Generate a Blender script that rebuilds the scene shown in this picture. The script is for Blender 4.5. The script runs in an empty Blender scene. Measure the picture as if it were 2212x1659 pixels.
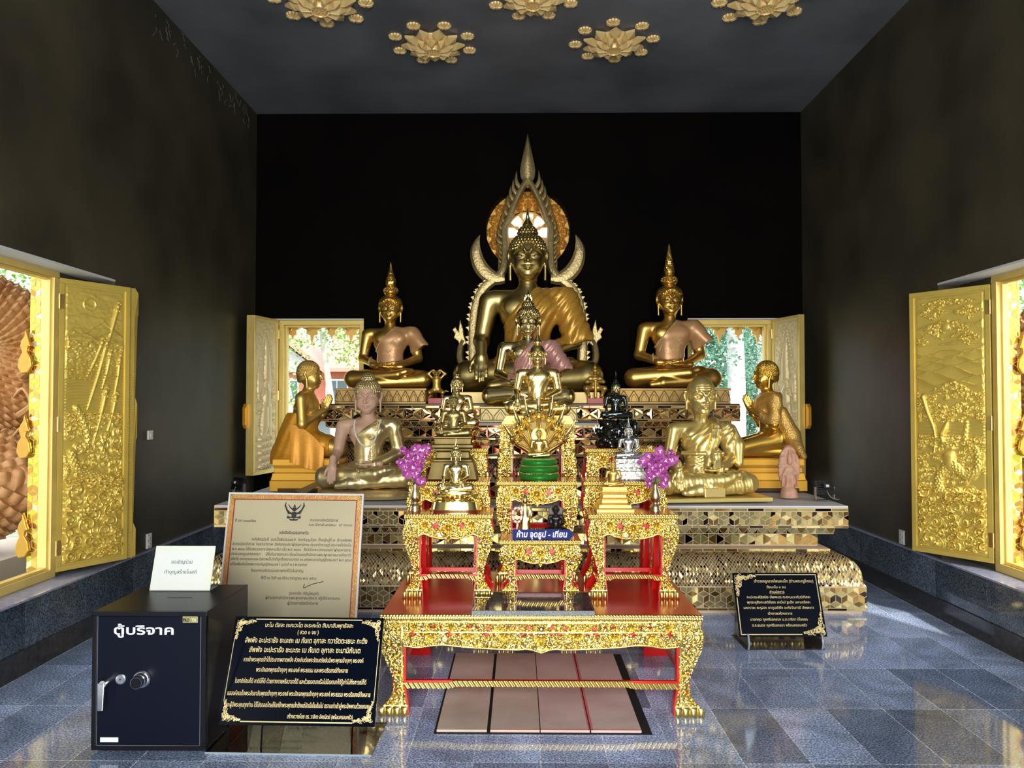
import bpy, bmesh, math, random
import numpy as np
from mathutils import Vector, Matrix, Euler
random.seed(7); np.random.seed(7)
SC = bpy.context.scene
COL = SC.collection
PI = math.pi

# ---------------------------------------------------------------- camera
cam_data = bpy.data.cameras.new('camera')
cam_data.sensor_width = 36.0
cam_data.lens = 36.0 * 1620 / 2212
cam_data.clip_start = 0.05
cam = bpy.data.objects.new('camera', cam_data); COL.objects.link(cam)
cam.location = (0, 0, 1.6)
cam.rotation_euler = (math.radians(90 + 1.40), 0, math.radians(0.57))
SC.camera = cam

# ---------------------------------------------------------------- world, sun, door light, exposure
w = bpy.data.worlds.new('world'); SC.world = w; w.use_nodes = True
wn = w.node_tree.nodes; wl = w.node_tree.links
bg = wn['Background']
sky = wn.new('ShaderNodeTexSky'); sky.sky_type = 'NISHITA'; sky.sun_disc = False
sky.sun_elevation = math.radians(48); sky.sun_rotation = math.radians(150); sky.air_density = 1.0; sky.dust_density = 2.5
mx = wn.new('ShaderNodeMixRGB'); mx.inputs[0].default_value = 0.55
mx.inputs[2].default_value = (1.3, 1.35, 1.4, 1)
sm = wn.new('ShaderNodeMixRGB'); sm.blend_type = 'MULTIPLY'; sm.inputs[0].default_value = 1.0; sm.inputs[2].default_value = (0.22, 0.22, 0.22, 1)
wl.new(sky.outputs[0], sm.inputs[1]); wl.new(sm.outputs[0], mx.inputs[1]); wl.new(mx.outputs[0], bg.inputs[0])
bg.inputs[1].default_value = 1.6

sun = bpy.data.lights.new('sun', 'SUN'); sun.energy = 1.8; sun.angle = math.radians(2); sun.color = (1, .95, .85)
so = bpy.data.objects.new('sun', sun); COL.objects.link(so)
so.rotation_euler = (math.radians(38), math.radians(4), math.radians(20))

def area(name, loc, rot, sx, sy, energy, col):
    l = bpy.data.lights.new(name, 'AREA'); l.shape = 'RECTANGLE'; l.size = sx; l.size_y = sy
    l.energy = energy; l.color = col
    o = bpy.data.objects.new(name, l); COL.objects.link(o); o.location = loc; o.rotation_euler = rot
    return o
# daylight falling in through the open front doors behind the camera
area('entrance_daylight', (0.1, -2.3, 1.95), (math.radians(90), 0, 0), 3.0, 3.2, 275, (1.0, .98, .92))
# sampling portals in the four window openings (they give no light of their own)
for px_, py_, rz, wd in ((-3.19, 4.5, -90, 1.0), (3.38, 4.74, 90, 1.0), (-2.2, 8.56, 180, .95), (2.33, 8.56, 180, .95)):
    p_ = area('window_portal', (px_, py_, 1.5), (math.radians(90), 0, math.radians(rz)), wd, 2.0, 1, (1, 1, 1)); p_.data.cycles.is_portal = True

SC.view_settings.view_transform = 'Standard'
SC.view_settings.look = 'None'
SC.view_settings.gamma = 1.0
SC.view_settings.use_curve_mapping = False
SC.view_settings.exposure = 0.66
SC.cycles.use_denoising = True
SC.cycles.max_bounces = 7
SC.cycles.glossy_bounces = 4
SC.cycles.transmission_bounces = 6
SC.cycles.caustics_reflective = False
SC.cycles.caustics_refractive = False
SC.cycles.sample_clamp_indirect = 6.0

# ---------------------------------------------------------------- mesh and object helpers
class MB:
    def __init__(s): s.v = []; s.f = []; s.mi = []; s.cur = 0
    def add(s, vs, fs):
        n = len(s.v); s.v += [tuple(v) for v in vs]
        for f in fs: s.f.append([i + n for i in f]); s.mi.append(s.cur)
        return s
    def box(s, x0, x1, y0, y1, z0, z1, M=None):
        vs = [Vector((x, y, z)) for x in (x0, x1) for y in (y0, y1) for z in (z0, z1)]
        if M is not None: vs = [M @ v for v in vs]
        return s.add(vs, [(0,1,3,2),(4,6,7,5),(0,4,5,1),(2,3,7,6),(0,2,6,4),(1,5,7,3)])
    def prism(s, pts, y0, y1, ax='y', M=None):
        """outline (a,b) extruded from y0 to y1; ax='y': (x,z) outline; 'x': (y,z); 'z': (x,y)"""
        n = len(pts)
        def P(a, b, t):
            v = {'y': (a, t, b), 'x': (t, a, b), 'z': (a, b, t)}[ax]
            v = Vector(v); return M @ v if M is not None else v
        vs = [P(a, b, y0) for a, b in pts] + [P(a, b, y1) for a, b in pts]
        fs = [list(range(n))[::-1], list(range(n, 2*n))] + [(i, (i+1) % n, n + (i+1) % n, n + i) for i in range(n)]
        return s.add(vs, fs)
    def lathe(s, prof, seg=32, c=(0,0,0), sx=1, sy=1, wob=None, M=None):
        vs = []; fs = []
        for r, z in prof:
            for k in range(seg):
                a = 2*PI*k/seg; rr = r*(1 + (wob(a, z) if wob else 0))
                v = Vector((c[0]+rr*math.cos(a)*sx, c[1]+rr*math.sin(a)*sy, c[2]+z)); vs.append(M @ v if M is not None else v)
        n = len(prof)
        for i in range(n-1):
            for k in range(seg):
                fs.append((i*seg+k, i*seg+(k+1) % seg, (i+1)*seg+(k+1) % seg, (i+1)*seg+k))
        fs.append([k for k in range(seg)][::-1]); fs.append([(n-1)*seg+k for k in range(seg)])
        return s.add(vs, fs)
    def tube(s, pts, rad, seg=8, flat=1.0):
        pts = [Vector(p) for p in pts]; n = len(pts)
        if not hasattr(rad, '__len__'): rad = [rad]*n
        vs = []; fs = []; up = Vector((0, 0, 1)); prev = None
        for i, p in enumerate(pts):
            t = (pts[min(i+1, n-1)] - pts[max(i-1, 0)])
            t = t.normalized() if t.length > 1e-9 else Vector((0,0,1))
            if prev is None: a = t.cross(up if abs(t.z) < .9 else Vector((1,0,0))).normalized()
            else:
                a = prev - t*prev.dot(t); a = a.normalized() if a.length > 1e-6 else t.cross(up).normalized()
            prev = a; b = t.cross(a)
            for k in range(seg):
                an = 2*PI*k/seg; vs.append(p + (a*math.cos(an) + b*math.sin(an)*flat)*rad[i])
        for i in range(n-1):
            for k in range(seg):
                fs.append((i*seg+k, i*seg+(k+1) % seg, (i+1)*seg+(k+1) % seg, (i+1)*seg+k))
        fs.append([k for k in range(seg)][::-1]); fs.append([(n-1)*seg+k for k in range(seg)])
        return s.add(vs, fs)
    def ball(s, c, r, seg=14, rings=8, M=None):
        if not hasattr(r, '__len__'): r = (r, r, r)
        vs = []; fs = []
        for i in range(rings+1):
            ph = PI*i/rings
            for k in range(seg):
                a = 2*PI*k/seg
                v = Vector((c[0]+r[0]*math.sin(ph)*math.cos(a), c[1]+r[1]*math.sin(ph)*math.sin(a), c[2]-r[2]*math.cos(ph)))
                vs.append(M @ v if M is not None else v)
        for i in range(rings):
            for k in range(seg):
                fs.append((i*seg+k, i*seg+(k+1) % seg, (i+1)*seg+(k+1) % seg, (i+1)*seg+k))
        return s.add(vs, fs)
    def obj(s, name, mats, parent=None, smooth=False, bevel=0, M=None, loc=None):
        me = bpy.data.meshes.new(name)
        me.from_pydata([tuple(v) for v in s.v], [], s.f)
        if not isinstance(mats, (list, tuple)): mats = [mats]
        for m in mats: me.materials.append(m)
        if len(mats) > 1: me.polygons.foreach_set('material_index', s.mi)
        bm = bmesh.new(); bm.from_mesh(me)
        if len(bm.verts) < 60000: bmesh.ops.remove_doubles(bm, verts=bm.verts, dist=1e-6)
        bmesh.ops.recalc_face_normals(bm, faces=bm.faces); bm.to_mesh(me); bm.free()
        if smooth: shade(me, 40 if smooth is True else smooth)
        o = bpy.data.objects.new(name, me); COL.objects.link(o)
        if parent: o.parent = parent
        if M is not None: o.matrix_local = M
        if loc is not None: o.location = loc
        if bevel:
            b = o.modifiers.new('bevel', 'BEVEL'); b.width = bevel; b.segments = 2; b.limit_method = 'ANGLE'; b.angle_limit = math.radians(50)
        return o

def shade(me, ang=40):
    me.polygons.foreach_set('use_smooth', [True]*len(me.polygons))
    if ang < 175:
        try: me.set_sharp_from_angle(angle=math.radians(ang))
        except Exception: pass

def np_obj(name, V, F, mats, parent=None, smooth=True, M=None, mi=None):
    """mesh object from numpy arrays: V (n,3), F (m,4) or (m,3)"""
    me = bpy.data.meshes.new(name)
    V = np.asarray(V, dtype=np.float32); F = np.asarray(F, dtype=np.int32)
    k = F.shape[1]
    me.vertices.add(len(V)); me.vertices.foreach_set('co', V.ravel())
    me.loops.add(F.size); me.loops.foreach_set('vertex_index', F.ravel())
    me.polygons.add(len(F)); me.polygons.foreach_set('loop_start', np.arange(0, F.size, k, dtype=np.int32))
    try: me.polygons.foreach_set('loop_total', np.full(len(F), k, dtype=np.int32))
    except Exception: pass
    if not isinstance(mats, (list, tuple)): mats = [mats]
    for m in mats: me.materials.append(m)
    if mi is not None: me.polygons.foreach_set('material_index', np.asarray(mi, dtype=np.int32))
    me.update(calc_edges=True); me.validate()
    if smooth: shade(me, 180 if smooth is True else smooth)
    o = bpy.data.objects.new(name, me); COL.objects.link(o)
    if parent: o.parent = parent
    if M is not None: o.matrix_local = M
    return o

def tag(o, label, cat, group=None):
    o['label'] = label; o['category'] = cat
    if group: o['group'] = group
    return o
def thing(name, label, cat, loc=(0,0,0), rz=0, group=None, scale=1.0):
    o = bpy.data.objects.new(name, None); COL.objects.link(o)
    o.location = loc; o.rotation_euler = (0, 0, rz); o.scale = (scale,)*3; o.empty_display_size = .1
    return tag(o, label, cat, group)
def struct(o): o['kind'] = 'structure'; return o
def kids(o): return [c for c in bpy.data.objects if c.parent == o]
def copy_tree(o, parent=None):
    c = o.copy(); COL.objects.link(c); c.parent = parent
    for ch in kids(o): copy_tree(ch, c)
    return c

# world point that the frame pixel (px,py) shows at distance Y into the room
VX, VY, FP = 1122.0, 869.0, 1620.0
def wx(px, Y): return (px - VX)*Y/FP
def wz(py, Y): return 1.6 - (py - VY)*Y/FP

# ---------------------------------------------------------------- materials
MATS = {}
def mat(name, col, metal=0.0, rough=0.5, bump=0, bscale=40, var=0, vscale=6, spec=None, emit=None, trans=0, coat=0, col2=None, tint=None):
    if name in MATS: return MATS[name]
    m = bpy.data.materials.new(name); m.use_nodes = True; nt = m.node_tree; b = nt.nodes['Principled BSDF']
    c4 = (*col, 1)
    b.inputs['Base Color'].default_value = c4; b.inputs['Metallic'].default_value = metal; b.inputs['Roughness'].default_value = rough
    if spec is not None: b.inputs['Specular IOR Level'].default_value = spec
    if trans: b.inputs['Transmission Weight'].default_value = trans; b.inputs['IOR'].default_value = 1.45
    if coat: b.inputs['Coat Weight'].default_value = coat; b.inputs['Coat Roughness'].default_value = .08
    if tint: b.inputs['Specular Tint'].default_value = (*tint, 1)
    if emit: b.inputs['Emission Color'].default_value = (*emit[:3], 1); b.inputs['Emission Strength'].default_value = emit[3]
    tc = nt.nodes.new('ShaderNodeTexCoord')
    if var or col2:
        n = nt.nodes.new('ShaderNodeTexNoise'); n.inputs['Scale'].default_value = vscale; n.inputs['Detail'].default_value = 6
        nt.links.new(tc.outputs['Object'], n.inputs['Vector'])
        r = nt.nodes.new('ShaderNodeValToRGB')
        if col2: r.color_ramp.elements[0].color = (*col2, 1); r.color_ramp.elements[1].color = c4
        else:
            r.color_ramp.elements[0].color = tuple(max(0, x*(1-var)) for x in col) + (1,); r.color_ramp.elements[1].color = tuple(min(1, x*(1+var)) for x in col) + (1,)
        r.color_ramp.elements[0].position = .3; r.color_ramp.elements[1].position = .7
        nt.links.new(n.outputs['Fac'], r.inputs[0]); nt.links.new(r.outputs[0], b.inputs['Base Color'])
    if bump:
        n = nt.nodes.new('ShaderNodeTexNoise'); n.inputs['Scale'].default_value = bscale; n.inputs['Detail'].default_value = 3
        nt.links.new(tc.outputs['Object'], n.inputs['Vector'])
        bp = nt.nodes.new('ShaderNodeBump'); bp.inputs['Strength'].default_value = bump; bp.inputs['Distance'].default_value = .01
        nt.links.new(n.outputs['Fac'], bp.inputs['Height']); nt.links.new(bp.outputs[0], b.inputs['Normal'])
    MATS[name] = m; return m

# smooth noise on arrays
def vnoise(x, y, seed=0):
    xi = np.floor(x).astype(int); yi = np.floor(y).astype(int); xf = x-xi; yf = y-yi
    def h(a, b):
        n = (a*374761393 + b*668265263 + seed*1442695041) & 0x7fffffff
        n = ((n ^ (n >> 13))*1274126177) & 0x7fffffff
        return (n & 0xffff)/65535.0
    u = xf*xf*(3-2*xf); v = yf*yf*(3-2*yf)
    return (h(xi,yi)*(1-u)+h(xi+1,yi)*u)*(1-v) + (h(xi,yi+1)*(1-u)+h(xi+1,yi+1)*u)*v
def fbm(x, y, o=3, seed=0):
    s = 0; a = .5
    for k in range(o): s = s + a*vnoise(x*2**k, y*2**k, seed+k); a *= .5
    return s

gold_leaf = mat('gold_leaf', (.92,.70,.26), 1, .27, bump=.12, bscale=60, var=.12, vscale=9)
gold_bright = mat('bright_gold', (.97,.80,.36), 1, .19, bump=.04, bscale=25)
gold_old = mat('dark_gold', (.60,.47,.18), 1, .38, bump=.10, bscale=18, var=.25, vscale=4)
gold_matte = mat('matte_gold', (.78,.52,.14), .85, .45, bump=.08, bscale=50, var=.1)
gold_yellow = mat('yellow_gold_paint', (.78,.58,.12), .45, .38, bump=.04, bscale=60, var=.08)
gold_orange = mat('orange_gold_paint', (.95,.50,.06), .55, .38, bump=.05, bscale=30)
gold_carve = mat('carved_gold', (.80,.60,.18), .95, .27)
red_lacq = mat('red_lacquer', (.72,.010,.008), 0, .20, var=.06, coat=.15)
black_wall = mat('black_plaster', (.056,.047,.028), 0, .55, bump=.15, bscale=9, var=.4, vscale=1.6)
# ================================================================= room shell
XL, XR, YB, ZC, YF = -2.94, 3.13, 8.30, 4.83, -2.4
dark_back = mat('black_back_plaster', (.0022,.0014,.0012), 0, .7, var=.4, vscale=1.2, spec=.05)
ceil_m = mat('ceiling_black_plaster', (.165,.170,.190), 0, .42, bump=.1, bscale=6, var=.3, vscale=1.3)
white_pl = mat('white_plaster', (.72,.72,.74), 0, .6)

def granite(name, tile=None, base=((.19,.25,.37),(.52,.64,.90)), rough=.07, plane='xy', off=(0,0), mortar=(.75,.8,.85)):
    m = bpy.data.materials.new(name); m.use_nodes = True; nt = m.node_tree; L = nt.links; b = nt.nodes['Principled BSDF']
    geo = nt.nodes.new('ShaderNodeNewGeometry'); sep = nt.nodes.new('ShaderNodeSeparateXYZ'); cmb = nt.nodes.new('ShaderNodeCombineXYZ')
    L.new(geo.outputs['Position'], sep.inputs[0])
    a, c = {'xy': (0,1), 'yz': (1,2), 'xz': (0,2)}[plane]
    for i, k in enumerate((a, c)):
        ad = nt.nodes.new('ShaderNodeMath'); ad.operation = 'SUBTRACT'; ad.inputs[1].default_value = off[i] - 30*tile[i]
        L.new(sep.outputs[k], ad.inputs[0]); L.new(ad.outputs[0], cmb.inputs[i])
    br = nt.nodes.new('ShaderNodeTexBrick'); br.offset = 0; br.squash = 1; br.inputs['Scale'].default_value = 1
    br.inputs['Brick Width'].default_value = tile[0]; br.inputs['Row Height'].default_value = tile[1]; br.inputs['Mortar Size'].default_value = .0028
    br.inputs['Mortar Smooth'].default_value = .3; br.inputs['Bias'].default_value = -.1
    br.inputs['Color1'].default_value = (*base[0],1); br.inputs['Color2'].default_value = (*base[1],1); br.inputs['Mortar'].default_value = (*mortar,1)
    L.new(cmb.outputs[0], br.inputs['Vector'])
    sp = nt.nodes.new('ShaderNodeTexNoise'); sp.inputs['Scale'].default_value = 110; sp.inputs['Detail'].default_value = 4; L.new(geo.outputs['Position'], sp.inputs['Vector'])
    rp = nt.nodes.new('ShaderNodeValToRGB'); rp.color_ramp.elements[0].position = .40; rp.color_ramp.elements[0].color = (.45,.45,.47,1)
    rp.color_ramp.elements[1].position = .66; rp.color_ramp.elements[1].color = (2.0,2.0,2.05,1); L.new(sp.outputs['Fac'], rp.inputs[0])
    vn = nt.nodes.new('ShaderNodeTexNoise'); vn.inputs['Scale'].default_value = 2.3; vn.inputs['Detail'].default_value = 5; vn.inputs['Distortion'].default_value = 1.5; L.new(geo.outputs['Position'], vn.inputs['Vector'])
    vr = nt.nodes.new('ShaderNodeValToRGB'); vr.color_ramp.elements[0].position = .3; vr.color_ramp.elements[0].color = (.7,.7,.7,1); vr.color_ramp.elements[1].position = .7; vr.color_ramp.elements[1].color = (1.35,1.35,1.35,1)
    L.new(vn.outputs['Fac'], vr.inputs[0])
    m1 = nt.nodes.new('ShaderNodeMixRGB'); m1.blend_type = 'MULTIPLY'; m1.inputs[0].default_value = 1; L.new(br.outputs['Color'], m1.inputs[1]); L.new(rp.outputs[0], m1.inputs[2])
    m2 = nt.nodes.new('ShaderNodeMixRGB'); m2.blend_type = 'MULTIPLY'; m2.inputs[0].default_value = 1; L.new(m1.outputs[0], m2.inputs[1]); L.new(vr.outputs[0], m2.inputs[2])
    L.new(m2.outputs[0], b.inputs['Base Color']); b.inputs['Roughness'].default_value = rough
    b.inputs['Specular IOR Level'].default_value = .75
    bp = nt.nodes.new('ShaderNodeBump'); bp.inputs['Strength'].default_value = .15; bp.inputs['Distance'].default_value = .002; bp.invert = True
    L.new(br.outputs['Fac'], bp.inputs['Height']); L.new(bp.outputs[0], b.inputs['Normal'])
    return m
floor_m = granite('granite_floor_tiles', (.3,.6), off=(.094,3.371))
dado_m = granite('granite_dado_tiles', (.62,.45), base=((.04,.055,.07),(.14,.17,.20)), plane='yz', off=(.1,-.02), mortar=(.12,.14,.16))
dadox_m = granite('granite_back_dado_tiles', (.62,.45), base=((.04,.055,.07),(.14,.17,.20)), plane='xz', off=(.1,-.02), mortar=(.12,.14,.16))
sill_m = mat('granite_sill', (.30,.32,.42), 0, .12, var=.2, vscale=40)

def slab_with_holes(name, U, Vv, holes, t0, t1, axis, m, round_=None, parent=None):
    """wall in the plane of axis ('x' or 'y') from t0 to t1, U horizontal range, Vv vertical range, rectangular holes (u0,u1,v0,v1), round_=(u,v,r)"""
    us = sorted(set([U[0], U[1]] + [h[0] for h in holes] + [h[1] for h in holes] + ([round_[0]-round_[2]*1.2, round_[0]+round_[2]*1.2] if round_ else [])))
    vs = sorted(set([Vv[0], Vv[1]] + [h[2] for h in holes] + [h[3] for h in holes] + ([round_[1]-round_[2]*1.2, round_[1]+round_[2]*1.2] if round_ else [])))
    mb = MB()
    P = (lambda u, v, t: (t, u, v)) if axis == 'x' else (lambda u, v, t: (u, t, v))
    def inside(u, v): return any(h[0] < u < h[1] and h[2] < v < h[3] for h in holes)
    for i in range(len(us)-1):
        for j in range(len(vs)-1):
            uc, vc = (us[i]+us[i+1])/2, (vs[j]+vs[j+1])/2
            if inside(uc, vc): continue
            if round_ and abs(uc-round_[0]) < 1e-6 and abs(vc-round_[1]) < 1e-6:
                n = 64; r = round_[2]; R = r*1.2
                for t in (t0, t1):
                    vv = []
                    for k in range(n):
                        a = 2*PI*k/n + PI/4; c, s_ = math.cos(a), math.sin(a); q = R/max(abs(c), abs(s_))
                        vv += [P(round_[0]+r*c, round_[1]+r*s_, t), P(round_[0]+q*c, round_[1]+q*s_, t)]
                    mb.add(vv, [(2*k, 2*k+1, (2*k+3) % (2*n), (2*k+2) % (2*n)) for k in range(n)])
                vv = []
                for k in range(n):
                    a = 2*PI*k/n + PI/4
                    vv += [P(round_[0]+r*math.cos(a), round_[1]+r*math.sin(a), t) for t in (t0, t1)]
                mb.add(vv, [(2*k, 2*k+1, (2*k+3) % (2*n), (2*k+2) % (2*n)) for k in range(n)])
                continue
            for t in (t0, t1):
                mb.add([P(us[i],vs[j],t), P(us[i+1],vs[j],t), P(us[i+1],vs[j+1],t), P(us[i],vs[j+1],t)], [(0,1,2,3)])
    for h in holes + [(U[0],U[1],Vv[0],Vv[1])]:
        c = [(h[0],h[2]),(h[1],h[2]),(h[1],h[3]),(h[0],h[3])]
        for k in range(4):
            a, b = c[k], c[(k+1) % 4]
            mb.add([P(*a,t0), P(*b,t0), P(*b,t1), P(*a,t1)], [(0,1,2,3)])
    return mb.obj(name, m, parent)

HB = .0
mb = MB(); mb.box(XL-.35, XR+.35, YF, YB+.3, -.12, 0)
struct(mb.obj('floor', floor_m))
mb = MB(); mb.box(XL-.3, XR+.3, YF-.3, YB+.3, ZC, ZC+.15)
struct(mb.obj('ceiling', ceil_m))
# side walls: an inner skin with a deep niche round each window and an outer skin with the window itself
WL = (4.0, 5.0); NL = (3.6, 5.40); WR = (4.24, 5.24); NR = (3.86, 5.62)
wl_ = struct(slab_with_holes('wall_left', (YF, YB), (0, ZC), [(NL[0], NL[1], .43, 2.49)], XL, XL-.16, 'x', black_wall))
slab_with_holes('outer_wall', (YF, YB+.25), (0, ZC), [(WL[0], WL[1], .43, 2.49)], XL-.16, XL-.24, 'x', black_wall, parent=wl_)
wr_ = struct(slab_with_holes('wall_right', (YF, YB), (0, ZC), [(NR[0], NR[1], .43, 2.49)], XR, XR+.16, 'x', black_wall))
slab_with_holes('outer_wall', (YF, YB+.25), (0, ZC), [(WR[0], WR[1], .43, 2.49)], XR+.16, XR+.24, 'x', black_wall, parent=wr_)
BL = (-2.68, -1.73); BR = (1.86, 2.80)
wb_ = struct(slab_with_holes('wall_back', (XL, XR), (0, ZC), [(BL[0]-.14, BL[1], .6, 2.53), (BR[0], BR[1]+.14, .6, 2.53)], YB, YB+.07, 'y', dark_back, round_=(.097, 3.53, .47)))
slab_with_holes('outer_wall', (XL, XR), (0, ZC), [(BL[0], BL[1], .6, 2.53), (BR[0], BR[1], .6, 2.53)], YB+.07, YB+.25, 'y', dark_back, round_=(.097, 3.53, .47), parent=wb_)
struct(slab_with_holes('wall_front', (XL, XR), (0, ZC), [(-1.45, 1.65, 0, 3.6)], YF, YF-.2, 'y', black_wall))
# white plaster soffit strips over the niches
for (nm, x0, x1, y0, y1, z0) in (('trim_1', XL-.16, XL+.004, NL[0], NL[1], 2.475), ('trim_2', XR-.004, XR+.16, NR[0], NR[1], 2.475),
                           ('trim_3', BL[0]-.14, BL[1], YB-.012, YB+.07, 2.515), ('trim_4', BR[0], BR[1]+.14, YB-.012, YB+.07, 2.515)):
    struct(MB().box(x0, x1, y0, y1, z0, z0+.015).obj(nm, white_pl))
# granite dado with a lower skirting band, split round nothing: runs along both side walls and the back
for side, X, s in (('left', XL, 1), ('right', XR, -1)):
    mb = MB(); mb.box(min(X, X+s*.018), max(X, X+s*.018), YF, YB, 0, .425)
    d = struct(mb.obj('baseboard_'+side, dado_m))
    mb = MB(); mb.box(min(X, X+s*.030), max(X, X+s*.030), YF, YB, 0, .146); mb.obj('skirting_band', mat('granite_dark_band', (.035,.033,.032), 0, .08, var=.3, vscale=30), d)
    N = NL if s > 0 else NR
    mb = MB(); mb.box(min(X-s*.001, X+s*.03), max(X-s*.001, X+s*.03), YF, YB, .425, .437)
    mb.box(min(X-s*.16, X), max(X-s*.16, X), N[0], N[1], .425, .437); mb.obj('ledge', sill_m, d)
mb = MB(); mb.box(XL, XR, YB-.018, YB, 0, .425); struct(mb.obj('baseboard_back', dadox_m))

# ---- ornamental round opening in the back wall
def ring_window():
    o = bpy.data.objects.new('window_5', None); COL.objects.link(o); o.location = (.097, YB+.20, 3.53); struct(o)
    gc = mat('orange_carved_gold', (.95,.50,.10), .5, .4, bump=.2, bscale=60)
    # carved outer ring: petal relief
    nA, nR = 288, 40; r0, r1 = .235, .468
    A, R = np.meshgrid(np.linspace(0, 2*PI, nA, endpoint=False), np.linspace(r0, r1, nR), indexing='ij')
    t = (R-r0)/(r1-r0); n = 18
    row1 = np.clip(1-np.abs(((A*n/(2*PI)) % 1)-.5)*2 - .8*np.abs(t-.35)/.35, 0, 1)
    row2 = np.clip(1-np.abs(((A*n/(2*PI)+.5) % 1)-.5)*2 - .8*np.abs(t-.72)/.3, 0, 1)
    h = .05*np.maximum(row1, row2)**.6 + .012*np.cos(A*n*4)*np.maximum(row1, row2) + .02*(t < .06) + .012*np.sin(t*40)*(np.maximum(row1,row2) > .15)
    V = np.stack([R*np.cos(A), -.01-h, R*np.sin(A)], -1).reshape(-1, 3)
    idx = lambda i, j: (i % nA)*nR + j
    I, J = np.meshgrid(np.arange(nA), np.arange(nR-1), indexing='ij')
    F = np.stack([idx(I, J), idx(I, J+1), idx(I+1, J+1), idx(I+1, J)], -1).reshape(-1, 4)
    np_obj('carved_ring', V, F, gc, o, smooth=True)
    mb = MB()
    for k in range(64):
        a0, a1 = 2*PI*k/64, 2*PI*(k+1)/64
        for (ra, rb) in ((.225, .25), (.075, .1)):
            pts = [(ra*math.cos(a0), ra*math.sin(a0)), (rb*math.cos(a0), rb*math.sin(a0)), (rb*math.cos(a1), rb*math.sin(a1)), (ra*math.cos(a1), ra*math.sin(a1))]
            mb.prism(pts, -.03, .02)
    mb.obj('wheel_rim', gc, o)
    for k in range(8):
        a = 2*PI*k/8 + PI/8
        Mx = Matrix.Rotation(-a, 4, 'Y')
        mb = MB(); mb.prism([(.09,-.006),(.14,-.020),(.165,-.008),(.2,-.02),(.235,-.03),(.235,.03),(.2,.02),(.165,.008),(.14,.020),(.09,.006)], -.022, .012, M=Mx)
        mb.obj('spoke', gc, o)
ring_window()
# ================================================================= mirror mosaic platforms
def clip_poly(p, ax, lim, keep_less):
    out = []
    for i in range(len(p)):
        a, b = p[i], p[(i+1) % len(p)]
        ia = (a[ax] <= lim) if keep_less else (a[ax] >= lim); ib = (b[ax] <= lim) if keep_less else (b[ax] >= lim)
        if ia: out.append(a)
        if ia != ib:
            t = (lim-a[ax])/(b[ax]-a[ax]); out.append((a[0]+(b[0]-a[0])*t, a[1]+(b[1]-a[1])*t))
    return out
def clip_rect(p, u0, u1, v0, v1):
    for ax, lim, k in ((0,u0,False),(0,u1,True),(1,v0,False),(1,v1,True)):
        if len(p) < 3: return []
        p = clip_poly(p, ax, lim, k)
    return p if len(p) >= 3 else []
def pat_brick(u0, u1, v0, v1, w=.13):
    n = max(1, round((u1-u0)/w)); w = (u1-u0)/n
    return [[(u0+i*w, v0), (u0+(i+1)*w, v0), (u0+(i+1)*w, v1), (u0+i*w, v1)] for i in range(n)]
def pat_cubes(u0, u1, v0, v1, s=.05):
    out = []; hx = s*math.sqrt(3)/2
    for j in range(-2, int((v1-v0)/(1.5*s))+3):
        for i in range(-1, int((u1-u0)/(2*hx))+2):
            cx = u0 + i*2*hx + (hx if j % 2 else 0); cy = v0 + j*1.5*s
            c = (cx, cy); P = [(cx+s*math.cos(PI/6+k*PI/3), cy+s*math.sin(PI/6+k*PI/3)) for k in range(6)]
            out += [[c, P[1], P[0], P[5]], [c, P[3], P[2], P[1]], [c, P[5], P[4], P[3]]]
    return out
def pat_diamond(u0, u1, v0, v1, a=.03, b=.03):
    out = []
    for j in range(-1, int(2*(v1-v0)/b)+3):
        for i in range(-1, int((u1-u0)/a)+2):
            cx = u0 + i*a + (a/2 if j % 2 else 0); cy = v0 + j*b/1.0*.5*2/2
            out.append([(cx, cy-b/2), (cx+a/2, cy), (cx, cy+b/2), (cx-a/2, cy)])
    return out
def pat_cross(u0, u1, v0, v1, a=.16):
    """large crossed diamonds holding four small rounds"""
    out = []; h = v1-v0; n = max(1, round((u1-u0)/a)); a = (u1-u0)/n
    for i in range(n):
        x = u0+i*a; c = (x+a/2, v0+h/2)
        tri = [[(x,v0),(x+a/2,v0+h/2),(x,v1)], [(x+a,v0),(x+a,v1),(x+a/2,v0+h/2)], [(x,v0),(x+a,v0),(x+a/2,v0+h/2)], [(x,v1),(x+a/2,v0+h/2),(x+a,v1)]]
        for t in tri:
            m = (sum(q[0] for q in t)/3, sum(q[1] for q in t)/3)
            r = h*.16
            out.append([(m[0]+r*math.cos(k*PI/4+PI/8), m[1]+r*math.sin(k*PI/4+PI/8)) for k in range(8)])
            for k in range(3):
                A, B = t[k], t[(k+1) % 3]
                M1 = ((A[0]+m[0])/2, (A[1]+m[1])/2); M2 = ((B[0]+m[0])/2, (B[1]+m[1])/2)
                q = .28
                out.append([A, B, (m[0]+(B[0]-m[0])*q*1.6, m[1]+(B[1]-m[1])*q*1.6), (m[0]+(A[0]-m[0])*q*1.6, m[1]+(A[1]-m[1])*q*1.6)] )
    return out
def pat_leaf(u0, u1, v0, v1, a=.07):
    out = []; h = v1-v0; n = max(1, round((u1-u0)/a)); a = (u1-u0)/n
    for i in range(n):
        x = u0+i*a; L = []; R = []
        for k in range(6):
            t = k/5; wd = .46*a*math.cos(t*PI/2)**.7
            L.append((x+a/2-wd, v0+t*h)); R.append((x+a/2+wd, v0+t*h))
        out.append(L + R[::-1][1:])
        for s in (-1, 1):
            e = x+a/2+s*a/2
            out.append([(e, v1), (x+a/2, v1), (x+a/2+s*.30*a, v0+.62*h), (x+a/2+s*.46*a, v0+.25*h), (e, v0+.2*h)])
    return out
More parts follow.
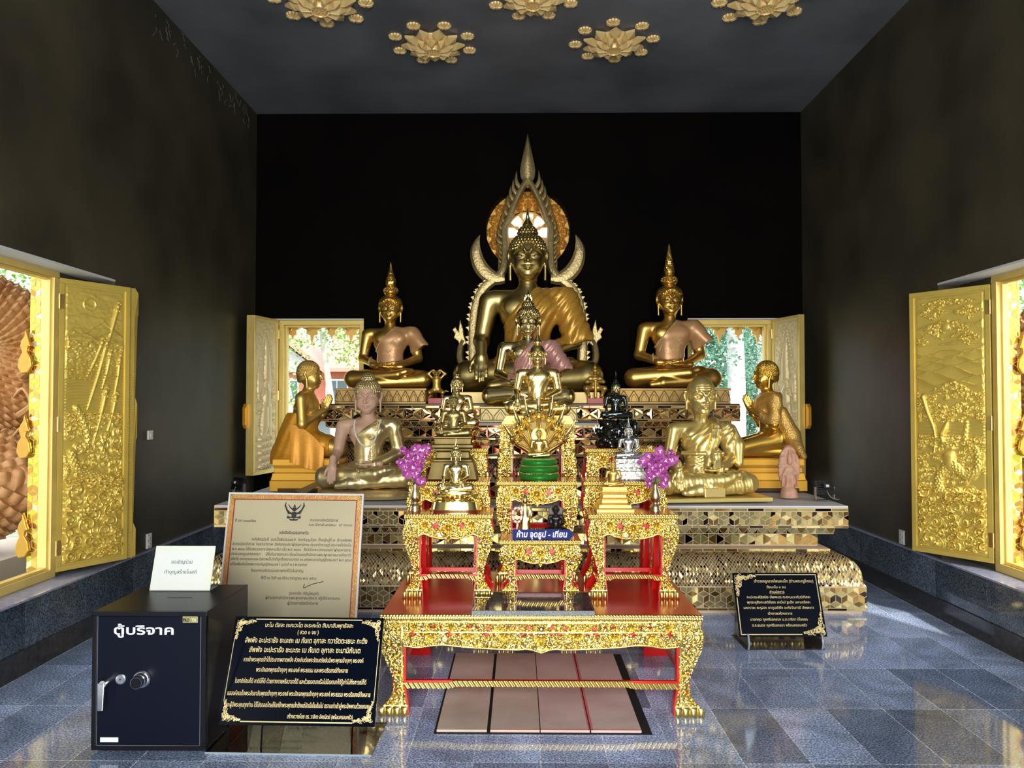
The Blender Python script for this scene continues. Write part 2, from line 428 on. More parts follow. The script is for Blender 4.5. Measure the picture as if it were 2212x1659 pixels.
def pat_tall(u0, u1, v0, v1, a=.058):
    out = []; h = v1-v0; n = max(2, 2*round((u1-u0)/a/2)); a = (u1-u0)/n; q = a*.55
    for i in range(n):
        x = u0+i*a; l, r = (q, 0) if i % 2 == 0 else (0, q)
        out.append([(x, v0+l), (x+a, v0+r), (x+a, v1-r), (x, v1-l)])
        if i % 2 == 0: out.append([(x, v0), (x+a, v0), (x, v0+q)]); out.append([(x, v1), (x, v1-q), (x+a, v1)])
        else: out.append([(x, v0), (x+a, v0), (x+a, v0+q)]); out.append([(x, v1), (x+a, v1-q), (x+a, v1)])
    return out
grout_m = mat('mosaic_grout', (.72,.54,.36), 0, .6)
grout_d = mat('mosaic_grout_amber', (.62,.42,.20), 0, .6)
mir_a = mat('mirror_gold', (.90,.70,.28), .9, .14)
mir_b = mat('mirror_amber', (.50,.30,.08), .9, .10)
mir_c = mat('mirror_olive', (.66,.56,.20), .85, .16)
mir_r = mat('mirror_dark_red', (.30,.05,.03), 1, .06)
mir_k = mat('mirror_smoked', (.07,.05,.03), 1, .05)

def band_tiles(pat, path, plan, gap, mats_w, tilt, parent, name, corner=True):
    """path: list of (out,z) for the profile from top to bottom of the band; plan: (x0,x1,yf,yb). Tiles on the front and the two sides"""
    seg = []; tot = 0
    for i in range(len(path)-1):
        l = math.hypot(path[i+1][0]-path[i][0], path[i+1][1]-path[i][1]); seg.append((tot, l)); tot += l
    def prof(v):
        for i, (s0, l) in enumerate(seg):
            if v <= s0+l+1e-9 or i == len(seg)-1:
                t = (v-s0)/l if l else 0; a, b = path[i], path[i+1]
                o, z = a[0]+(b[0]-a[0])*t, a[1]+(b[1]-a[1])*t
                return o, z, (a[1]-b[1])/l, (b[0]-a[0])/l   # normal (out, z)
    x0, x1, yf, yb = plan
    mb = MB()
    for face in ('front', 'left', 'right'):
        omax = 0
        U0, U1 = ((x0, x1) if face == 'front' else (yf, yb))
        o_ = max(p[0] for p in path)
        u0, u1 = (U0-o_, U1+o_) if face == 'front' else (U0-o_, U1)
        for poly in pat(u0, u1, 0, tot):
            poly = clip_rect(poly, u0, u1, 0, tot)
            if not poly: continue
            cu = sum(p[0] for p in poly)/len(poly); cv = sum(p[1] for p in poly)/len(poly)
            sz = max(max(abs(p[0]-cu), abs(p[1]-cv)) for p in poly)
            if sz < gap*1.6: continue
            ta, tb = random.gauss(0, tilt), random.gauss(0, tilt)
            vs = []
            for (u, v) in poly:
                du, dv = u-cu, v-cv; L = math.hypot(du, dv) or 1; k = max(.2, 1-gap/L)
                uu, vv = cu+du*k, cv+dv*k
                o, z, no, nz = prof(vv)
                off = .004 + ta*du + tb*dv
                oo = o+off*no
                if face == 'front':
                    uc = min(max(uu, x0-o), x1+o)
                    vs.append((uc, yf-oo, z+off*nz))
                elif face == 'left': vs.append((x0-oo, max(uu, yf-o), z+off*nz))
                else: vs.append((x1+oo, max(uu, yf-o), z+off*nz))
            mb.cur = random.choices(range(len(mats_w)), [w_ for _, w_ in mats_w])[0]
            mb.add(vs, [list(range(len(vs)))])
    me = bpy.data.meshes.new(name); me.from_pydata(mb.v, [], mb.f)
    for m_, _ in mats_w: me.materials.append(m_)
    me.polygons.foreach_set('material_index', mb.mi)
    o = bpy.data.objects.new(name, me); COL.objects.link(o); o.parent = parent
    # orient outwards
    bm = bmesh.new(); bm.from_mesh(me)
    c = Vector(((x0+x1)/2, (yf+yb)/2+1, 0))
    for f in bm.faces:
        d = f.calc_center_median() - c; n = f.normal
        if n.y > 0 and abs(n.y) > abs(n.x) or (abs(n.x) >= abs(n.y) and n.x*d.x < 0): f.normal_flip()
    bm.to_mesh(me); bm.free()
    return o

def sweep(path, plan, m, parent, name):
    x0, x1, yf, yb = plan; mb = MB()
    rings = [[(x0-o, yb, z), (x0-o, yf-o, z), (x1+o, yf-o, z), (x1+o, yb, z)] for o, z in path]
    for a, b in zip(rings, rings[1:]):
        for k in range(3): mb.add([a[k], a[k+1], b[k+1], b[k]], [(0,1,2,3)])
    return mb.obj(name, m, parent, smooth=30)

def tier(name, label, plan, z0, H, grout, mats_w, k=1.0, a_pat=None, slab=white_pl):
    """stepped mosaic platform: plan is that of the narrow waist; z0 bottom, H total height"""
    t = thing(name, label, 'platform')
    Z = lambda f: z0 + H*f
    fl = .26*k*.8; sl = .17*k
    ovolo = [(fl-.02-.0*k + (.0), Z(.30))]
    ov = []
    for i in range(9):
        a = i/8*PI/2
        ov.append((.07*k + (.17*k)*math.sin(a), Z(.545) - (Z(.545)-Z(.34))*(1-math.cos(a))))
    ov += [(.242*k, Z(.30)), (.252*k, Z(.28)), (.262*k, Z(.262))]
    path_full = [(sl, Z(1)), (sl, Z(.80)), (.10*k, Z(.80)), (.09*k, Z(.725)), (.05*k, Z(.715)), (.0*k, Z(.715)), (0, Z(.59)), (.03*k, Z(.585)), (.07*k, Z(.575)), (.07*k, Z(.545))] + ov[1:] + [(.262*k, Z(.03)), (.24*k, Z(.03)), (.24*k, Z(0))]
    core = sweep(path_full, plan, grout, t, 'grout_body')
    x0, x1, yf, yb = plan
    MB().box(x0-sl, x1+sl, yf-sl, yb, Z(1)-.004, Z(1)+.012).obj('top_slab', slab, t, bevel=.003)
    B = lambda pat, path, gap, tl, nm: band_tiles(pat, path, plan, gap, mats_w, tl, t, nm)
    B(lambda *a: pat_brick(*a, w=.13), [(sl, Z(.99)), (sl, Z(.965))], .004, .02, 'mosaic_band')
    B((a_pat or (lambda *a: pat_cubes(*a, s=.046))), [(sl, Z(.96)), (sl, Z(.825))], .0035, .03, 'mosaic_band')
    B(lambda *a: pat_brick(*a, w=.11), [(sl, Z(.82)), (sl, Z(.803))], .003, .02, 'mosaic_band')
    B(lambda *a: pat_leaf(*a, a=.075), [(.10*k, Z(.795)), (.09*k, Z(.73))], .003, .03, 'mosaic_band')
    B(lambda *a: pat_tall(*a, a=.062), [(0, Z(.71)), (0, Z(.60))], .003, .02, 'mosaic_band')
    B(lambda *a: pat_brick(*a, w=.09), [(.07*k, Z(.573)), (.07*k, Z(.548))], .003, .02, 'mosaic_band')
    B(lambda *a: pat_diamond(*a, a=.026, b=.036), ov, .0030, .05, 'mosaic_band')
    B(lambda *a: pat_cubes(*a, s=.05), [(.262*k, Z(.255)), (.262*k, Z(.06))], .0035, .03, 'mosaic_band')
    B(lambda *a: pat_brick(*a, w=.15), [(.262*k, Z(.055)), (.262*k, Z(.035))], .003, .02, 'mosaic_band')
    return t
tier('altar_platform', 'wide lower altar platform faced in gold mirror mosaic standing on the granite floor', (-2.20, 2.36, 5.99, YB-.02), 0, .79, grout_m,
     [(mir_a, .35), (mir_c, .4), (mir_b, .3), (mir_k, .12)])
tier('altar_tier', 'dark amber mirror mosaic tier that carries the three largest seated statues', (-1.78, 1.94, 7.30, YB-.02), .803, .77, grout_d,
     [(mir_a, .2), (mir_b, .45), (mir_r, .12), (mir_k, .35)], a_pat=lambda *a: pat_cross(*a, a=.17), k=.9, slab=mat('dark_tier_top', (.05,.035,.02), .2, .3))
# central block stepping forward
t = tier('altar_block', 'narrow mirror mosaic block with white top under the gold statue with pink sequin sash', (-.40, .66, 6.22, 7.02), .803, .615, grout_m,
     [(mir_a, .25), (mir_b, .35), (mir_r, .35), (mir_k, .25)], a_pat=lambda *a: pat_cross(*a, a=.13), k=.7)

# ---- wooden boards covering the floor hatch
wood = mat('bare_plywood', (.80,.66,.56), 0, .55, bump=.1, bscale=30, col2=(.55,.43,.35), vscale=3)
woodr = mat('bare_plywood_red_spray', (.84,.66,.60), 0, .55, bump=.1, bscale=30, col2=(.62,.46,.41), vscale=3)
redspray = mat('red_spray_paint', (.80,.20,.22), 0, .6)
gap_sheet = MB().box(-.415, .64, 3.655, 4.80, .0005, .003).obj('hatch_gap_shade_sheet', mat('painted_gap_dark', (.004,.004,.004), 0, .9)); tag(gap_sheet, 'flat black sheet painting the dark of the hatch gap round the plywood boards', 'hatch')  # thin sheet on the floor, the darkness of the hatch gap painted black
lb = ['grey brown plywood hatch board nearest the black plaque', 'darker plywood hatch board with a curved scratch', 'plywood hatch board with pink spray along its right side', 'plywood hatch board beside the wide black gap']
xs = [(-.402,-.158),(-.142,.098),(.102,.340),(.346,.590)]
for i, (a, b) in enumerate(xs):
    o = MB().box(a, b, 3.668, 4.785, .003, .015).obj('hatch_board', wood if i < 2 else woodr, bevel=.002)
    tag(o, lb[i], 'board', 'plywood boards over the floor hatch')
    if i:
        mb = MB(); mb.box(a, b, 3.668, 3.676, .0152, .0158)
        if i == 2: mb.box(b-.008, b, 3.67, 4.78, .0152, .0158)
        if i == 3: mb.box(a, a+.010, 3.67, 4.78, .0152, .0158)
        mb.obj('spray_paint', redspray, o)
# ================================================================= carved relief panels and red altar tables
def relief(name, W, H, res, mask, height, thick, m, parent, M=None, back=True):
    """panel in local x (0..W), z (0..H); mask(x,z)->bool; height(x,z)->relief towards -y"""
    nx, nz = max(2, int(W/res)), max(2, int(H/res))
    x = np.linspace(0, W, nx+1); z = np.linspace(0, H, nz+1)
    X, Z = np.meshgrid(x, z, indexing='ij')
    xc, zc = np.meshgrid((x[1:]+x[:-1])/2, (z[1:]+z[:-1])/2, indexing='ij')
    keep = mask(xc, zc) if mask else np.ones_like(xc, bool)
    Hh = height(X, Z)
    idx = np.arange((nx+1)*(nz+1)).reshape(nx+1, nz+1)
    V = np.stack([X, -Hh, Z], -1).reshape(-1, 3)
    I, J = np.nonzero(keep)
    F = np.stack([idx[I,J], idx[I+1,J], idx[I+1,J+1], idx[I,J+1]], -1)
    # side walls
    kp = np.pad(keep, 1); n0 = len(V)
    Vb = V.copy(); Vb[:,1] = thick
    walls = []
    for di, dj, a, b in ((-1,0,(0,1),(0,0)), (1,0,(1,0),(1,1)), (0,-1,(0,0),(1,0)), (0,1,(1,1),(0,1))):
        e = keep & ~kp[1+di:1+di+nx, 1+dj:1+dj+nz]
        i, j = np.nonzero(e)
        walls.append(np.stack([idx[i+a[0],j+a[1]], idx[i+b[0],j+b[1]], idx[i+b[0],j+b[1]]+n0, idx[i+a[0],j+a[1]]+n0][::-1], -1))
    F = np.concatenate([F] + walls)
    V = np.concatenate([V, Vb])
    used = np.zeros(len(V), bool); used[F.ravel()] = True
    remap = np.cumsum(used)-1
    return np_obj(name, V[used], remap[F], m, parent, smooth=55, M=M)

def flower(X, Z, cx, cz, r, n=8, h=1.0):
    dx, dz = X-cx, Z-cz; R = np.hypot(dx, dz)/r; A = np.arctan2(dz, dx)
    pet = (.75+.25*np.abs(np.cos(n*A/2)))
    k = np.clip(1-(R/pet)**4, 0, 1)
    core = np.clip(1-(R/.28)**2, 0, 1)
    return h*np.where(R < 1.05, k*(.45+.35*np.cos(n*A)*np.clip(R*1.4-.2, 0, 1) - .25*np.clip(np.cos(R*9), 0, 1)) + core*.6, 0)
def spiral(X, Z, cx, cz, r, s=1, ph=0, h=1.0, turns=3.0):
    dx, dz = X-cx, Z-cz; R = np.hypot(dx, dz)/r + 1e-6; A = np.arctan2(dz, dx)
    w_ = .5+.5*np.cos(A*s + turns*5.0*R*min(1, max(.45, r/.034)) + ph)
    return h*np.where(R < 1, w_*(1-R**3)*1.0 + .3*(1-R), 0)
def stroke(X, Z, pts, rad, h=1.0, tip=True, pat=None):
    out = np.zeros_like(X)
    n = len(pts)-1; L = 0
    for i in range(n):
        (ax, az), (bx, bz) = pts[i], pts[i+1]; d2 = (bx-ax)**2+(bz-az)**2+1e-12; l = math.sqrt(d2)
        t = np.clip(((X-ax)*(bx-ax)+(Z-az)*(bz-az))/d2, 0, 1)
        D = np.hypot(X-ax-(bx-ax)*t, Z-az-(bz-az)*t)
        r = rad[i]+(rad[i+1]-rad[i])*t if hasattr(rad, '__len__') else rad
        v = np.sqrt(np.clip(1-(D/r)**2, 0, 1))
        if pat: v = v*(1+.25*pat(L+t*l, D))
        out = np.maximum(out, v*h*(r if True else 1)); L += l
    return out
def curve_pts(pts, n=10):
    out = []; P = [pts[0]]+list(pts)+[pts[-1]]
    for i in range(1, len(P)-2):
        for k in range(n):
            t = k/n; a, b, c, d = P[i-1], P[i], P[i+1], P[i+2]
            out.append(tuple(.5*((2*b[j]) + (-a[j]+c[j])*t + (2*a[j]-5*b[j]+4*c[j]-d[j])*t*t + (-a[j]+3*b[j]-3*c[j]+d[j])*t**3) for j in range(len(b))))
    out.append(tuple(pts[-1])); return out

def foliage(X, Z, spots, seed=0):
    """scrolling leaves: a dense set of spirals"""
    H = np.zeros_like(X); rnd = random.Random(seed)
    for (cx, cz, r) in spots:
        H = np.maximum(H, spiral(X, Z, cx, cz, r, s=rnd.choice((-1, 1)), ph=rnd.uniform(0, 6), turns=rnd.uniform(1.5, 2.6)))
    return H
def tooth(X, Z, per, z0, z1, h=.4):
    t = np.clip((Z-z0)/(z1-z0), 0, 1); inb = (Z > z0) & (Z < z1)
    return np.where(inb, h*np.abs(np.sin(PI*(X/per + .35*t)))*np.sin(PI*t), 0)

def lobed(u, drop, c=.055):
    """lower edge of the apron for u in 0..1 from leg to leg: depth below the mid line (0..1)"""
    a = np.abs(u-.5)*2
    f = .35 + .40*np.cos(np.clip(a/.62, 0, 1)*PI/2)**1.0*1.0
    f = f + .16*np.exp(-((a-.82)/.07)**2) - .10*np.exp(-((a-.66)/.09)**2) - .35*np.clip((a-.9)/.1, 0, 1)
    f = f + .28*np.clip(1-a/.055, 0, 1) - .10*np.exp(-((a-.10)/.035)**2)
    return f*drop

def altar_table(name, label, group, w, d, h, loc, apron=.10, drop=.055, legw=.055, stretch_z=.22, nfl=5, big=False, foot=.06, cache={}):
    t = thing(name, label, 'table', loc, group=group)
    top = .022 if not big else .03
    rim = .026 if not big else .028
    key = (round(w,3), round(h,3), big)
    # top board
    MB().box(-w/2, w/2, 0, d, h-.012, h).obj('table_top', red_lacq, t, bevel=.003)
    # red carcass: side aprons, rear apron, side/rear stretchers
    mb = MB(); iy = .012
    mb.box(-w/2+.02, w/2-.02, .02, .032, h-rim-apron*.9, h-.012)
    mb.box(-w/2+.012, -w/2+.027, .02, d-.02, h-rim-apron, h-.012); mb.box(w/2-.027, w/2-.012, .02, d-.02, h-rim-apron, h-.012)
    mb.box(-w/2+.02, w/2-.02, d-.03, d-.015, h-rim-apron, h-.012)
    mb.obj('frame_rail', red_lacq, t, bevel=.002)
    # carved rim strip
    Wr = w+.004
    def hr(X, Z):
        q = .003 + .004*(Z > rim*.62) + .004*tooth(X, Z, .012, 0, rim*.55, 1) + .003*tooth(X, Z, .016, rim*.62, rim, 1)
        return q
    relief('carved_rim', Wr, rim, .0022, None, hr, .01, gold_carve, t, M=Matrix.Translation((-Wr/2, .0, h-rim)))
    # carved apron
    Ha = apron+drop
    aw = w-.012
    def under(X): return drop - lobed(np.clip((X-legw*.6)/(aw-1.2*legw), 0, 1), drop)
    cz = drop + apron*.5
    if big:
        spots = [(aw/2 + s*k*(aw*.46/nfl), cz-.012) for k in range(1, nfl+1) for s in (-1, 1)]; fr = .026
        zt = Ha-.062
        spots_top = [(aw/2+s*(k+.45)*(aw*.46/nfl)+.0, Ha-.030) for k in range(0, nfl) for s in (-1, 1)]
    else:
        spots = [(aw/2-aw*.27, cz+.006), (aw/2+aw*.27, cz+.006)]; fr = apron*.30; spots_top = []
    reds = []
    step = aw*.46/nfl
    if big:
        for k in range(nfl):
            for s in (-1, 1):
                reds.append((aw/2+s*(k+.5)*step, cz-.010, .016, .020)); reds.append((aw/2+s*(k+.27)*step, cz-.012, .008, .014))
                reds.append((aw/2+s*(k+.95)*step, Ha-.032, .016, .013)); reds.append((aw/2+s*(k+.72)*step, Ha-.032, .009, .012))
    else:
        for s in (-1, 1):
            reds += [(aw/2+s*aw*.150, cz+.0, .019, .026), (aw/2+s*aw*.37, cz+.012, .008, .011), (aw/2+s*aw*.43, cz-.022, .009, .010)]
    def mask(X, Z):
        m_ = Z > under(X)
        for (cx, cz_, a, b) in reds:
            u, v = (X-cx)/a, (Z-cz_)/b
            wv = .35*np.sin(v*6)
            m_ &= ~((np.abs(u+wv*.8) + np.abs(v)) < .95)
        return m_
    rnd = random.Random(int(w*1000))
    fs = [(rnd.uniform(0, aw), rnd.uniform(drop*.6, Ha), rnd.uniform(.020, .036)) for _ in range(int(aw*Ha/.00045))]
    def hh(X, Z):
        H = .0115*foliage(X, Z, fs, 3)
        for (cx, cz_) in spots: H = np.where(np.hypot(X-cx, Z-cz_) < fr*1.12, 0, H); H = np.maximum(H, .020*flower(X, Z, cx, cz_, fr, 8))
        for (cx, cz_) in spots_top: H = np.where(np.hypot(X-cx, Z-cz_) < .023, 0, H); H = np.maximum(H, .016*flower(X, Z, cx, cz_, .021, 8))
        c0 = drop+apron*.35 if not big else cz-.016
        rr = fr*1.35 if not big else .034
        H = np.where(np.hypot(X-aw/2, Z-c0) < rr*.95, 0, H); H = np.maximum(H, .020*flower(X, Z, aw/2, c0, rr, 10))
        e = Z-under(X); H = np.where(e < .011, .004+.005*np.sin(np.clip(e/.011, 0, 1)*PI), H)
        if big:
            for zz in (Ha-.060, Ha-.006): H = np.where(np.abs(Z-zz) < .005, .008, H)
        return H + .002
    relief('carved_apron', aw, Ha, .0026 if big else .0024, mask, hh, .006, gold_carve, t, M=Matrix.Translation((-aw/2, .006, h-rim-Ha)))
    # front legs: carved gold face on red core, outcurved foot
    hl = h-rim
    LW = legw*2.2
    def legmask(X, Z):   # X measured from outer side inwards; outer outline bulges
        v = Z/hl
        outer = LW*.34 - LW*.30*np.exp(-((v-.80)/.22)**2) + LW*.16*np.exp(-((v-.33)/.16)**2) - LW*.34*np.exp(-((v-.03)/.10)**2)
        inner = outer*0 + LW*.92 - LW*.12*np.clip((v-.1)/.2, 0, 1) + LW*.10*np.exp(-((v-1.0)/.12)**2)
        m_ = (X > outer) & (X < inner)
        for q, (du, dv) in enumerate(((.50,.72),(.52,.44),(.55,.25))):
            m_ &= ~((np.abs((X-LW*du)/.008)+np.abs((v-dv)*hl/.012)) < .9)
        return m_
    rnd = random.Random(5)
    fs2 = [(rnd.uniform(0, LW), rnd.uniform(.1*hl, hl), rnd.uniform(.022, .040)) for _ in range(int(LW*hl/.00050))]
    def legh(X, Z):
        v = Z/hl
        H = .013*foliage(X, Z, fs2, 9)
        H = np.where(np.abs(X-LW*.76) < LW*.035, .008, H)
        H = np.where(v < .12, .012+.012*np.abs(np.sin(X/LW*4.2*PI))**.5*np.sqrt(np.clip(1-((v-.045)/.055)**2, 0, 1)), H)
        return H + .012*np.exp(-((v-.82)/.12)**2)
    for s in (-1, 1):
        lg = bpy.data.objects.new('leg', None)
        mb = MB()
        n = 14; pts = []
        for k in range(n+1):
            v = k/n
            o_ = LW*.34 - LW*.28*math.exp(-((v-.80)/.22)**2) + LW*.16*math.exp(-((v-.33)/.16)**2) - LW*.30*math.exp(-((v-.03)/.10)**2)
            pts.append((o_+.004, v*hl))
        inn = [(LW*.96 - LW*.10*min(1, max(0, (k/n-.1)/.2)), k/n*hl) for k in range(n, -1, -1)]
        outl = pts + inn
        Mx = Matrix.Translation((-w/2-.012, .010, 0)) if s < 0 else Matrix.Translation((w/2+.012, .010, 0)) @ Matrix.Scale(-1, 4, (1,0,0))
        mb.prism(outl, 0, legw*.75, M=Mx)
        lg = mb.obj('leg', red_lacq, t)
        r_ = relief('carved_gilding', LW, hl, .0030, legmask, legh, .002, gold_carve, lg, M=None)
        r_.data.transform(Mx)
        if s > 0: r_.data.flip_normals()
        # rear leg, plain red
        mb = MB(); mb.prism([(a, b) for a, b in outl], 0, legw*.7, M=Matrix.Translation((0, d-.02-legw*.7, 0)) @ Mx)
        mb.obj('leg', red_lacq, t)
    # stretchers
    sh = .022 if not big else .030
    def mstep(X, Z):
        u = X/(w-legw*2); up = .010*np.clip((.5-np.abs(u-.5)-.18)/.03, 0, 1)
        return (Z > up) & (Z < up+sh)
    fr_ = relief('stretcher', w-legw*2, sh+.012, .0026, mstep, lambda X, Z: .004+.005*np.abs(np.sin(PI*(X+Z*.7)/.026)), .0, gold_carve, t, M=Matrix.Translation((-w/2+legw, .016, stretch_z)))
    mb = MB(); mb.box(-w/2+legw*.8, w/2-legw*.8, .02, .036, stretch_z+.006, stretch_z+sh+.008)
    mb.box(-w/2+legw*.8, w/2-legw*.8, d-.05, d-.035, stretch_z, stretch_z+sh)
    for s in (-1, 1): mb.box(s*(w/2-legw*.9)-.008, s*(w/2-legw*.9)+.008, .03, d-.03, stretch_z, stretch_z+sh)
    mb.obj('stretcher_rail', red_lacq, t)
    return t

CX = .11
base = altar_table('altar_table', 'largest red and gold carved altar table, standing on the floor over the hatch', 'carved altar tables', 1.645, .98, .5126, (CX, 3.863, 0), apron=.118, drop=.05, legw=.075, stretch_z=.135, nfl=4, big=True)
# drawer front in the big table
def drawer():
    W_, H_ = .60, .050
    def hh(X, Z):
        rnd = random.Random(2); fs = [(rnd.uniform(0, W_), rnd.uniform(0, H_), rnd.uniform(.016, .026)) for _ in range(90)]
        H = .013*foliage(X, Z, fs, 4)
        for cx in (.09, .51): H = np.where(np.hypot(X-cx, Z-.025) < .02, 0, H); H = np.maximum(H, .013*flower(X, Z, cx, .025, .021, 8))
        return np.where((Z > H_-.007) | (Z < .007), .006, H)
    def mk(X, Z):
        m_ = np.ones_like(X, bool)
        for cx in (.03, .18, .24, .36, .42, .57):
            u, v = (X-cx)/.016, (Z-.025)/.015; m_ &= ~((np.abs(u+.3*np.sin(v*6))+np.abs(v)) < .95)
        return m_
    dr = relief('drawer', W_, H_, .0025, mk, hh, .008, gold_carve, base, M=Matrix.Translation((-.30, -.008, .5126-.028-.058)))
    MB().box(0, W_, .001, .006, 0, H_).obj('drawer_backing', red_lacq, dr)
    MB().lathe([(.011,-.004),(.011,.014),(.006,.018)], 16, (.30, 0, .025), M=Matrix.Translation((.30,-.012,.025)) @ Matrix.Rotation(PI/2, 4, 'X') @ Matrix.Translation((-.30,0,-.025))).obj('lock', mat('old_steel', (.35,.34,.32), 1, .35), dr)
drawer()
H0 = .5126
tb = 'carved altar tables'
altar_table('altar_table', 'small carved table nearest the black plaque, holding an orchid vase and shiny gold statue', tb, .490, .275, .978-H0, (-.395, 4.18, H0), apron=.075, stretch_z=.10)
altar_table('altar_table', 'small carved table holding an orchid vase and matte gold statuette on tall stepped base', tb, .490, .275, .978-H0, (.630, 4.18, H0), apron=.075, stretch_z=.10)
altar_table('altar_table', 'low carved table behind the granite slab, carrying the blue arrow sign', tb, .455, .22, .8225-H0, (.118, 4.245, H0), apron=.070, stretch_z=.085)
altar_table('altar_table', 'middle row carved table behind the shiny gold statue and tall bronze pedestal', tb, .490, .27, 1.125-H0, (-.425, 4.515, H0), apron=.075, stretch_z=.30)
altar_table('altar_table', 'middle row carved table holding the silver statue', tb, .490, .27, 1.125-H0, (.632, 4.515, H0), apron=.075, stretch_z=.30)
altar_table('altar_table', 'middle row carved table under the green coiled serpent statue', tb, .480, .27, 1.125-H0, (.105, 4.515, H0), apron=.075, stretch_z=.30)
altar_table('altar_table', 'rear carved table behind the bronze statue, holding the polished gold statue on lotus', tb, .490, .33, 1.298, (-.452, 4.91, 0), apron=.085, stretch_z=.75)
altar_table('altar_table', 'rear carved table holding the glossy black jade statue', tb, .490, .33, 1.298, (.677, 4.91, 0), apron=.085, stretch_z=.75)
altar_table('altar_table', 'tallest carved table, rising behind the green coiled serpent statue', tb, .50, .33, 1.453, (.115, 4.91, 0), apron=.095, stretch_z=.75)
# granite slab lying on the big table
g = MB().box(-.245, .385, 3.845, 4.215, H0+.001, H0+.028).obj('granite_slab', granite('granite_slab_stone', (2,2), base=((.05,.06,.06),(.07,.08,.08)), mortar=(.07,.08,.08)), bevel=.002)
tag(g, 'polished grey granite slab lying on the front of the big red table', 'slab')
# ================================================================= windows, carved shutters and the garden
frame_gold = mat('window_gold_paint', (.88,.66,.20), .35, .45, var=.08, vscale=5)
brass = mat('brass_hinge', (.85,.62,.22), 1, .3)

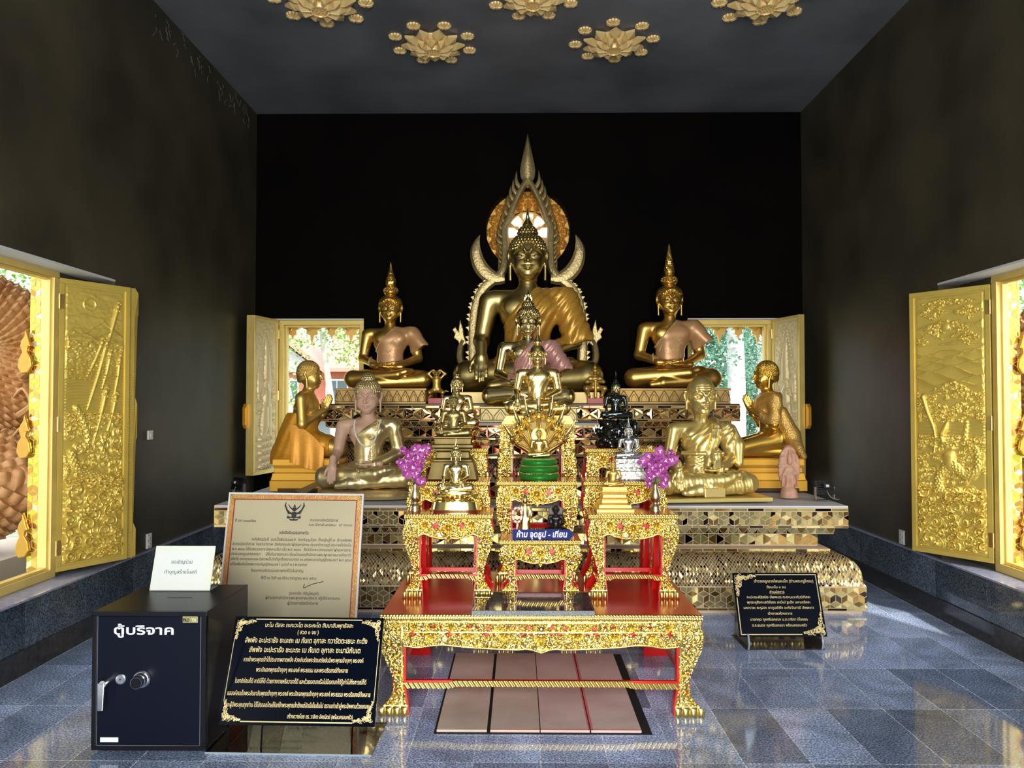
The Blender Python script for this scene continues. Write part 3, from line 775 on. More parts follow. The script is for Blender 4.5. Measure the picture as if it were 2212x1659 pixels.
def swirls(X, Z, x0, x1, z0, z1, r0, r1, n, seed, s=None):
    rnd = random.Random(seed); H = np.zeros_like(X)
    for _ in range(n):
        cx, cz, r = rnd.uniform(x0, x1), rnd.uniform(z0, z1), rnd.uniform(r0, r1)
        k = spiral(X, Z, cx, cz, r, s=rnd.choice((-1, 1)) if s is None else s, ph=rnd.uniform(0, 6), turns=rnd.uniform(1.6, 2.8))
        m = np.hypot(X-cx, Z-cz) < r*.8
        H = np.where(m, np.maximum(k, H*.35), np.maximum(H, k))
    return H
def scales_pat(L, D): return np.cos(L*180)*np.cos(D*260)
def design(kind, W, Hh):
    """height field of the carved picture"""
    def f(X, Z):
        v = 1-Z/Hh; u = X/W; H = .004*fbm(X*40, Z*40, 3, 5)
        if kind in ('left', 'right'):
            if kind == 'left':
                sky_ = v < .17
                H += np.where(sky_, .004*np.clip(np.sin(Z*70+4*fbm(X*9, Z*9, 2, 2)*2), .4, 1), 0)
                R = np.hypot(X-.40*W, Z-.935*Hh); H += .007*np.exp(-((R-.042)/.004)**2)
                # mountains
                for k, (c, a, b) in enumerate(((.62,.175,.05),(.75,.19,.03),(.25,.20,.03))):
                    rid = a - b*np.clip(1-np.abs(u-c)/.3, 0, 1) - .01*fbm(X*30+k, X*0, 3, k)
                    H += .004*np.exp(-((v-rid)/.004)**2) + np.where((v > rid) & (v < rid+.05), .003+.003*fbm(X*50, Z*90, 3, k), 0)
                H += np.where((v > .2) & (v < .34), .016*fbm(X*60, Z*90, 3, 8), 0)
                H += np.where((v > .29) & (v < .50), .0045*np.sin(Z*300+9*fbm(X*12, Z*8, 2, 4)), 0)
                mid = (v > .46) & (v < .74); H += np.where(mid, .016*swirls(X, Z, 0, W, Hh*.27, Hh*.54, .025, .055, 110, 3), 0)
                low = v > .70; H = np.where(low, H + .034*swirls(X, Z, 0, W, 0, Hh*.31, .045, .088, 85, 11), H)
                # dragon boats: long prows leaning to the right, and a serpent coil
                for (x0, z0, x1, z1) in ((.45,.60,.86,.94),(.38,.55,.68,.80),(.35,.66,.60,.80),(.62,.63,.74,.76),(.82,.60,.9,.74),(.45,.40,.68,.62),(.72,.47,.84,.60)):
                    P = curve_pts([(x0*W, z0*Hh), ((x0+x1)/2*W+.006, (z0+z1)/2*Hh), (x1*W, z1*Hh)], 6)
                    H = np.maximum(H, stroke(X, Z, P, [.006+.012*(k/len(P)) for k in range(len(P))], 1.5))
                    for q in range(3): H = np.maximum(H, .024*spiral(X, Z, x1*W-.006+q*.008, z1*Hh-.03+.026*q, .026-.004*q, 1, q, turns=2))
                P = curve_pts([(.14*W,.40*Hh),(.22*W,.34*Hh),(.50*W,.315*Hh),(.80*W,.29*Hh),(.86*W,.235*Hh),(.66*W,.205*Hh),(.42*W,.20*Hh),(.28*W,.17*Hh),(.30*W,.145*Hh)], 8)
                H = np.maximum(H, stroke(X, Z, P, [.030]*len(P), .9, pat=scales_pat))
                P = curve_pts([(.72*W,.46*Hh),(.62*W,.42*Hh),(.72*W,.375*Hh),(.92*W,.37*Hh)], 8)
                H = np.maximum(H, stroke(X, Z, P, [.022]*len(P), .9, pat=scales_pat))
                P = curve_pts([(.2*W,.56*Hh),(.34*W,.5*Hh),(.40*W,.43*Hh),(.3*W,.40*Hh)], 8)
                H = np.maximum(H, stroke(X, Z, P, [.022]*len(P), .9, pat=scales_pat))
            else:
                H += np.where(v < .2, .003*np.sin(Z*50+5*fbm(X*8, Z*8, 2, 2)) + .004*fbm(X*40, Z*90, 3, 6), 0)
                for (cx, cv, a, b) in ((.45,.035,.45,.02),(.28,.07,.22,.03),(.78,.075,.22,.03),(.45,.135,.33,.05),(.12,.18,.12,.02),(.78,.175,.17,.03)):
                    m = (np.abs((u-cx)/a) + np.abs((v-cv)/b)) < 1
                    H += np.where(m, .014*swirls(X, Z, (cx-a)*W, (cx+a)*W, (1-cv-b)*Hh, (1-cv+b)*Hh, .018, .034, 40, int(cx*100)+1), 0)
                R = np.hypot(X-.46*W, Z-(1-.128)*Hh); H = np.where(R < .036, .016*np.sqrt(np.clip(1-(R/.036)**2, 0, 1))+.004, H)
                for k in range(7):
                    rid = .215+.02*k + .022*np.sin(u*7+k*1.9)*np.cos(u*3+k) + .01*fbm(X*25+9*k, X*0, 2, k)
                    H = np.maximum(H, np.where((v > rid) & (v < rid+.10), .012*np.exp(-(v-rid)/.012), 0)+.003)
                tr = (v > .355+.03*np.sin(u*9)) & (v < .50)
                H += np.where(tr, .016*swirls(X, Z, 0, W, Hh*.5, Hh*.66, .014, .030, 170, 8), 0)
                H += np.where((v > .48) & (v < .60), .003*np.sin(Z*260+7*fbm(X*14, Z*8, 2, 4)) + .005*fbm(X*50, Z*50, 2, 1), 0)
                H += np.where((v > .55) & (v < .80), .016*swirls(X, Z, 0, W, Hh*.2, Hh*.46, .020, .042, 130, 13), 0)
                low = v > .76
                H = np.where(low, H+.030*swirls(X, Z, 0, W, 0, Hh*.25, .032, .068, 120, 21), H)
                # figure blowing a conch, crowned, with a long tail
                S = lambda P, r, h=1.1, pat=None: stroke(X, Z, [(a*W, b*Hh) for a, b in P], r, h, pat=pat)
                H = np.maximum(H, S([(.50,.335),(.50,.37),(.47,.40)], [.045,.050,.030], .8))
                H = np.maximum(H, S([(.40,.44),(.41,.425)], [.022,.020], 1.5))
                H = np.maximum(H, S([(.40,.455),(.44,.475),(.50,.52)], [.024,.022,.006], 1.3))
                H = np.maximum(H, S([(.55,.40),(.42,.385),(.28,.375),(.30,.43)], [.020,.016,.013,.010], 1.8))
                H = np.maximum(H, S(curve_pts([(.30,.44),(.28,.48),(.20,.54),(.14,.60)], 5), [.010+.0008*k for k in range(16)], 1.8))
                H = np.maximum(H, S(curve_pts([(.55,.34),(.72,.30),(.88,.33),(.86,.40),(.72,.43),(.74,.50)], 8), [.040-.0006*k for k in range(41)], .8, scales_pat))
                H = np.maximum(H, S(curve_pts([(.45,.33),(.35,.28),(.40,.23),(.60,.24)], 6), [.036]*19, .8, scales_pat))
        else:
            s = 1 if kind == 'back_left' else -1
            uu = u if s > 0 else 1-u
            H += .006*swirls(X, Z, 0, W, 0, Hh, .014, .024, 260, 31)
            H += np.where(v > .5, .012*swirls(X, Z, 0, W, 0, Hh*.5, .02, .05, 70, 33), 0)
            S = lambda P, r, h=1.2, pat=None: stroke(X, Z, [((a if s > 0 else 1-a)*W, b*Hh) for a, b in P], r, h, pat=pat)
            H = np.maximum(H, S([(.50,.62),(.52,.74),(.50,.85),(.46,.94)], [.055,.045,.025,.004], .9))
            for a in (-1, 1):
                H = np.maximum(H, S(curve_pts([(.5+a*.30,.50),(.5+a*.32,.66),(.5+a*.20,.80),(.5+a*.05,.93)], 6), [.010]*19, 1.6, lambda L, D: np.cos(L*160)))
                H = np.maximum(H, S([(.5+a*.38,.52),(.5+a*.36,.64),(.5+a*.37,.72)], [.022,.015,.003], 1.3))
            H = np.maximum(H, S([(.48,.44),(.50,.52),(.48,.58)], [.055,.060,.03], .9))
            H = np.maximum(H, S([(.38,.54),(.30,.50),(.46,.53)], [.018,.016,.012], 1.6))
            H = np.maximum(H, S([(.50,.605),(.50,.59)], [.028,.03], 1.3))
            H = np.maximum(H, S([(.45,.44),(.40,.30),(.35,.22)], [.05,.07,.04], .8))
            H = np.maximum(H, S([(.62,.42),(.60,.28),(.70,.20)], [.05,.05,.03], .8))
            for k in range(5): H = np.maximum(H, S([(.22,.03+.045*k),(.65,.04+.045*k)], [.04,.045], .9, scales_pat))
            H = np.maximum(H, S([(.12,.46),(.18,.60),(.14,.70)], [.02,.018,.004], 1.4))
        # flat border
        e = np.minimum(np.minimum(X, W-X), np.minimum(Z, Hh-Z))
        return np.where(e < .012, .001, H*np.clip((e-.012)/.01, 0, 1)+.001)
    return f

def shutter(name, label, kind, p0, ang, W, Hh, z0, m, edge_side, thick=.04, astragal=None, paint=None):
    """panel from p0 along ang (local x), carved face towards local -y"""
    t = thing(name, label, 'shutter', (p0[0], p0[1], z0), math.radians(ang))
    b = .034
    MB().box(0, W, .0065, thick, 0, Hh).obj('leaf', m, t)
    mb = MB()
    mb.box(0, W, -.006, .006, 0, b); mb.box(0, W, -.006, .006, Hh-b, Hh); mb.box(0, b, -.006, .006, b+.0002, Hh-b-.0002); mb.box(W-b, W, -.006, .006, b+.0002, Hh-b-.0002)
    mb.obj('border_frame', m, t, bevel=.002)
    relief('carved_picture', W-2*b, Hh-2*b, .0030 if kind in ('left','right') else .006, None, design(kind, W-2*b, Hh-2*b), .006, paint or m, t, M=Matrix.Translation((b, .004, b)))
    if astragal:
        x0, bumps = astragal
        pts_r = []; s = 1 if x0 >= W*.5 else -1
        w0, w1 = .055, .085
        zz = [0]
        out = []
        for (c, hh) in bumps: out += [(w0, c-hh), (w1, c-hh*.62), (w1, c+hh*.62), (w0, c+hh)]
        pts = [(x0-.03*s, 0)] + [(x0+s*w0, 0)] + [(x0+s*a, min(Hh, max(0, z))) for a, z in out] + [(x0+s*w0, Hh), (x0-.03*s, Hh)]
        MB().prism(pts, thick*.6, thick+.03).obj('astragal', m, t, bevel=.003)
        for (c, hh) in bumps:
            pass
        mb = MB(); n = int(Hh/.018)
        for k in range(n):
            z = .01+k*.018
            for q in (0, 1):
                xa, xb = x0+s*(.006+q*.020), x0+s*(.024+q*.020)
                zz = z if q else z+.010
                mb.add([(xa, thick*.6-.001, z+(.0 if q == 0 else .010)), (xb, thick*.6-.001, z+(.010 if q == 0 else 0)), (xb, thick*.6-.006, z+.006+(.010 if q == 0 else 0)), (xa, thick*.6-.006, z+.006+(0 if q == 0 else .010))], [(0,1,2,3)])
        mb.obj('chevron_carving', m, t)
    # hinges
    hx = 0 if edge_side == 'hinge0' else W
    for z in (.16, Hh*.5, Hh-.16):
        mb = MB(); mb.lathe([(.008, z-.05), (.008, z+.05)], 12, (hx, -.008, 0)); mb.box(min(hx, hx+(.03 if hx == 0 else -.03)), max(hx, hx+(.03 if hx == 0 else -.03)), -.010, -.004, z-.05, z+.05)
        mb.obj('hinge', brass, t, smooth=True)
    return t
shutter('carved_shutter', 'gold carved window shutter with round sun over mountains, dragon boats and a serpent in waves', 'left', (-3.10, 5.005), 60.4, .505, 1.975, .465, gold_yellow, 'hinge0', astragal=(.505, ((1.86,.13),(1.0,.20),(.10,.17))))
shutter('carved_shutter', 'gold carved window shutter with a crowned figure blowing a conch under clouds and sun', 'right', (2.965, 5.715), -55.7, .565, 1.94, .485, gold_yellow, 'hingeW')
pale = mat('pale_gold_carving', (.93,.76,.42), .15, .45)
sh3 = shutter('carved_shutter', 'pale gold shutter with praying figure beside the kneeling monk wearing a patterned orange robe', 'back_left', (-2.775, 7.80), 79, .50, 1.68, .835, frame_gold, 'hingeW', thick=.085, paint=pale)
sh4 = shutter('carved_shutter', 'pale gold shutter with praying figure behind the small terracotta figurine', 'back_right', (2.79, 8.29), -76, .50, 1.68, .835, frame_gold, 'hinge0', thick=.055, paint=pale)
for s_, x in ((sh3, .0), (sh4, .50)):
    o8 = [(-.03,-.08),(.03,-.12),(.03,-.12),(.05,-.08),(.05,.08),(.03,.12),(-.03,.12),(-.05,.08),(-.05,-.08),(-.03,-.12)]
    o8 = [(-.045,-.09),(-.02,-.13),(.02,-.13),(.045,-.09),(.045,.09),(.02,.13),(-.02,.13),(-.045,.09)]
    MB().prism(o8, .06, .10, M=Matrix.Translation((x, .0, .62))).obj('latch_block', gold_orange, s_, bevel=.004)

# ---- window frames (structure)
def wframe(name, axis, t0, t1, u0, u1, z0, z1, wdt, M=None):
    o = bpy.data.objects.new(name, None); COL.objects.link(o); struct(o)
    lo, hi = min(t0, t1), max(t0, t1)
    def bx(mb, a0, a1, b0, b1, l=lo, h=hi):
        if axis == 'x': mb.box(l, h, a0, a1, b0, b1)
        else: mb.box(a0, a1, l, h, b0, b1)
    mb = MB(); bx(mb, u0, u0+wdt, z0+wdt, z1-wdt); bx(mb, u1-wdt, u1, z0+wdt, z1-wdt); bx(mb, u0, u1, z1-wdt, z1); bx(mb, u0, u1, z0, z0+wdt)
    mb.obj('window_frame', frame_gold, o, bevel=.004)
    mb = MB(); q = wdt+.018; l2, h2 = lo+(hi-lo)*.35, lo+(hi-lo)*.8
    bx(mb, u0+wdt, u0+q, z0+q, z1-q, l2, h2); bx(mb, u1-q, u1-wdt, z0+q, z1-q, l2, h2); bx(mb, u0+wdt, u1-wdt, z1-q, z1-wdt, l2, h2); bx(mb, u0+wdt, u1-wdt, z0+wdt, z0+q, l2, h2)
    mb.obj('frame_stop', frame_gold, o, bevel=.003)
    return o
wframe('window_1', 'x', XL-.155, XL-.245, WL[0], WL[1], .437, 2.49, .055)
wframe('window_2', 'x', XR+.155, XR+.245, WR[0], WR[1], .437, 2.49, .055)
wframe('window_3', 'y', YB+.02, YB+.20, BL[0], BL[1], .6, 2.515, .05)
wframe('window_4', 'y', YB+.02, YB+.20, BR[0], BR[1], .6, 2.515, .05)

# ---- outside: mirrored window surround with gilded flame leaves, serpent sculpture
mir_y = mat('mirror_yellow', (.72,.66,.06), .8, .12); mir_y2 = mat('mirror_pale_yellow', (.98,.95,.5), .7, .12); mir_o = mat('mirror_orange', (.70,.38,.08), .9, .12)
def flat_tiles(name, W, H, pat, gap, mats_w, parent, M, base):
    MB().box(0, W, 0, .02, 0, H).obj(name+'_grout', base, parent, M=M)
    mb = MB()
    for p in pat(0, W, 0, H):
        p = clip_rect(p, 0, W, 0, H)
        if not p: continue
        cu = sum(a for a, _ in p)/len(p); cv = sum(b for _, b in p)/len(p); ta, tb = random.gauss(0, .05), random.gauss(0, .05)
        vs = []
        for (u, v) in p:
            du, dv = u-cu, v-cv; L = math.hypot(du, dv) or 1; k = max(.2, 1-gap/L); vs.append((cu+du*k, -.003-(ta*du+tb*dv), cv+dv*k))
        mb.cur = random.choices(range(len(mats_w)), [w_ for _, w_ in mats_w])[0]; mb.add(vs, [list(range(len(vs)))])
    mb.obj(name, [m_ for m_, _ in mats_w], parent, M=M)
def flame_leaf(mb, c, s, M=None, mir=1, d=.03):
    pts = [(0,0),(.055,.01),(.085,.06),(.075,.13),(.045,.18),(.05,.21),(.075,.22),(.06,.26),(.05,.30),(.03,.36),(.022,.30),(.0,.27),(-.012,.22),(.005,.17),(-.02,.12),(-.028,.05)]
    mb.prism([(c[0]+mir*a*s, c[1]+b*s) for a, b in pts], -d/2, d/2, M=M)
def surround(name, label, X0, X1, Y, mx):
    t = thing(name, label, 'window surround', (min(X0, X1), Y, .44))
    W_ = abs(X1-X0)
    flat_tiles('mirror_tiles', W_, 2.02, lambda *a: pat_cubes(*a, s=.042), .003, [(mir_y, .45), (mir_y2, .12), (mir_o, .55)], t, Matrix.Translation((0,0,0)), mat('surround_grout', (.85,.55,.25), 0, .6))
    gl = mat('gilded_flame_leaf', (.55,.30,.05), .6, .32, bump=.15, bscale=25)
    for k, z in enumerate((.12, .78, 1.35)):
        mb = MB(); flame_leaf(mb, (0, 0), .85); o = mb.obj('flame_leaf', gl, t, bevel=.008); o.location = (-.03 if mx > 0 else W_+.03, -.03, z); o.scale = (mx, 1, 1)
    return t
surround('window_surround', 'yellow mirror mosaic window surround with gilded flame leaves outside the shutter with the sun and boats', XL-.24, XL-.37, 5.03, 1)
surround('window_surround', 'yellow mirror mosaic window surround with gilded flame leaves outside the shutter with the conch blower', XR+.24, XR+.37, 5.27, -1)

def scaly(name, label, pts, rad, m, ny=60):
    """serpent sculpture: tube with raised overlapping scales"""
    P = [Vector(p) for p in curve_pts(pts, 10)]; n = len(P); seg = 72
    if n > 2: pass
    V = []; prev = None; Ls = 0
    fine = []
    for i in range(n-1):
        for k in range(5): fine.append((P[i].lerp(P[i+1], k/5), rad[0]+(rad[1]-rad[0])*((i+k/5)/(n-1))))
    for i, (p, r) in enumerate(fine):
        t = (fine[min(i+1, len(fine)-1)][0]-fine[max(i-1, 0)][0]).normalized()
        if prev is None: a = t.cross(Vector((0, 1, .1))).normalized()
        else: a = (prev-t*prev.dot(t)).normalized()
        prev = a; b = t.cross(a)
        if i: Ls += (p-fine[i-1][0]).length
        for k in range(seg):
            an = 2*PI*k/seg
            row = Ls/.05; q = (k/seg*18 + (.5 if int(row) % 2 else 0)) % 1; fr = row % 1
            sc = .024*(1-fr)*(1-.6*abs(q-.5)*2) + (.016 if abs(q-.5) < .42*(1-fr*.6) else 0)
            V.append(p + (a*math.cos(an)+b*math.sin(an))*(r+sc))
    N = len(fine)
    I, K = np.meshgrid(np.arange(N-1), np.arange(seg), indexing='ij')
    F = np.stack([I*seg+K, I*seg+(K+1) % seg, (I+1)*seg+(K+1) % seg, (I+1)*seg+K], -1).reshape(-1, 4)
    t = thing(name, label, 'sculpture', (0,0,0)); o = np_obj('scaled_body', np.array([tuple(v) for v in V]), F, m, t, smooth=50)
    return t
naga_m = mat('orange_terracotta', (.46,.20,.06), .1, .5, col2=(.66,.36,.15), vscale=9)
for (nm, pts, r, sx) in (('serpent sculpture with orange scales outside the window beside the donation safe', [(-3.95,5.1,2.45),(-3.62,5.45,2.15),(-3.75,5.6,1.7),(-3.95,5.5,1.35),(-3.72,5.45,1.0),(-4.1,5.3,.72)], (.16,.26), -1),
                         ('serpent sculpture with orange scales outside the window near the floor watermark side', [(4.15,5.35,2.4),(3.92,5.7,2.1),(4.05,5.8,1.6),(4.12,5.7,1.2),(4.0,5.7,.9),(4.3,5.5,.6)], (.15,.24), 1)):
    label = nm if sx < 0 else 'serpent sculpture with orange scales outside the window next to the conch blower shutter'
    t = scaly('serpent_sculpture', label, pts, r, naga_m)
    # curled fins of the crest
    for k in range(5):
        P = curve_pts([(sx*-0+pts[2][0]+sx*-.16, pts[2][1]-.22, .95+.28*k), (pts[2][0]-sx*.26, pts[2][1]-.25, 1.03+.28*k), (pts[2][0]-sx*.20, pts[2][1]-.26, 1.14+.28*k), (pts[2][0]-sx*.12, pts[2][1]-.25, 1.08+.28*k)], 5)
        MB().tube(P, [.05-.0026*i for i in range(len(P))], 8, .6).obj('crest_curl', naga_m, t, smooth=True)
    MB().box(min(pts[5][0]-.5, pts[5][0]+.5), pts[5][0]+.5, 5.0, 6.1, -1.2, .5).obj('plinth', mat('plinth_plaster', (.75,.62,.45), 0, .7), t)
# gilded pelmet carvings under the eaves outside the two back windows
for k, (x0, x1) in enumerate(((-2.95, -1.60), (1.75, 3.05))):
    t = thing('carved_pelmet', ['gilded scroll pelmet hanging under the eaves seen beside the red roofed house', 'gilded scroll pelmet hanging under the eaves seen above the pale tree trunks'][k], 'pelmet', (x0, YB+.30, 2.62))
    gl = mat('gilded_pelmet', (.92,.58,.16), .5, .4)
    MB().box(0, x1-x0, 0, .03, -.14, .03).obj('pelmet_board', gl, t)
    n = 6
    for i in range(n):
        cx = (i+.5)/n*(x1-x0); r = .11 if i % 2 == 0 else .075
        mb = MB()
        mb.prism([(cx-r, -.12), (cx-r*.95, -.17), (cx-r*.55, -.19), (cx-r*.62, -.235), (cx-r*.2, -.25), (cx, -.17-r*1.7), (cx+r*.2, -.25), (cx+r*.62, -.235), (cx+r*.55, -.19), (cx+r*.95, -.17), (cx+r, -.12)], -.012, .03)
        P = curve_pts([(cx-r*.6, -.02, -.16), (cx-r*.3, -.025, -.20), (cx, -.025, -.17), (cx-.02, -.025, -.15)], 4); mb.tube(P, .008, 6)
        mb.obj('scroll_drop', gl, t, bevel=.004)

# ---- garden
ground_m = mat('garden_ground', (.20,.26,.12), 0, .9, col2=(.40,.38,.28), vscale=2)
g = struct(MB().box(-60, 60, -30, 80, -1.35, -1.2).obj('ground', ground_m))
leaf_m = mat('young_green_leaves', (.30,.55,.12), 0, .5, var=.5, vscale=3)
leaf_m2 = mat('blue_green_leaves', (.14,.32,.22), 0, .5, var=.6, vscale=3)
bark = mat('pale_bark', (.62,.56,.50), 0, .8, var=.2, vscale=6); bark2 = mat('grey_white_bark', (.72,.70,.70), 0, .8, var=.2, vscale=8)
def tree(label, x, y, trunks, crown, n, m, bk, size=.14, grp=None, seed=0):
    rnd = random.Random(seed)
    t = thing('tree', label, 'tree', (x, y, -1.2), group=grp)
    for (dx, dx2, r, h) in trunks:
        P = curve_pts([(dx, 0, 0), (dx+(dx2-dx)*.4+.06, .1, h*.4), (dx+(dx2-dx)*.7-.05, 0, h*.7), (dx2, 0, h)], 5)
        MB().tube(P, [r*(1-.45*i/len(P)) for i in range(len(P))], 10).obj('trunk', bk, t, smooth=True)
    V = []; F = []
    for i in range(n):
        c = crown[rnd.randrange(len(crown))]
        while True:
            p = Vector((rnd.uniform(-1, 1), rnd.uniform(-1, 1), rnd.uniform(-1, 1)))
            if p.length < 1: break
        p = Vector((c[0]+p.x*c[3], c[1]+p.y*c[3], c[2]+.9+p.z*c[4]))
        e = Euler((rnd.uniform(-1, 1), rnd.uniform(-1, 1), rnd.uniform(0, 6.3))).to_matrix()
        s = size*rnd.uniform(.6, 1.2)
        q = [e @ Vector(a)*s for a in ((0,0,0),(.35,.28,.06),(1,0,-.1),(.35,-.28,.06))]
        b = len(V); V += [p+a for a in q]; F.append((b, b+1, b+2, b+3))
    np_obj('foliage', np.array([tuple(v) for v in V]), np.array(F), m, t, smooth=False)
    return t
G = 'trees outside the back windows'
tree('leafy tree with two thin leaning trunks in front of the red roofed house', -4.6, 15, [(.1,-.3,.09,6),(.9,.6,.08,6)], [(-.3,0,3.6,1.2,.8),(.6,0,4.4,1.3,.9),(-1.2,0,3.0,.8,.6),(1.4,.2,3.4,.9,.9),(0,0,5.6,1.8,.8)], 9000, leaf_m, bark, .085, G, 1)
tree('pale green sapling standing nearest the opening behind the kneeling monk', -4.55, 11.5, [(.9,.7,.045,4)], [(.9,0,2.3,.5,.5),(.4,0,3.2,.7,.5),(-.4,0,2.5,.35,.4)], 1800, leaf_m, bark, .07, G, 2)
tree('straight grey white trunk seen beside the statue in the tall spire crown', 4.3, 15, [(0,0,.20,8)], [(0,.6,4,1.3,2.2)], 4000, leaf_m2, bark2, .11, G, 3)
tree('thinner grey white trunk next to the gold shutter of the back window', 6.6, 20.5, [(0,.05,.17,8)], [(.3,.4,3.8,1.3,2.2)], 4000, leaf_m2, bark2, .12, G, 4)
tree('dense blue green tree filling the view between the pale trunks', 8.4, 30, [(0,0,.15,3)], [(0,0,4.2,4.6,3.6),(-1.5,0,6,3.5,2.5),(1,0,2,4.0,1.6)], 22000, leaf_m2, bark, .24, G, 5)
tree('garden bush outside the window beside the donation safe', -9.5, 12.5, [(0,0,.08,1)], [(0,0,1.0,1.8,.9),(1,0,3.6,2,1.5)], 7000, leaf_m, bark, .11, None, 6)
tree('garden bush outside the window next to the conch blower shutter', 10.5, 13.5, [(0,0,.08,1)], [(0,0,1.0,1.8,.9),(-1,0,3.8,2.2,1.6)], 7000, leaf_m, bark, .11, None, 7)
# house with red roofs
t = thing('house', 'red roofed house with brown plank walls and white framed windows behind the trees', 'house', (-10.5, 40, -1.2))
hw = mat('brown_plank_wall', (.42,.15,.09), 0, .7, var=.1); wfm = mat('white_window_frame', (.75,.78,.82), 0, .4); roofm = mat('red_roof_tiles', (.62,.26,.20), 0, .6, bump=.4, bscale=12)
MB().box(-7, 8.5, 0, 6, 2.6, 4.7).obj('wall', hw, t); MB().box(-7, 8.5, .3, 6, 0, 2.6).obj('wall', mat('shop_glass_wall', (.30,.40,.46), 0, .2), t)
MB().prism([(-1.6,2.1),(.2,2.75),(.2,2.9),(-1.6,2.25)], -7.3, 8.8, ax='x').obj('lower_roof', roofm, t)
MB().prism([(-1.0,4.4),(3,8.0),(7,4.4),(7,4.6),(3,8.2),(-1.0,4.6)], .3, 9, ax='x').obj('roof', roofm, t)
MB().prism([(-4.6,4.4),(-2.6,6.3),(0,4.4)], -.3, 6).obj('gable_wall', mat('grey_gable', (.50,.52,.55), 0, .7), t)
MB().prism([(-5.0,4.3),(-2.6,6.6),(.3,4.3),(.3,4.6),(-2.6,6.95),(-5.0,4.6)], -.9, 6).obj('gable_roof', roofm, t)
for x in (-1.9, .75, 2.1):
    MB().box(x-.6, x+.6, -.06, .0, 2.9, 4.05).obj('window', wfm, t)
    for s in (0, 1): MB().box(x-.53+s*.56, x-.03+s*.56, -.08, -.05, 3.0, 3.95).obj('pane', mat('house_window_glass', (.06,.13,.15), 0, .1), t)
# ================================================================= statues grown as distance fields
import openvdb as vdb
class Field:
    def __init__(s, lo, hi, cell):
        s.lo = np.array(lo, float); s.c = cell
        n = np.ceil((np.array(hi)-s.lo)/cell).astype(int)+1
        s.ax = [s.lo[i]+np.arange(n[i])*cell for i in range(3)]
        s.d = np.full(n, .25, np.float32)
    def sub(s, lo, hi, pad):
        sl = []
        for i in range(3):
            a = int(max(0, math.floor((lo[i]-pad-s.lo[i])/s.c))); b = int(min(s.d.shape[i], math.ceil((hi[i]+pad-s.lo[i])/s.c)+1))
            if b <= a: return None
            sl.append(slice(a, b))
        X = s.ax[0][sl[0]][:,None,None]; Y = s.ax[1][sl[1]][None,:,None]; Z = s.ax[2][sl[2]][None,None,:]
        return tuple(sl), X, Y, Z
    def mix(s, sl, q, k, op='u'):
        d = s.d[sl]
        if op == 'u':
            if k <= 0: r = np.minimum(d, q)
            else:
                h = np.maximum(k-np.abs(d-q), 0)/k; r = np.minimum(d, q)-h*h*k*.25
        else:
            q = -q
            if k <= 0: r = np.maximum(d, q)
            else:
                h = np.maximum(k-np.abs(d-q), 0)/k; r = np.maximum(d, q)+h*h*k*.25
        s.d[sl] = r
    def cap(s, a, b, ra, rb=None, k=.03, op='u', flat=None):
        """capsule with two radii; flat=(axis, factor) squeezes it along a world axis"""
        rb = ra if rb is None else rb
        a = np.array(a, float); b = np.array(b, float); R = max(ra, rb)
        w = s.sub(np.minimum(a, b)-R, np.maximum(a, b)+R, k+s.c*2+.02)
        if not w: return s
        sl, X, Y, Z = w; ab = b-a; L2 = ab.dot(ab)+1e-12
        t = np.clip(((X-a[0])*ab[0]+(Y-a[1])*ab[1]+(Z-a[2])*ab[2])/L2, 0, 1)
        D = [X-a[0]-ab[0]*t, Y-a[1]-ab[1]*t, Z-a[2]-ab[2]*t]
        if flat: D[flat[0]] = D[flat[0]]*flat[1]
        q = np.sqrt(D[0]**2+D[1]**2+D[2]**2)-(ra+(rb-ra)*t)
        s.mix(sl, q.astype(np.float32), k, op); return s
    def ell(s, c, r, k=.03, op='u', rot=None):
        c = np.array(c, float); r = np.array(r, float); R = r.max()
        w = s.sub(c-R, c+R, k+s.c*2+.02)
        if not w: return s
        sl, X, Y, Z = w; x, y, z = X-c[0], Y-c[1], Z-c[2]
        if rot is not None:
            M = np.array(rot.transposed()) ; x, y, z = (M[0][0]*x+M[0][1]*y+M[0][2]*z, M[1][0]*x+M[1][1]*y+M[1][2]*z, M[2][0]*x+M[2][1]*y+M[2][2]*z)
        k0 = np.sqrt((x/r[0])**2+(y/r[1])**2+(z/r[2])**2)+1e-9
        k1 = np.sqrt((x/r[0]**2)**2+(y/r[1]**2)**2+(z/r[2]**2)**2)+1e-9
        s.mix(sl, (k0*(k0-1)/k1).astype(np.float32), k, op); return s
    def path(s, pts, rad, k=.02, flat=None, op='u'):
        for i in range(len(pts)-1):
            ra, rb = (rad[i], rad[i+1]) if hasattr(rad, '__len__') else (rad, rad)
            s.cap(pts[i], pts[i+1], ra, rb, k, op, flat)
        return s
    def grid(s):
        return s.ax[0][:,None,None], s.ax[1][None,:,None], s.ax[2][None,None,:]
    def mesh(s, d=None):
        d = s.d if d is None else d
        g = vdb.FloatGrid(background=.25); g.copyFromArray(np.ascontiguousarray(d, dtype=np.float32), tolerance=0)
        p, q = g.convertToQuads(isovalue=0.0)
        return p*s.c+s.lo, q.astype(np.int32)[:, ::-1]

def join(parts):
    V = []; F = []; n = 0
    for v, f in parts:
        if len(v) == 0: continue
        V.append(v); F.append(f+n); n += len(v)
    return np.concatenate(V), np.concatenate(F)

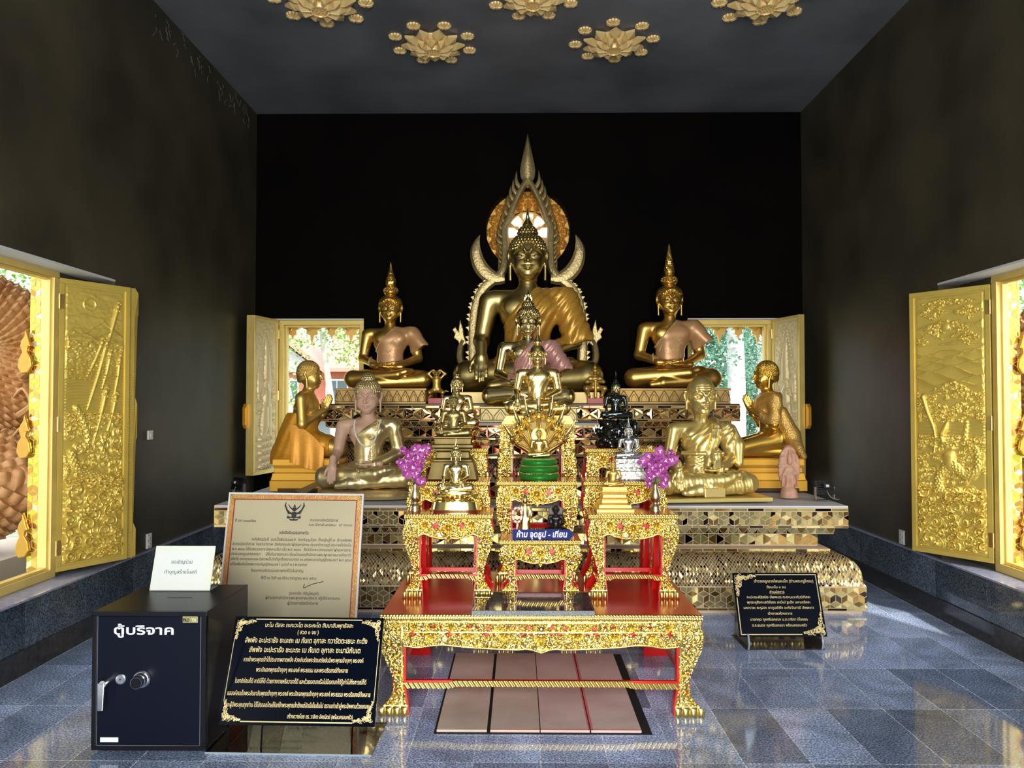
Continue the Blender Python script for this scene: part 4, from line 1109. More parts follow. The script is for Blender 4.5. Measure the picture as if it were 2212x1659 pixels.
def hand(wrist, f, n, side, sc=1.0, curl=.25, spread=.0, cell=.006, thumb=.6):
    """open hand: f finger direction, n palm normal (towards the palm side), side: +1 thumb towards s = f x n"""
    f = Vector(f).normalized(); n = Vector(n); n = (n-f*n.dot(f)).normalized(); s_ = f.cross(n)*side
    W = Vector(wrist)
    P = lambda a, b, c: np.array(W + f*(a*sc) + s_*(b*sc) + n*(c*sc))
    pts = [P(0,0,0), P(.24,.09,.08), P(.24,-.09,-.04), P(.1,.12,0)]
    lo = np.min(pts, 0)-.12*sc; hi = np.max(pts, 0)+.12*sc
    G = Field(lo, hi, cell)
    rot = Matrix((s_, f, n)).transposed()
    G.ell(P(.062,.0,.004), (.046*sc,.070*sc,.021*sc), .01*sc, rot=rot)
    G.cap(P(-.06,0,0), P(.03,0,0), .036*sc, .032*sc, .02*sc)
    for i, (b, L) in enumerate(((.034,.092),(.012,.105),(-.011,.098),(-.033,.078))):
        sp = b*spread*8
        a0 = P(.105-abs(b)*.25, b, 0); l1, l2, l3 = L*.45, L*.32, L*.23
        c1 = curl; p = Vector(a0); ang = c1*.5
        r = .0130*sc
        for j, l in enumerate((l1, l2, l3)):
            d = (f*math.cos(ang) + n*math.sin(ang) + s_*sp).normalized(); q = p + d*(l*sc)
            G.cap(tuple(p), tuple(q), r, r*.9, .004*sc); p = q; r *= .93; ang += c1
    # thumb leaves the side of the palm
    G.path([P(.030,.032,.006), P(.065,.060,.016), P(.098,.066+.012*thumb,.022), P(.122,.064+.010*thumb,.024)], [.020*sc,.0155*sc,.014*sc,.011*sc], .006*sc)
    return G.mesh()

HEADC = {}
def head_mesh(style, cell):
    """head in template metres (chin at z 1.15, skull top 1.63). style: buddha / old / monk"""
    key = ('h', style, cell)
    if key in HEADC: return HEADC[key]
    G = Field((-.27,-.30,.98), (.27,.26,1.70), cell)
    G.cap((0,.015,1.0), (0,.0,1.20), .092, .085, .02)
    if style == 'buddha':
        for z in (1.075, 1.105, 1.135): G.ell((0,.005,z), (.096,.096,.013), .008)
    G.ell((0,.01,1.415), (.172,.19,.205), .02); G.ell((0,-.035,1.315), (.148,.155,.165), .06)
    if style == 'old':
        G.ell((0,-.125,1.185), (.055,.045,.035), .05)
        for s in (-1, 1):
            G.ell((s*.085,-.125,1.335), (.045,.035,.03), .03)
            G.path([(s*.040,-.192,1.305),(s*.074,-.168,1.262),(s*.080,-.142,1.205)], .009, .014, op='s')
            G.ell((s*.07,-.150,1.375), (.045,.03,.026), .02, op='s'); G.ell((s*.07,-.140,1.375), (.034,.026,.020), .008)
        for z, y, r in ((1.465,-.176,.007),(1.492,-.168,.007),(1.518,-.158,.006)): G.path([(-.095,y+.036,z-.012),(-.05,y+.008,z-.002),(0,y,z-.006),(.05,y+.008,z-.002),(.095,y+.036,z-.012)], r, .010, op='s')
        for s in (-1, 1):
            for q in range(3): G.path([(s*.125,-.115,1.385-.012*q),(s*.150,-.075,1.395-.022*q)], .005, .008, op='s')
            G.cap((s*.028,-.085,1.13), (s*.018,-.06,1.02), .014, .014, .02)
    else:
        G.ell((0,-.128,1.195), (.055,.042,.04), .05)
        for s in (-1, 1): G.ell((s*.078,-.115,1.275), (.055,.045,.06), .04)
        for s in (-1, 1):
            G.ell((s*.068,-.178,1.368), (.050,.020,.030), .02, op='s'); G.ell((s*.068,-.150,1.366), (.044,.026,.024), .004)
            G.path([(s*.028,-.182,1.366),(s*.068,-.187,1.381),(s*.120,-.150,1.368)], .006, .004)
    for s in (-1, 1):
        G.path([(s*.020,-.194,1.402),(s*.036,-.193,1.434),(s*.065,-.184,1.450),(s*.108,-.158,1.440),(s*.142,-.118,1.405)], [.012,.009,.008,.007,.005], .014)
    G.path([(0,-.192,1.405),(0,-.212,1.35),(0,-.228,1.315)], [.013,.015,.022], .014)
    for s in (-1, 1): G.ell((s*.024,-.203,1.308), (.017,.017,.013), .008)
    w_ = .064 if style != 'old' else .056; up = .010
    G.path([(-w_,-.170,1.262+up),(-.02,-.190,1.264),(0,-.193,1.259),(.02,-.190,1.264),(w_,-.170,1.262+up)], [.007,.011,.010,.011,.007], .008)
    G.path([(-w_*.8,-.168,1.250+up*.5),(0,-.186,1.236),(w_*.8,-.168,1.250+up*.5)], [.006,.013,.006], .008)
    G.path([(-w_-.004,-.172,1.263),(0,-.198,1.250),(w_+.004,-.172,1.263)], .0032, .003, op='s')
    for s in (-1, 1):
        lo = 1.155 if style == 'buddha' else 1.22
        G.path([(s*.170,.0,1.43),(s*.196,.02,1.435),(s*.200,.03,1.38),(s*.182,.0,1.30),(s*.178,-.005,lo)], [.014,.018,.018,.016,.015], .008, flat=(1, .8))
        G.path([(s*.172,-.01,1.40),(s*.178,-.012,lo+.03)], [.010,.008], .006)
    HEADC[key] = G.mesh(); return HEADC[key]

def hair_mesh(style, cell):
    key = ('hair', style, cell)
    if key in HEADC: return HEADC[key]
    G = Field((-.26,-.26,1.14), (.26,.28,1.86), cell)
    def cover(G, grow=0):
        G.ell((0,.02,1.425), (.190+grow,.200+grow,.208+grow), .01)
        G.ell((0,.06,1.33), (.165+grow,.16+grow,.16+grow), .03)
        G.ell((0,-.215,1.335), (.168,.165,.190), .012, op='s'); G.ell((0,-.10,1.20), (.25,.14,.10), .01, op='s'); G.cap((0,0,.9), (0,0,1.18), .2, .2, .01, op='s')
    cover(G)
    curls = []
    def fib(c, r, n, zmin):
        for i in range(n):
            z = 1-2*(i+.5)/n
            if z < zmin: continue
            a = i*2.399963; q = math.sqrt(1-z*z); curls.append((c[0]+r[0]*q*math.cos(a), c[1]+r[1]*q*math.sin(a), c[2]+r[2]*z))
    if style in ('curls', 'tallcurls'):
        G.ell((0,.03,1.625), (.098,.098,.085), .03)
        # rows of curls
        for row in range(9):
            ph = .18+row*.155; r = math.sin(ph); z = math.cos(ph); n = max(6, int(2*PI*r*.19/.036))
            for i in range(n):
                a = 2*PI*i/n + row*.3; curls.append((.192*r*math.cos(a), .02+.20*r*math.sin(a), 1.425+.208*z))
        for row in range(5):
            ph = .1+row*.33; r = math.sin(ph); z = math.cos(ph); n = max(3, int(2*PI*r*.098/.034))
            for i in range(n):
                a = 2*PI*i/n + row*.4; curls.append((.098*r*math.cos(a), .03+.098*r*math.sin(a), 1.625+.088*z))
        for (x, y, z) in curls:
            # keep the face clear
            if ((x/.160)**2+((y+.215)/.160)**2+((z-1.335)/.184)**2) < 1 or z < 1.22: continue
            G.ell((x, y, z), (.0165,.0165,.0165), .004)
    elif style == 'spire':
        G.ell((0,.02,1.50), (.200,.208,.12), .02)
        G.ell((0,-.215,1.335), (.166,.165,.190), .012, op='s')
        G.ell((0,.03,1.665), (.120,.120,.058), .006); G.ell((0,.03,1.735), (.105,.105,.05), .006)
        for (c, r, n, zm) in (((0,.02,1.46), (.196,.206,.165), 230, .0), ((0,.03,1.70), (.122,.122,.085), 110, -.5)):
            k0 = len(curls); fib(c, r, n, zm)
        for (x, y, z) in curls:
            if ((x/.160)**2+((y+.215)/.160)**2+((z-1.335)/.184)**2) < 1: continue
            G.ell((x, y, z), (.0135,.0135,.0135), .003)
    elif style == 'short':
        for row in range(16):
            ph = .1+row*.115; r = math.sin(ph); z = math.cos(ph); n = max(5, int(2*PI*r*.19/.023))
            for i in range(n):
                a = 2*PI*i/n + row*.3; x, y, z_ = .192*r*math.cos(a), .02+.203*r*math.sin(a), 1.425+.21*z
                if ((x/.160)**2+((y+.215)/.160)**2+((z_-1.335)/.184)**2) < 1: continue
                G.ell((x, y, z_), (.0105,.0105,.0105), .002)
    HEADC[key] = G.mesh(); return HEADC[key]

def seated_field(mudra, cell, leg='half'):
    G = Field((-.82,-.66,-.03), (.82,.36,1.18), cell)
    G.ell((0,.04,.22), (.33,.24,.20), .05); G.ell((0,.0,.50), (.215,.155,.26), .10); G.ell((0,-.005,.80), (.285,.165,.21), .10)
    G.cap((-.31,.015,.955), (.31,.015,.955), .095, k=.09); G.cap((0,.015,.98), (0,.005,1.12), .11, .088, .07)
    for s in (-1, 1): G.ell((s*.125,-.115,.86), (.125,.055,.09), .06)
    for s in (-1, 1): G.cap((s*.16,.05,.19), (s*.59,-.20,.165), .175, .150, .05)
    G.cap((.60,-.22,.15), (-.18,-.40,.09), .138, .085, .03); G.cap((-.18,-.40,.08), (-.36,-.42,.06), .065, .045, .03)
    G.cap((-.60,-.22,.17), (.20,-.42,.235), .140, .075, .025)
    G.path([(.20,-.42,.245),(.33,-.40,.285),(.42,-.36,.30)], [.062,.056,.040], .02)
    for i in range(5): G.cap((.42,-.385+.022*i,.300), (.47-.006*abs(i-1),-.37+.022*i,.300), .014, .012, .008)
    for s in (-1, 1):
        G.cap((s*.395,.02,.935), (s*.475,.03,.53), .105, .080, .05)
    if mudra == 'touch':
        G.cap((-.475,.03,.53), (-.455,-.36,.385), .080, .050, .03); G.cap((.475,.03,.53), (.17,-.34,.375), .080, .050, .03)
    else:
        G.cap((-.475,.03,.53), (-.17,-.34,.385), .080, .050, .03); G.cap((.475,.03,.53), (.17,-.34,.375), .080, .050, .03)
    return G
def hands_for(mudra, cell):
    out = []
    if mudra == 'touch':
        out.append(hand((-.455,-.375,.385), (.02,-.42,-.90), (0,.9,-.42), -1, 1.50, .10, cell=cell))
        out.append(hand((.17,-.345,.375), (-1,-.22,-.05), (0,0,1), 1, 1.35, .15, cell=cell))
    else:
        out.append(hand((-.17,-.345,.395), (1,-.22,-.02), (0,0,1), -1, 1.35, .15, cell=cell))
        out.append(hand((.17,-.345,.365), (-1,-.22,-.05), (0,0,1), 1, 1.35, .15, cell=cell))
    return out
def interp(z, tab):
    zs = [a for a, _ in tab]; vs = [b for _, b in tab]
    return np.interp(z, zs, vs)
ROBE_LINE = [(.30,-.34),(.5,-.33),(.62,-.28),(.75,-.20),(.90,-.08),(1.0,.02),(1.08,.09),(1.2,.12)]
def robe_from(G, off, line=ROBE_LINE, zlow=.38, zarm=.50, pleat=.003, pf=60, hem=None, drape=None):
    X, Y, Z = G.grid()
    if drape:
        G_ = Field.__new__(Field); G_.lo, G_.c, G_.ax, G_.d = G.lo, G.c, G.ax, G.d.copy(); G = G_
        for a, b, ra, rb in drape: G.cap(a, b, ra, rb, .08)
    lx = interp(Z, line)
    side = (lx + .0*Y) - X
    low = (np.where(X > .36, zarm, zlow) if hem is None else interp(X, hem)) - Z + .012*np.sin(X*24)
    hi = Z-1.075
    base = G.d-off-pleat*np.sin((X-lx)*pf + Z*6)
    r = np.maximum(np.maximum(base, side*.8), np.maximum(low, hi))
    return G.mesh(r)

BODYC = {}
def get_body(mudra, cell, hcell):
    k = (mudra, cell)
    if k not in BODYC:
        G = seated_field(mudra, cell); BODYC[k] = (G, join([G.mesh()] + hands_for(mudra, hcell)))
    return BODYC[k]

def lotus_pedestal(mb, w, d, h, n=22, square=False):
    pass

def flame_finial(mb, z, r, h, fins=6):
    mb.lathe([(r*.5,z),(r,z+h*.12),(r*.8,z+h*.25),(r*.45,z+h*.40),(r*.30,z+h*.6),(r*.12,z+h*.85),(.001,z+h)], 12, (0,.03,0), wob=lambda a, zz: .15*math.cos(4*a))
    for k in range(fins):
        a = 2*PI*k/fins
        M = Matrix.Translation((0,.03,0)) @ Matrix.Rotation(a, 4, 'Z')
        mb.prism([(r*.55,z),(r*1.35,z+h*.16),(r*1.1,z+h*.40),(r*.75,z+h*.30),(r*.85,z+h*.58),(r*.35,z+h*.45),(r*.2,z+h*.2)], -r*.10, r*.10, M=M)

def eyes(parent, dark=True, urna=True):
    wm = mat('eye_white', (.85,.85,.8), 0, .2); pm = mat('eye_black', (.01,.01,.01), 0, .1)
    for s in (-1, 1):
        pts = []
        mb = MB(); n = 14; V = []
        for i in range(n+1):
            t = i/n; x = .030+.078*t; z = 1.366+.004*t
            y = -.1585-.017*math.sin(PI*min(1, t*1.05)) + .016*max(0, t-.45)
            V.append((s*x, y, z-.002, .0072*math.sin(PI*t)**.8))
        vs = []
        for x, y, z, h in V: vs += [(x, y-.004, z-h*.9), (x, y-.007, z), (x, y-.004, z+h*.55)]
        fs = []
        for i in range(n): fs += [(3*i, 3*i+1, 3*i+4, 3*i+3), (3*i+1, 3*i+2, 3*i+5, 3*i+4)]
        e = mb.add(vs, fs).obj('eye', wm, parent, smooth=True)
        MB().prism([(s*.066+.0078*math.cos(q*PI/8), 1.3645+.0068*math.sin(q*PI/8)) for q in range(16)], -.1845, -.178).obj('pupil', pm, e)
    if urna: MB().prism([(0,1.452),(.008,1.462),(0,1.480),(-.008,1.462)], -.196, -.18).obj('forehead_gem', mat('ruby', (.35,.01,.03), 0, .1), parent)

def statue(name, label, cat, loc, scale, mudra='touch', hair='curls', m=None, hm=None, robe=None, robe_m=None, cell=.02, hcell=.009, hc=.010, finial=None, eye=False, skin=None, head=None, head_style='buddha', rz=0, group=None, robe_off=.012, head_scale=1.0, tilt=0, robe_kw={}):
    t = thing(name, label, cat, loc, rz, group, scale)
    G, (V, F) = get_body(mudra, cell, hcell)
    hv, hf = head_mesh(head_style, hc)
    Mh = Matrix.Translation((0, 0, 1.12)) @ Matrix.Rotation(tilt, 4, 'X') @ Matrix.Scale(head_scale, 4) @ Matrix.Translation((0, 0, -1.12))
    A = np.array(Mh)
    hv2 = hv @ A[:3,:3].T + A[:3,3]
    V, F = join([(V, F), (hv2, hf)])
    body = np_obj('body', V, F, skin or m, t, smooth=True)
    if hair != 'none':
        av, af = hair_mesh(hair, hc); av = av @ A[:3,:3].T + A[:3,3]
        np_obj('hair', av, af, hm or m, t, smooth=True)
    if eye:
        before = len(kids(t)); e_ = bpy.data.objects.new('face_paint', None)
        eyes(t)
        for c in kids(t):
            if c.name.startswith(('eye', 'forehead')): c.matrix_local = Mh
    if finial:
        mb = MB(); finial(mb); o = mb.obj('finial', hm or m, t, smooth=35); o.matrix_local = Mh
    if robe: 
        rv, rf = robe_from(G, robe_off, **robe_kw); np_obj('robe', rv, rf, robe_m or m, t, smooth=True)
    return t

# ---------------------------------------------------------------- materials of the statues
def sequin_mat(name, base, dots, scale=90, metal=.6, rough=.35):
    m = bpy.data.materials.new(name); m.use_nodes = True; nt = m.node_tree; L = nt.links; b = nt.nodes['Principled BSDF']
    tc = nt.nodes.new('ShaderNodeTexCoord'); v = nt.nodes.new('ShaderNodeTexVoronoi'); v.inputs['Scale'].default_value = scale; L.new(tc.outputs['Object'], v.inputs['Vector'])
    r = nt.nodes.new('ShaderNodeValToRGB'); r.color_ramp.elements[0].position = .18; r.color_ramp.elements[0].color = (*dots, 1); r.color_ramp.elements[1].position = .34; r.color_ramp.elements[1].color = (*base, 1)
    L.new(v.outputs['Distance'], r.inputs[0]); L.new(r.outputs[0], b.inputs['Base Color']); b.inputs['Metallic'].default_value = metal; b.inputs['Roughness'].default_value = rough
    bp = nt.nodes.new('ShaderNodeBump'); bp.inputs['Strength'].default_value = .9; bp.inputs['Distance'].default_value = .01; L.new(v.outputs['Color'], bp.inputs['Height']); L.new(bp.outputs[0], b.inputs['Normal'])
    return m
seq_gold = sequin_mat('gold_sequin_cloth', (.72,.36,.04), (1.0,.82,.35), 105, .35, .36)
seq_pink = sequin_mat('pink_sequin_cloth', (.70,.34,.30), (1.0,.80,.62), 80, .35, .4)
satin = mat('salmon_satin', (.66,.36,.16), .25, .38, bump=.12, bscale=7, var=.1)
bronze = mat('aged_bronze', (.38,.29,.11), .9, .40, var=.2, vscale=5)
silver = mat('silver', (.82,.82,.80), 1, .22, var=.08)
jade = mat('black_jade', (.004,.008,.006), 0, .06, coat=.5)
black_st = mat('black_statue_paint', (.012,.009,.008), 0, .3)
terra = mat('terracotta', (.72,.42,.28), 0, .6, bump=.5, bscale=30, col2=(.5,.27,.18), vscale=20)
wood_skin = mat('painted_wood_skin', (.58,.36,.25), 0, .42, var=.12, vscale=3)
wornleaf = mat('worn_gold_leaf', (.82,.62,.24), .8, .33, col2=(.52,.42,.24), vscale=5, bump=.1, bscale=20)
gold_dim = mat('side_statue_gold', (.80,.50,.12), .92, .34, bump=.05, bscale=12, var=.15, vscale=4)
brown_gold = mat('brown_gold_pedestal', (.42,.27,.09), .6, .45, var=.2, vscale=6)

def lotus_block(name, parent, w, d, h, m, n, z=0, petal=.8, y=0):
    """rectangular pedestal with a row of pointed lotus petals in relief on front and sides"""
    mb = MB(); r = .06*h/.15
    mb.box(-w/2, w/2, y-d/2, y+d/2, z, z+h*.14); mb.box(-w/2+.012, w/2-.012, y-d/2+.012, y+d/2-.012, z+h*.14, z+h*.9); mb.box(-w/2-.004, w/2+.004, y-d/2-.004, y+d/2+.004, z+h*.86, z+h)
    o = mb.obj(name, m, parent, bevel=.004)
    mb = MB(); pw = w/n
    def petal(cx, s, P):
        hw, z0_, z1_ = .46*pw*s, z+h*.16, z+h*(.16+.66*(.35+.65*s))
        q = [(cx-hw, z0_), (cx-hw*.95, z0_+(z1_-z0_)*.35), (cx-hw*.5, z0_+(z1_-z0_)*.68), (cx, z1_), (cx+hw*.5, z0_+(z1_-z0_)*.68), (cx+hw*.95, z0_+(z1_-z0_)*.35), (cx+hw, z0_)]
        q3 = curve_pts(q, 3); mb.tube([P(a_, b_) for a_, b_ in q3], h*.034, 6)
        if s < .6: mb.prism(q, y-d/2+.012-.010, y-d/2+.014) if P(0, 0)[1] < y-d/2+.02 and abs(P(0,0)[0]) < 1e-6 else None
    for i in range(n):
        cx = -w/2+pw*(i+.5)
        for s in (1, .52): petal(cx, s, lambda a_, b_: (a_, y-d/2+.008, b_))
    nd = max(2, round(d/pw)); pd = d/nd
    for sx in (-1, 1):
        for i in range(nd):
            cy = y-d/2+pd*(i+.5)
            petal(0, 1, lambda a_, b_: (sx*(w/2-.008), cy+a_*pd/pw, b_))
    mb.obj('lotus_petals', m, o, smooth=40)
    return o
def flame4(mb): flame_finial(mb, 1.70, .05, .20, 4)
def spire_cone(mb):
    prof = [(.05,1.76),(.075,1.80),(.085,1.84)]
    for i in range(14):
        t = i/14; r = .082*(1-t)**.9+.006; z = 1.84+.42*t
        prof += [(r, z), (r*.86, z+.014)]
    prof += [(.002, 2.28)]
    mb.lathe(prof, 24, (0,.03,0), wob=lambda a, z: .08*math.cos(8*a+z*50))
def spire_leaf(mb):
    mb.lathe([(.045,1.76),(.078,1.80),(.086,1.84),(.075,1.90),(.06,1.95),(.045,2.0),(.03,2.05),(.02,2.1),(.012,2.15),(.002,2.2)], 20, (0,.03,0), wob=lambda a, z: .12*math.cos(6*a+z*20))
    for k in range(3): mb.lathe([(.085-.018*k,1.84+.07*k),(.092-.018*k,1.86+.07*k),(.06-.015*k,1.90+.07*k)], 20, (0,.03,0))

# ---------------------------------------------------------------- the big seated statue and its arch
Zt = .803+.77+.012
big = statue('buddha_statue', 'largest dark gold seated statue wearing a gold sequin sash, under the flame arch', 'statue', (wx(1140, 7.74), 7.74, Zt+.115), 1.012, 'touch', 'curls', gold_old, gold_old, robe=True, robe_m=seq_gold, cell=.013, hcell=.008, hc=.0065,
       finial=flame4, eye=True, robe_off=.020, robe_kw=dict(hem=[(-.38,.28),(.0,.34),(.25,.40),(.36,.47),(.62,.52)], pleat=.006, pf=70, drape=[((.36,.0,.96),(.52,-.04,.56),.11,.125)]))
mb = MB(); mb.prism([(-.64,0),(.66,0),(.70,.075),(.68,.115),(-.68,.115),(-.66,.075)], -.45, .30); mb.obj('plinth', mat('dull_gold_plinth', (.50,.38,.16), .6, .4), big, bevel=.006).location = (0, 0, -.112)

def ribbon(mb, P, W, y0, y1, ridge=.6):
    """flat band along a path in the x-z plane with chamfered front"""
    n = len(P); L = []
    for i in range(n):
        a = Vector(P[max(i-1, 0)]); b = Vector(P[min(i+1, n-1)]); t = (b-a).normalized() if (b-a).length > 1e-9 else Vector((0, 1)); nrm = Vector((-t.y, t.x)); p = Vector(P[i]); w = W[i]/2
        for s, y in ((1, y1), (1, (y0+y1)/2), (ridge, y0), (0, y0-(y1-y0)*.15), (-ridge, y0), (-1, (y0+y1)/2), (-1, y1)):
            q = p+nrm*w*s; L.append((q.x, y, q.y))
    m_ = 7; fs = []
    for i in range(n-1):
        for k in range(m_): fs.append((i*m_+k, i*m_+(k+1) % m_, (i+1)*m_+(k+1) % m_, (i+1)*m_+k))
    fs.append(tuple(range(m_))); fs.append(tuple(range((n-1)*m_, n*m_))[::-1])
    mb.add(L, fs)
def arch():
    Y0 = 8.12; k = Y0/FP; cx = wx(1140, Y0)
    t = thing('flame_arch', 'tall gold flame arch with serpent heads framing the largest seated statue', 'arch', (cx, Y0, Zt))
    m = mat('arch_gold', (.60,.47,.22), .75, .42, bump=.5, bscale=45)
    def Q(x, y): return (x*k, wz(y, Y0)-Zt)
    for s in (-1, 1):
        S = lambda pts: [Q(s*abs(a) if a else 0, b) for a, b in pts]
        P = curve_pts(S([(118,790),(119,740),(117,690),(110,650),(96,622),(78,606),(64,596)]), 5)
        mb = MB(); ribbon(mb, P, [.115]*len(P), -.03, .03); mb.obj('pillar', m, t, smooth=30)
        # serrated outer edge
        mb = MB()
        for q in range(16):
            a = P[min(len(P)-2, 2+int(q*1.6))]; mb.prism([(a[0]+s*.045, a[1]-.025), (a[0]+s*.080, a[1]+.012), (a[0]+s*.045, a[1]+.022)], -.02, .02)
        mb.obj('serrated_edge', m, t)
        P = curve_pts(S([(64,596),(54,582),(49,560),(49,520),(50,490),(42,472),(30,440),(16,410),(2,385)]), 5)
        mb = MB(); ribbon(mb, P, [.10-.04*(i/len(P)) for i in range(len(P))], -.045, .025); mb.obj('arch_limb', m, t, smooth=30)
        P = curve_pts(S([(50,600),(72,600),(92,588),(107,566),(113,540),(110,520),(104,507)]), 5)
        n = len(P); mb = MB(); ribbon(mb, P, [max(.008, .16*math.sin(PI*min(1, .22+.80*(i/(n-1))))**.9) for i in range(n)], -.035, .03); mb.obj('scroll_horn', m, t, smooth=30)
        # flames up the outside
        for q, (bx, by, tx, ty, w_) in enumerate(((13,402,22,366,.05),(19,416,29,384,.05),(25,430,35,399,.05),(31,446,41,418,.05),(37,462,47,437,.05),(43,478,53,455,.045),(48,493,58,472,.045),(51,507,62,489,.04),(53,520,65,504,.04))):
            P = curve_pts(S([(bx,by+6),((bx+tx)/2+7,(by+ty)/2+5),(tx+2,ty)]), 6); n = len(P)
            mb = MB(); ribbon(mb, P, [max(.003, w_*1.15*math.sin(PI*min(1, .40+.60*(i/(n-1))))) for i in range(n)], -.02, .02); mb.obj('flame_leaf', m, t, smooth=30)
        for q in range(7):
            by = 520+q*11
            P = S([(54,by+6),(62,by-2),(64,by-12)]); mb = MB(); ribbon(mb, P, [.04,.025,.004], -.015, .015); mb.obj('flame_leaf', m, t)
        # serpent head at the foot
        P = curve_pts(S([(112,800),(132,796),(146,778),(146,752),(140,735)]), 5); n = len(P)
        mb = MB(); ribbon(mb, P, [.09-.03*(i/n) for i in range(n)], -.05, .03); mb.obj('serpent_neck', m, t, smooth=30)
        pts = S([(132,742),(146,752),(150,738),(160,730),(157,722),(163,712),(156,706),(150,716),(146,690),(139,712),(138,724)])
        mb = MB(); mb.prism(pts, -.05, .03); mb.obj('serpent_head', m, t, bevel=.008)
    mb = MB(); P = [Q(0, y) for y in (402,392,380,366,350,330,310,298,286)]
    ribbon(mb, P, [.02,.09,.15,.165,.145,.10,.06,.035,.003], -.035, .02, .5); mb.obj('crowning_leaf', m, t, smooth=30)
    MB().box(-.62, .62, -.06, .06, 0, .04).obj('base_beam', m, t)
    # stand the pillars' feet on the tier
    return t
arch()

# side statues on lotus plinths
def sequin_sash(parent, spots, m, r=.012):
    pass
def side(label, px, sc, fin, ped_x, zb, Y, mud):
    t = statue('buddha_statue', label, 'statue', (wx(px, Y), Y, zb), sc, mud, 'spire', gold_dim, gold_dim, robe=True, robe_m=satin, cell=.017, hcell=.009, hc=.0085, finial=fin, eye=True, robe_off=.016, robe_kw=dict(hem=[(-.36,.46),(.05,.43),(.22,.50),(.40,.62),(.62,.74)], pleat=.003, pf=25, drape=[((.36,.0,.95),(.56,-.06,.74),.11,.09)]))
    p = lotus_block('pedestal', t, ped_x[1]-ped_x[0], 1.02, .15, brown_gold, 11); 
    p.scale = (1/sc,)*3; p.location = (((ped_x[0]+ped_x[1])/2-wx(px, Y))/sc, -.05/sc, (Zt-zb)/sc)
    return t
sl = side('seated gold statue in salmon satin sash nearest the opening with the red roofed house', 842, .60, spire_leaf, (wx(724,7.2), wx(921,7.2)), Zt+.152, 7.72, 'meditate')
sr = side('seated gold statue with tall spire crown and salmon sash beside the pale tree trunks', 1447, .66, spire_cone, (wx(1335,7.2), wx(1574,7.2)), Zt+.152, 7.72, 'meditate')
# embroidered flowers and beads on the satin
bead = mat('sequin_beads', (.90,.72,.38), .3, .3)
for t, seedk in ((sl, 3), (sr, 4)):
    G, _ = get_body('meditate', .017, .009)
    rnd = random.Random(seedk); mb = MB(); rb = [c for c in kids(t) if c.name.startswith('robe')][0]
    def surf(x, z):
        ix = int(round((x-G.lo[0])/G.c)); iz = int(round((z-G.lo[2])/G.c)); col = G.d[ix, :, iz]
        j = np.argmax(col < .016); return G.ax[1][j]-.004
    pts = []
    for k in range(60):
        z = .42+.64*k/59; pts.append((float(interp(z, ROBE_LINE))+.02, z))
    for cx, cz, r in ((.12,.80,.06),(-.05,.62,.05),(.05,.70,.12)):
        for k in range(int(r*420)): a = 2*PI*k/int(r*420); rr = r*(.75+.25*math.cos(5*a)); pts.append((cx+rr*math.cos(a), cz+rr*math.sin(a)))
    for k in range(30): pts.append((.05+.10*math.sin(k*.35), .45+.012*k))
    for x, z in pts: mb.ball((x, surf(x, z), z), .0085, 6, 4)
    mb.obj('embroidery', bead, rb)

# gold statue with pink sash on the central block
Zb = .803+.615+.012
Y2 = 6.62
t = statue('buddha_statue', 'bright gold seated statue wearing a pink sequin sash in front of the largest statue', 'statue', (wx(1141, Y2), Y2, Zb+.135), .545, 'meditate', 'tallcurls', gold_bright, gold_bright, robe=True, robe_m=seq_pink, cell=.017, hcell=.009, hc=.0085,
       finial=flame4, eye=True, robe_off=.022, robe_kw=dict(hem=[(-.38,.42),(.0,.44),(.3,.50),(.66,.60)], pleat=.008, pf=55, drape=[((.36,-.02,.95),(.58,-.10,.62),.12,.11)]))
p = lotus_block('pedestal', t, .84, .52, .135, mat('pale_gold_lotus', (.62,.50,.24), .8, .5), 7); p.scale = (1/.545,)*3; p.location = (0, 0, -.135/.545)
Y3 = 5.06
t = statue('buddha_statue', 'gold seated statue on the tallest carved table, directly above the serpent hood', 'statue', (wx(1161, Y3), Y3, 1.453+.062), .295, 'touch', 'none', gold_leaf, cell=.02, hcell=.010, hc=.011,
       finial=lambda mb: (mb.ball((0,.03,1.66), (.10,.10,.075), 16, 8), mb.lathe([(.07,1.70),(.055,1.74),(.03,1.80),(.012,1.86),(.002,1.93)], 12, (0,.03,0))), eye=False, robe=True, robe_m=gold_leaf, robe_off=.010, robe_kw=dict(zlow=.34, zarm=.20, pleat=.002, pf=80))
MB().prism([(-.245,-.062),(.245,-.062),(.21,0),(-.21,0)], -.16, .13).obj('pedestal', gold_matte, t, bevel=.003).scale = (1/.295,)*3
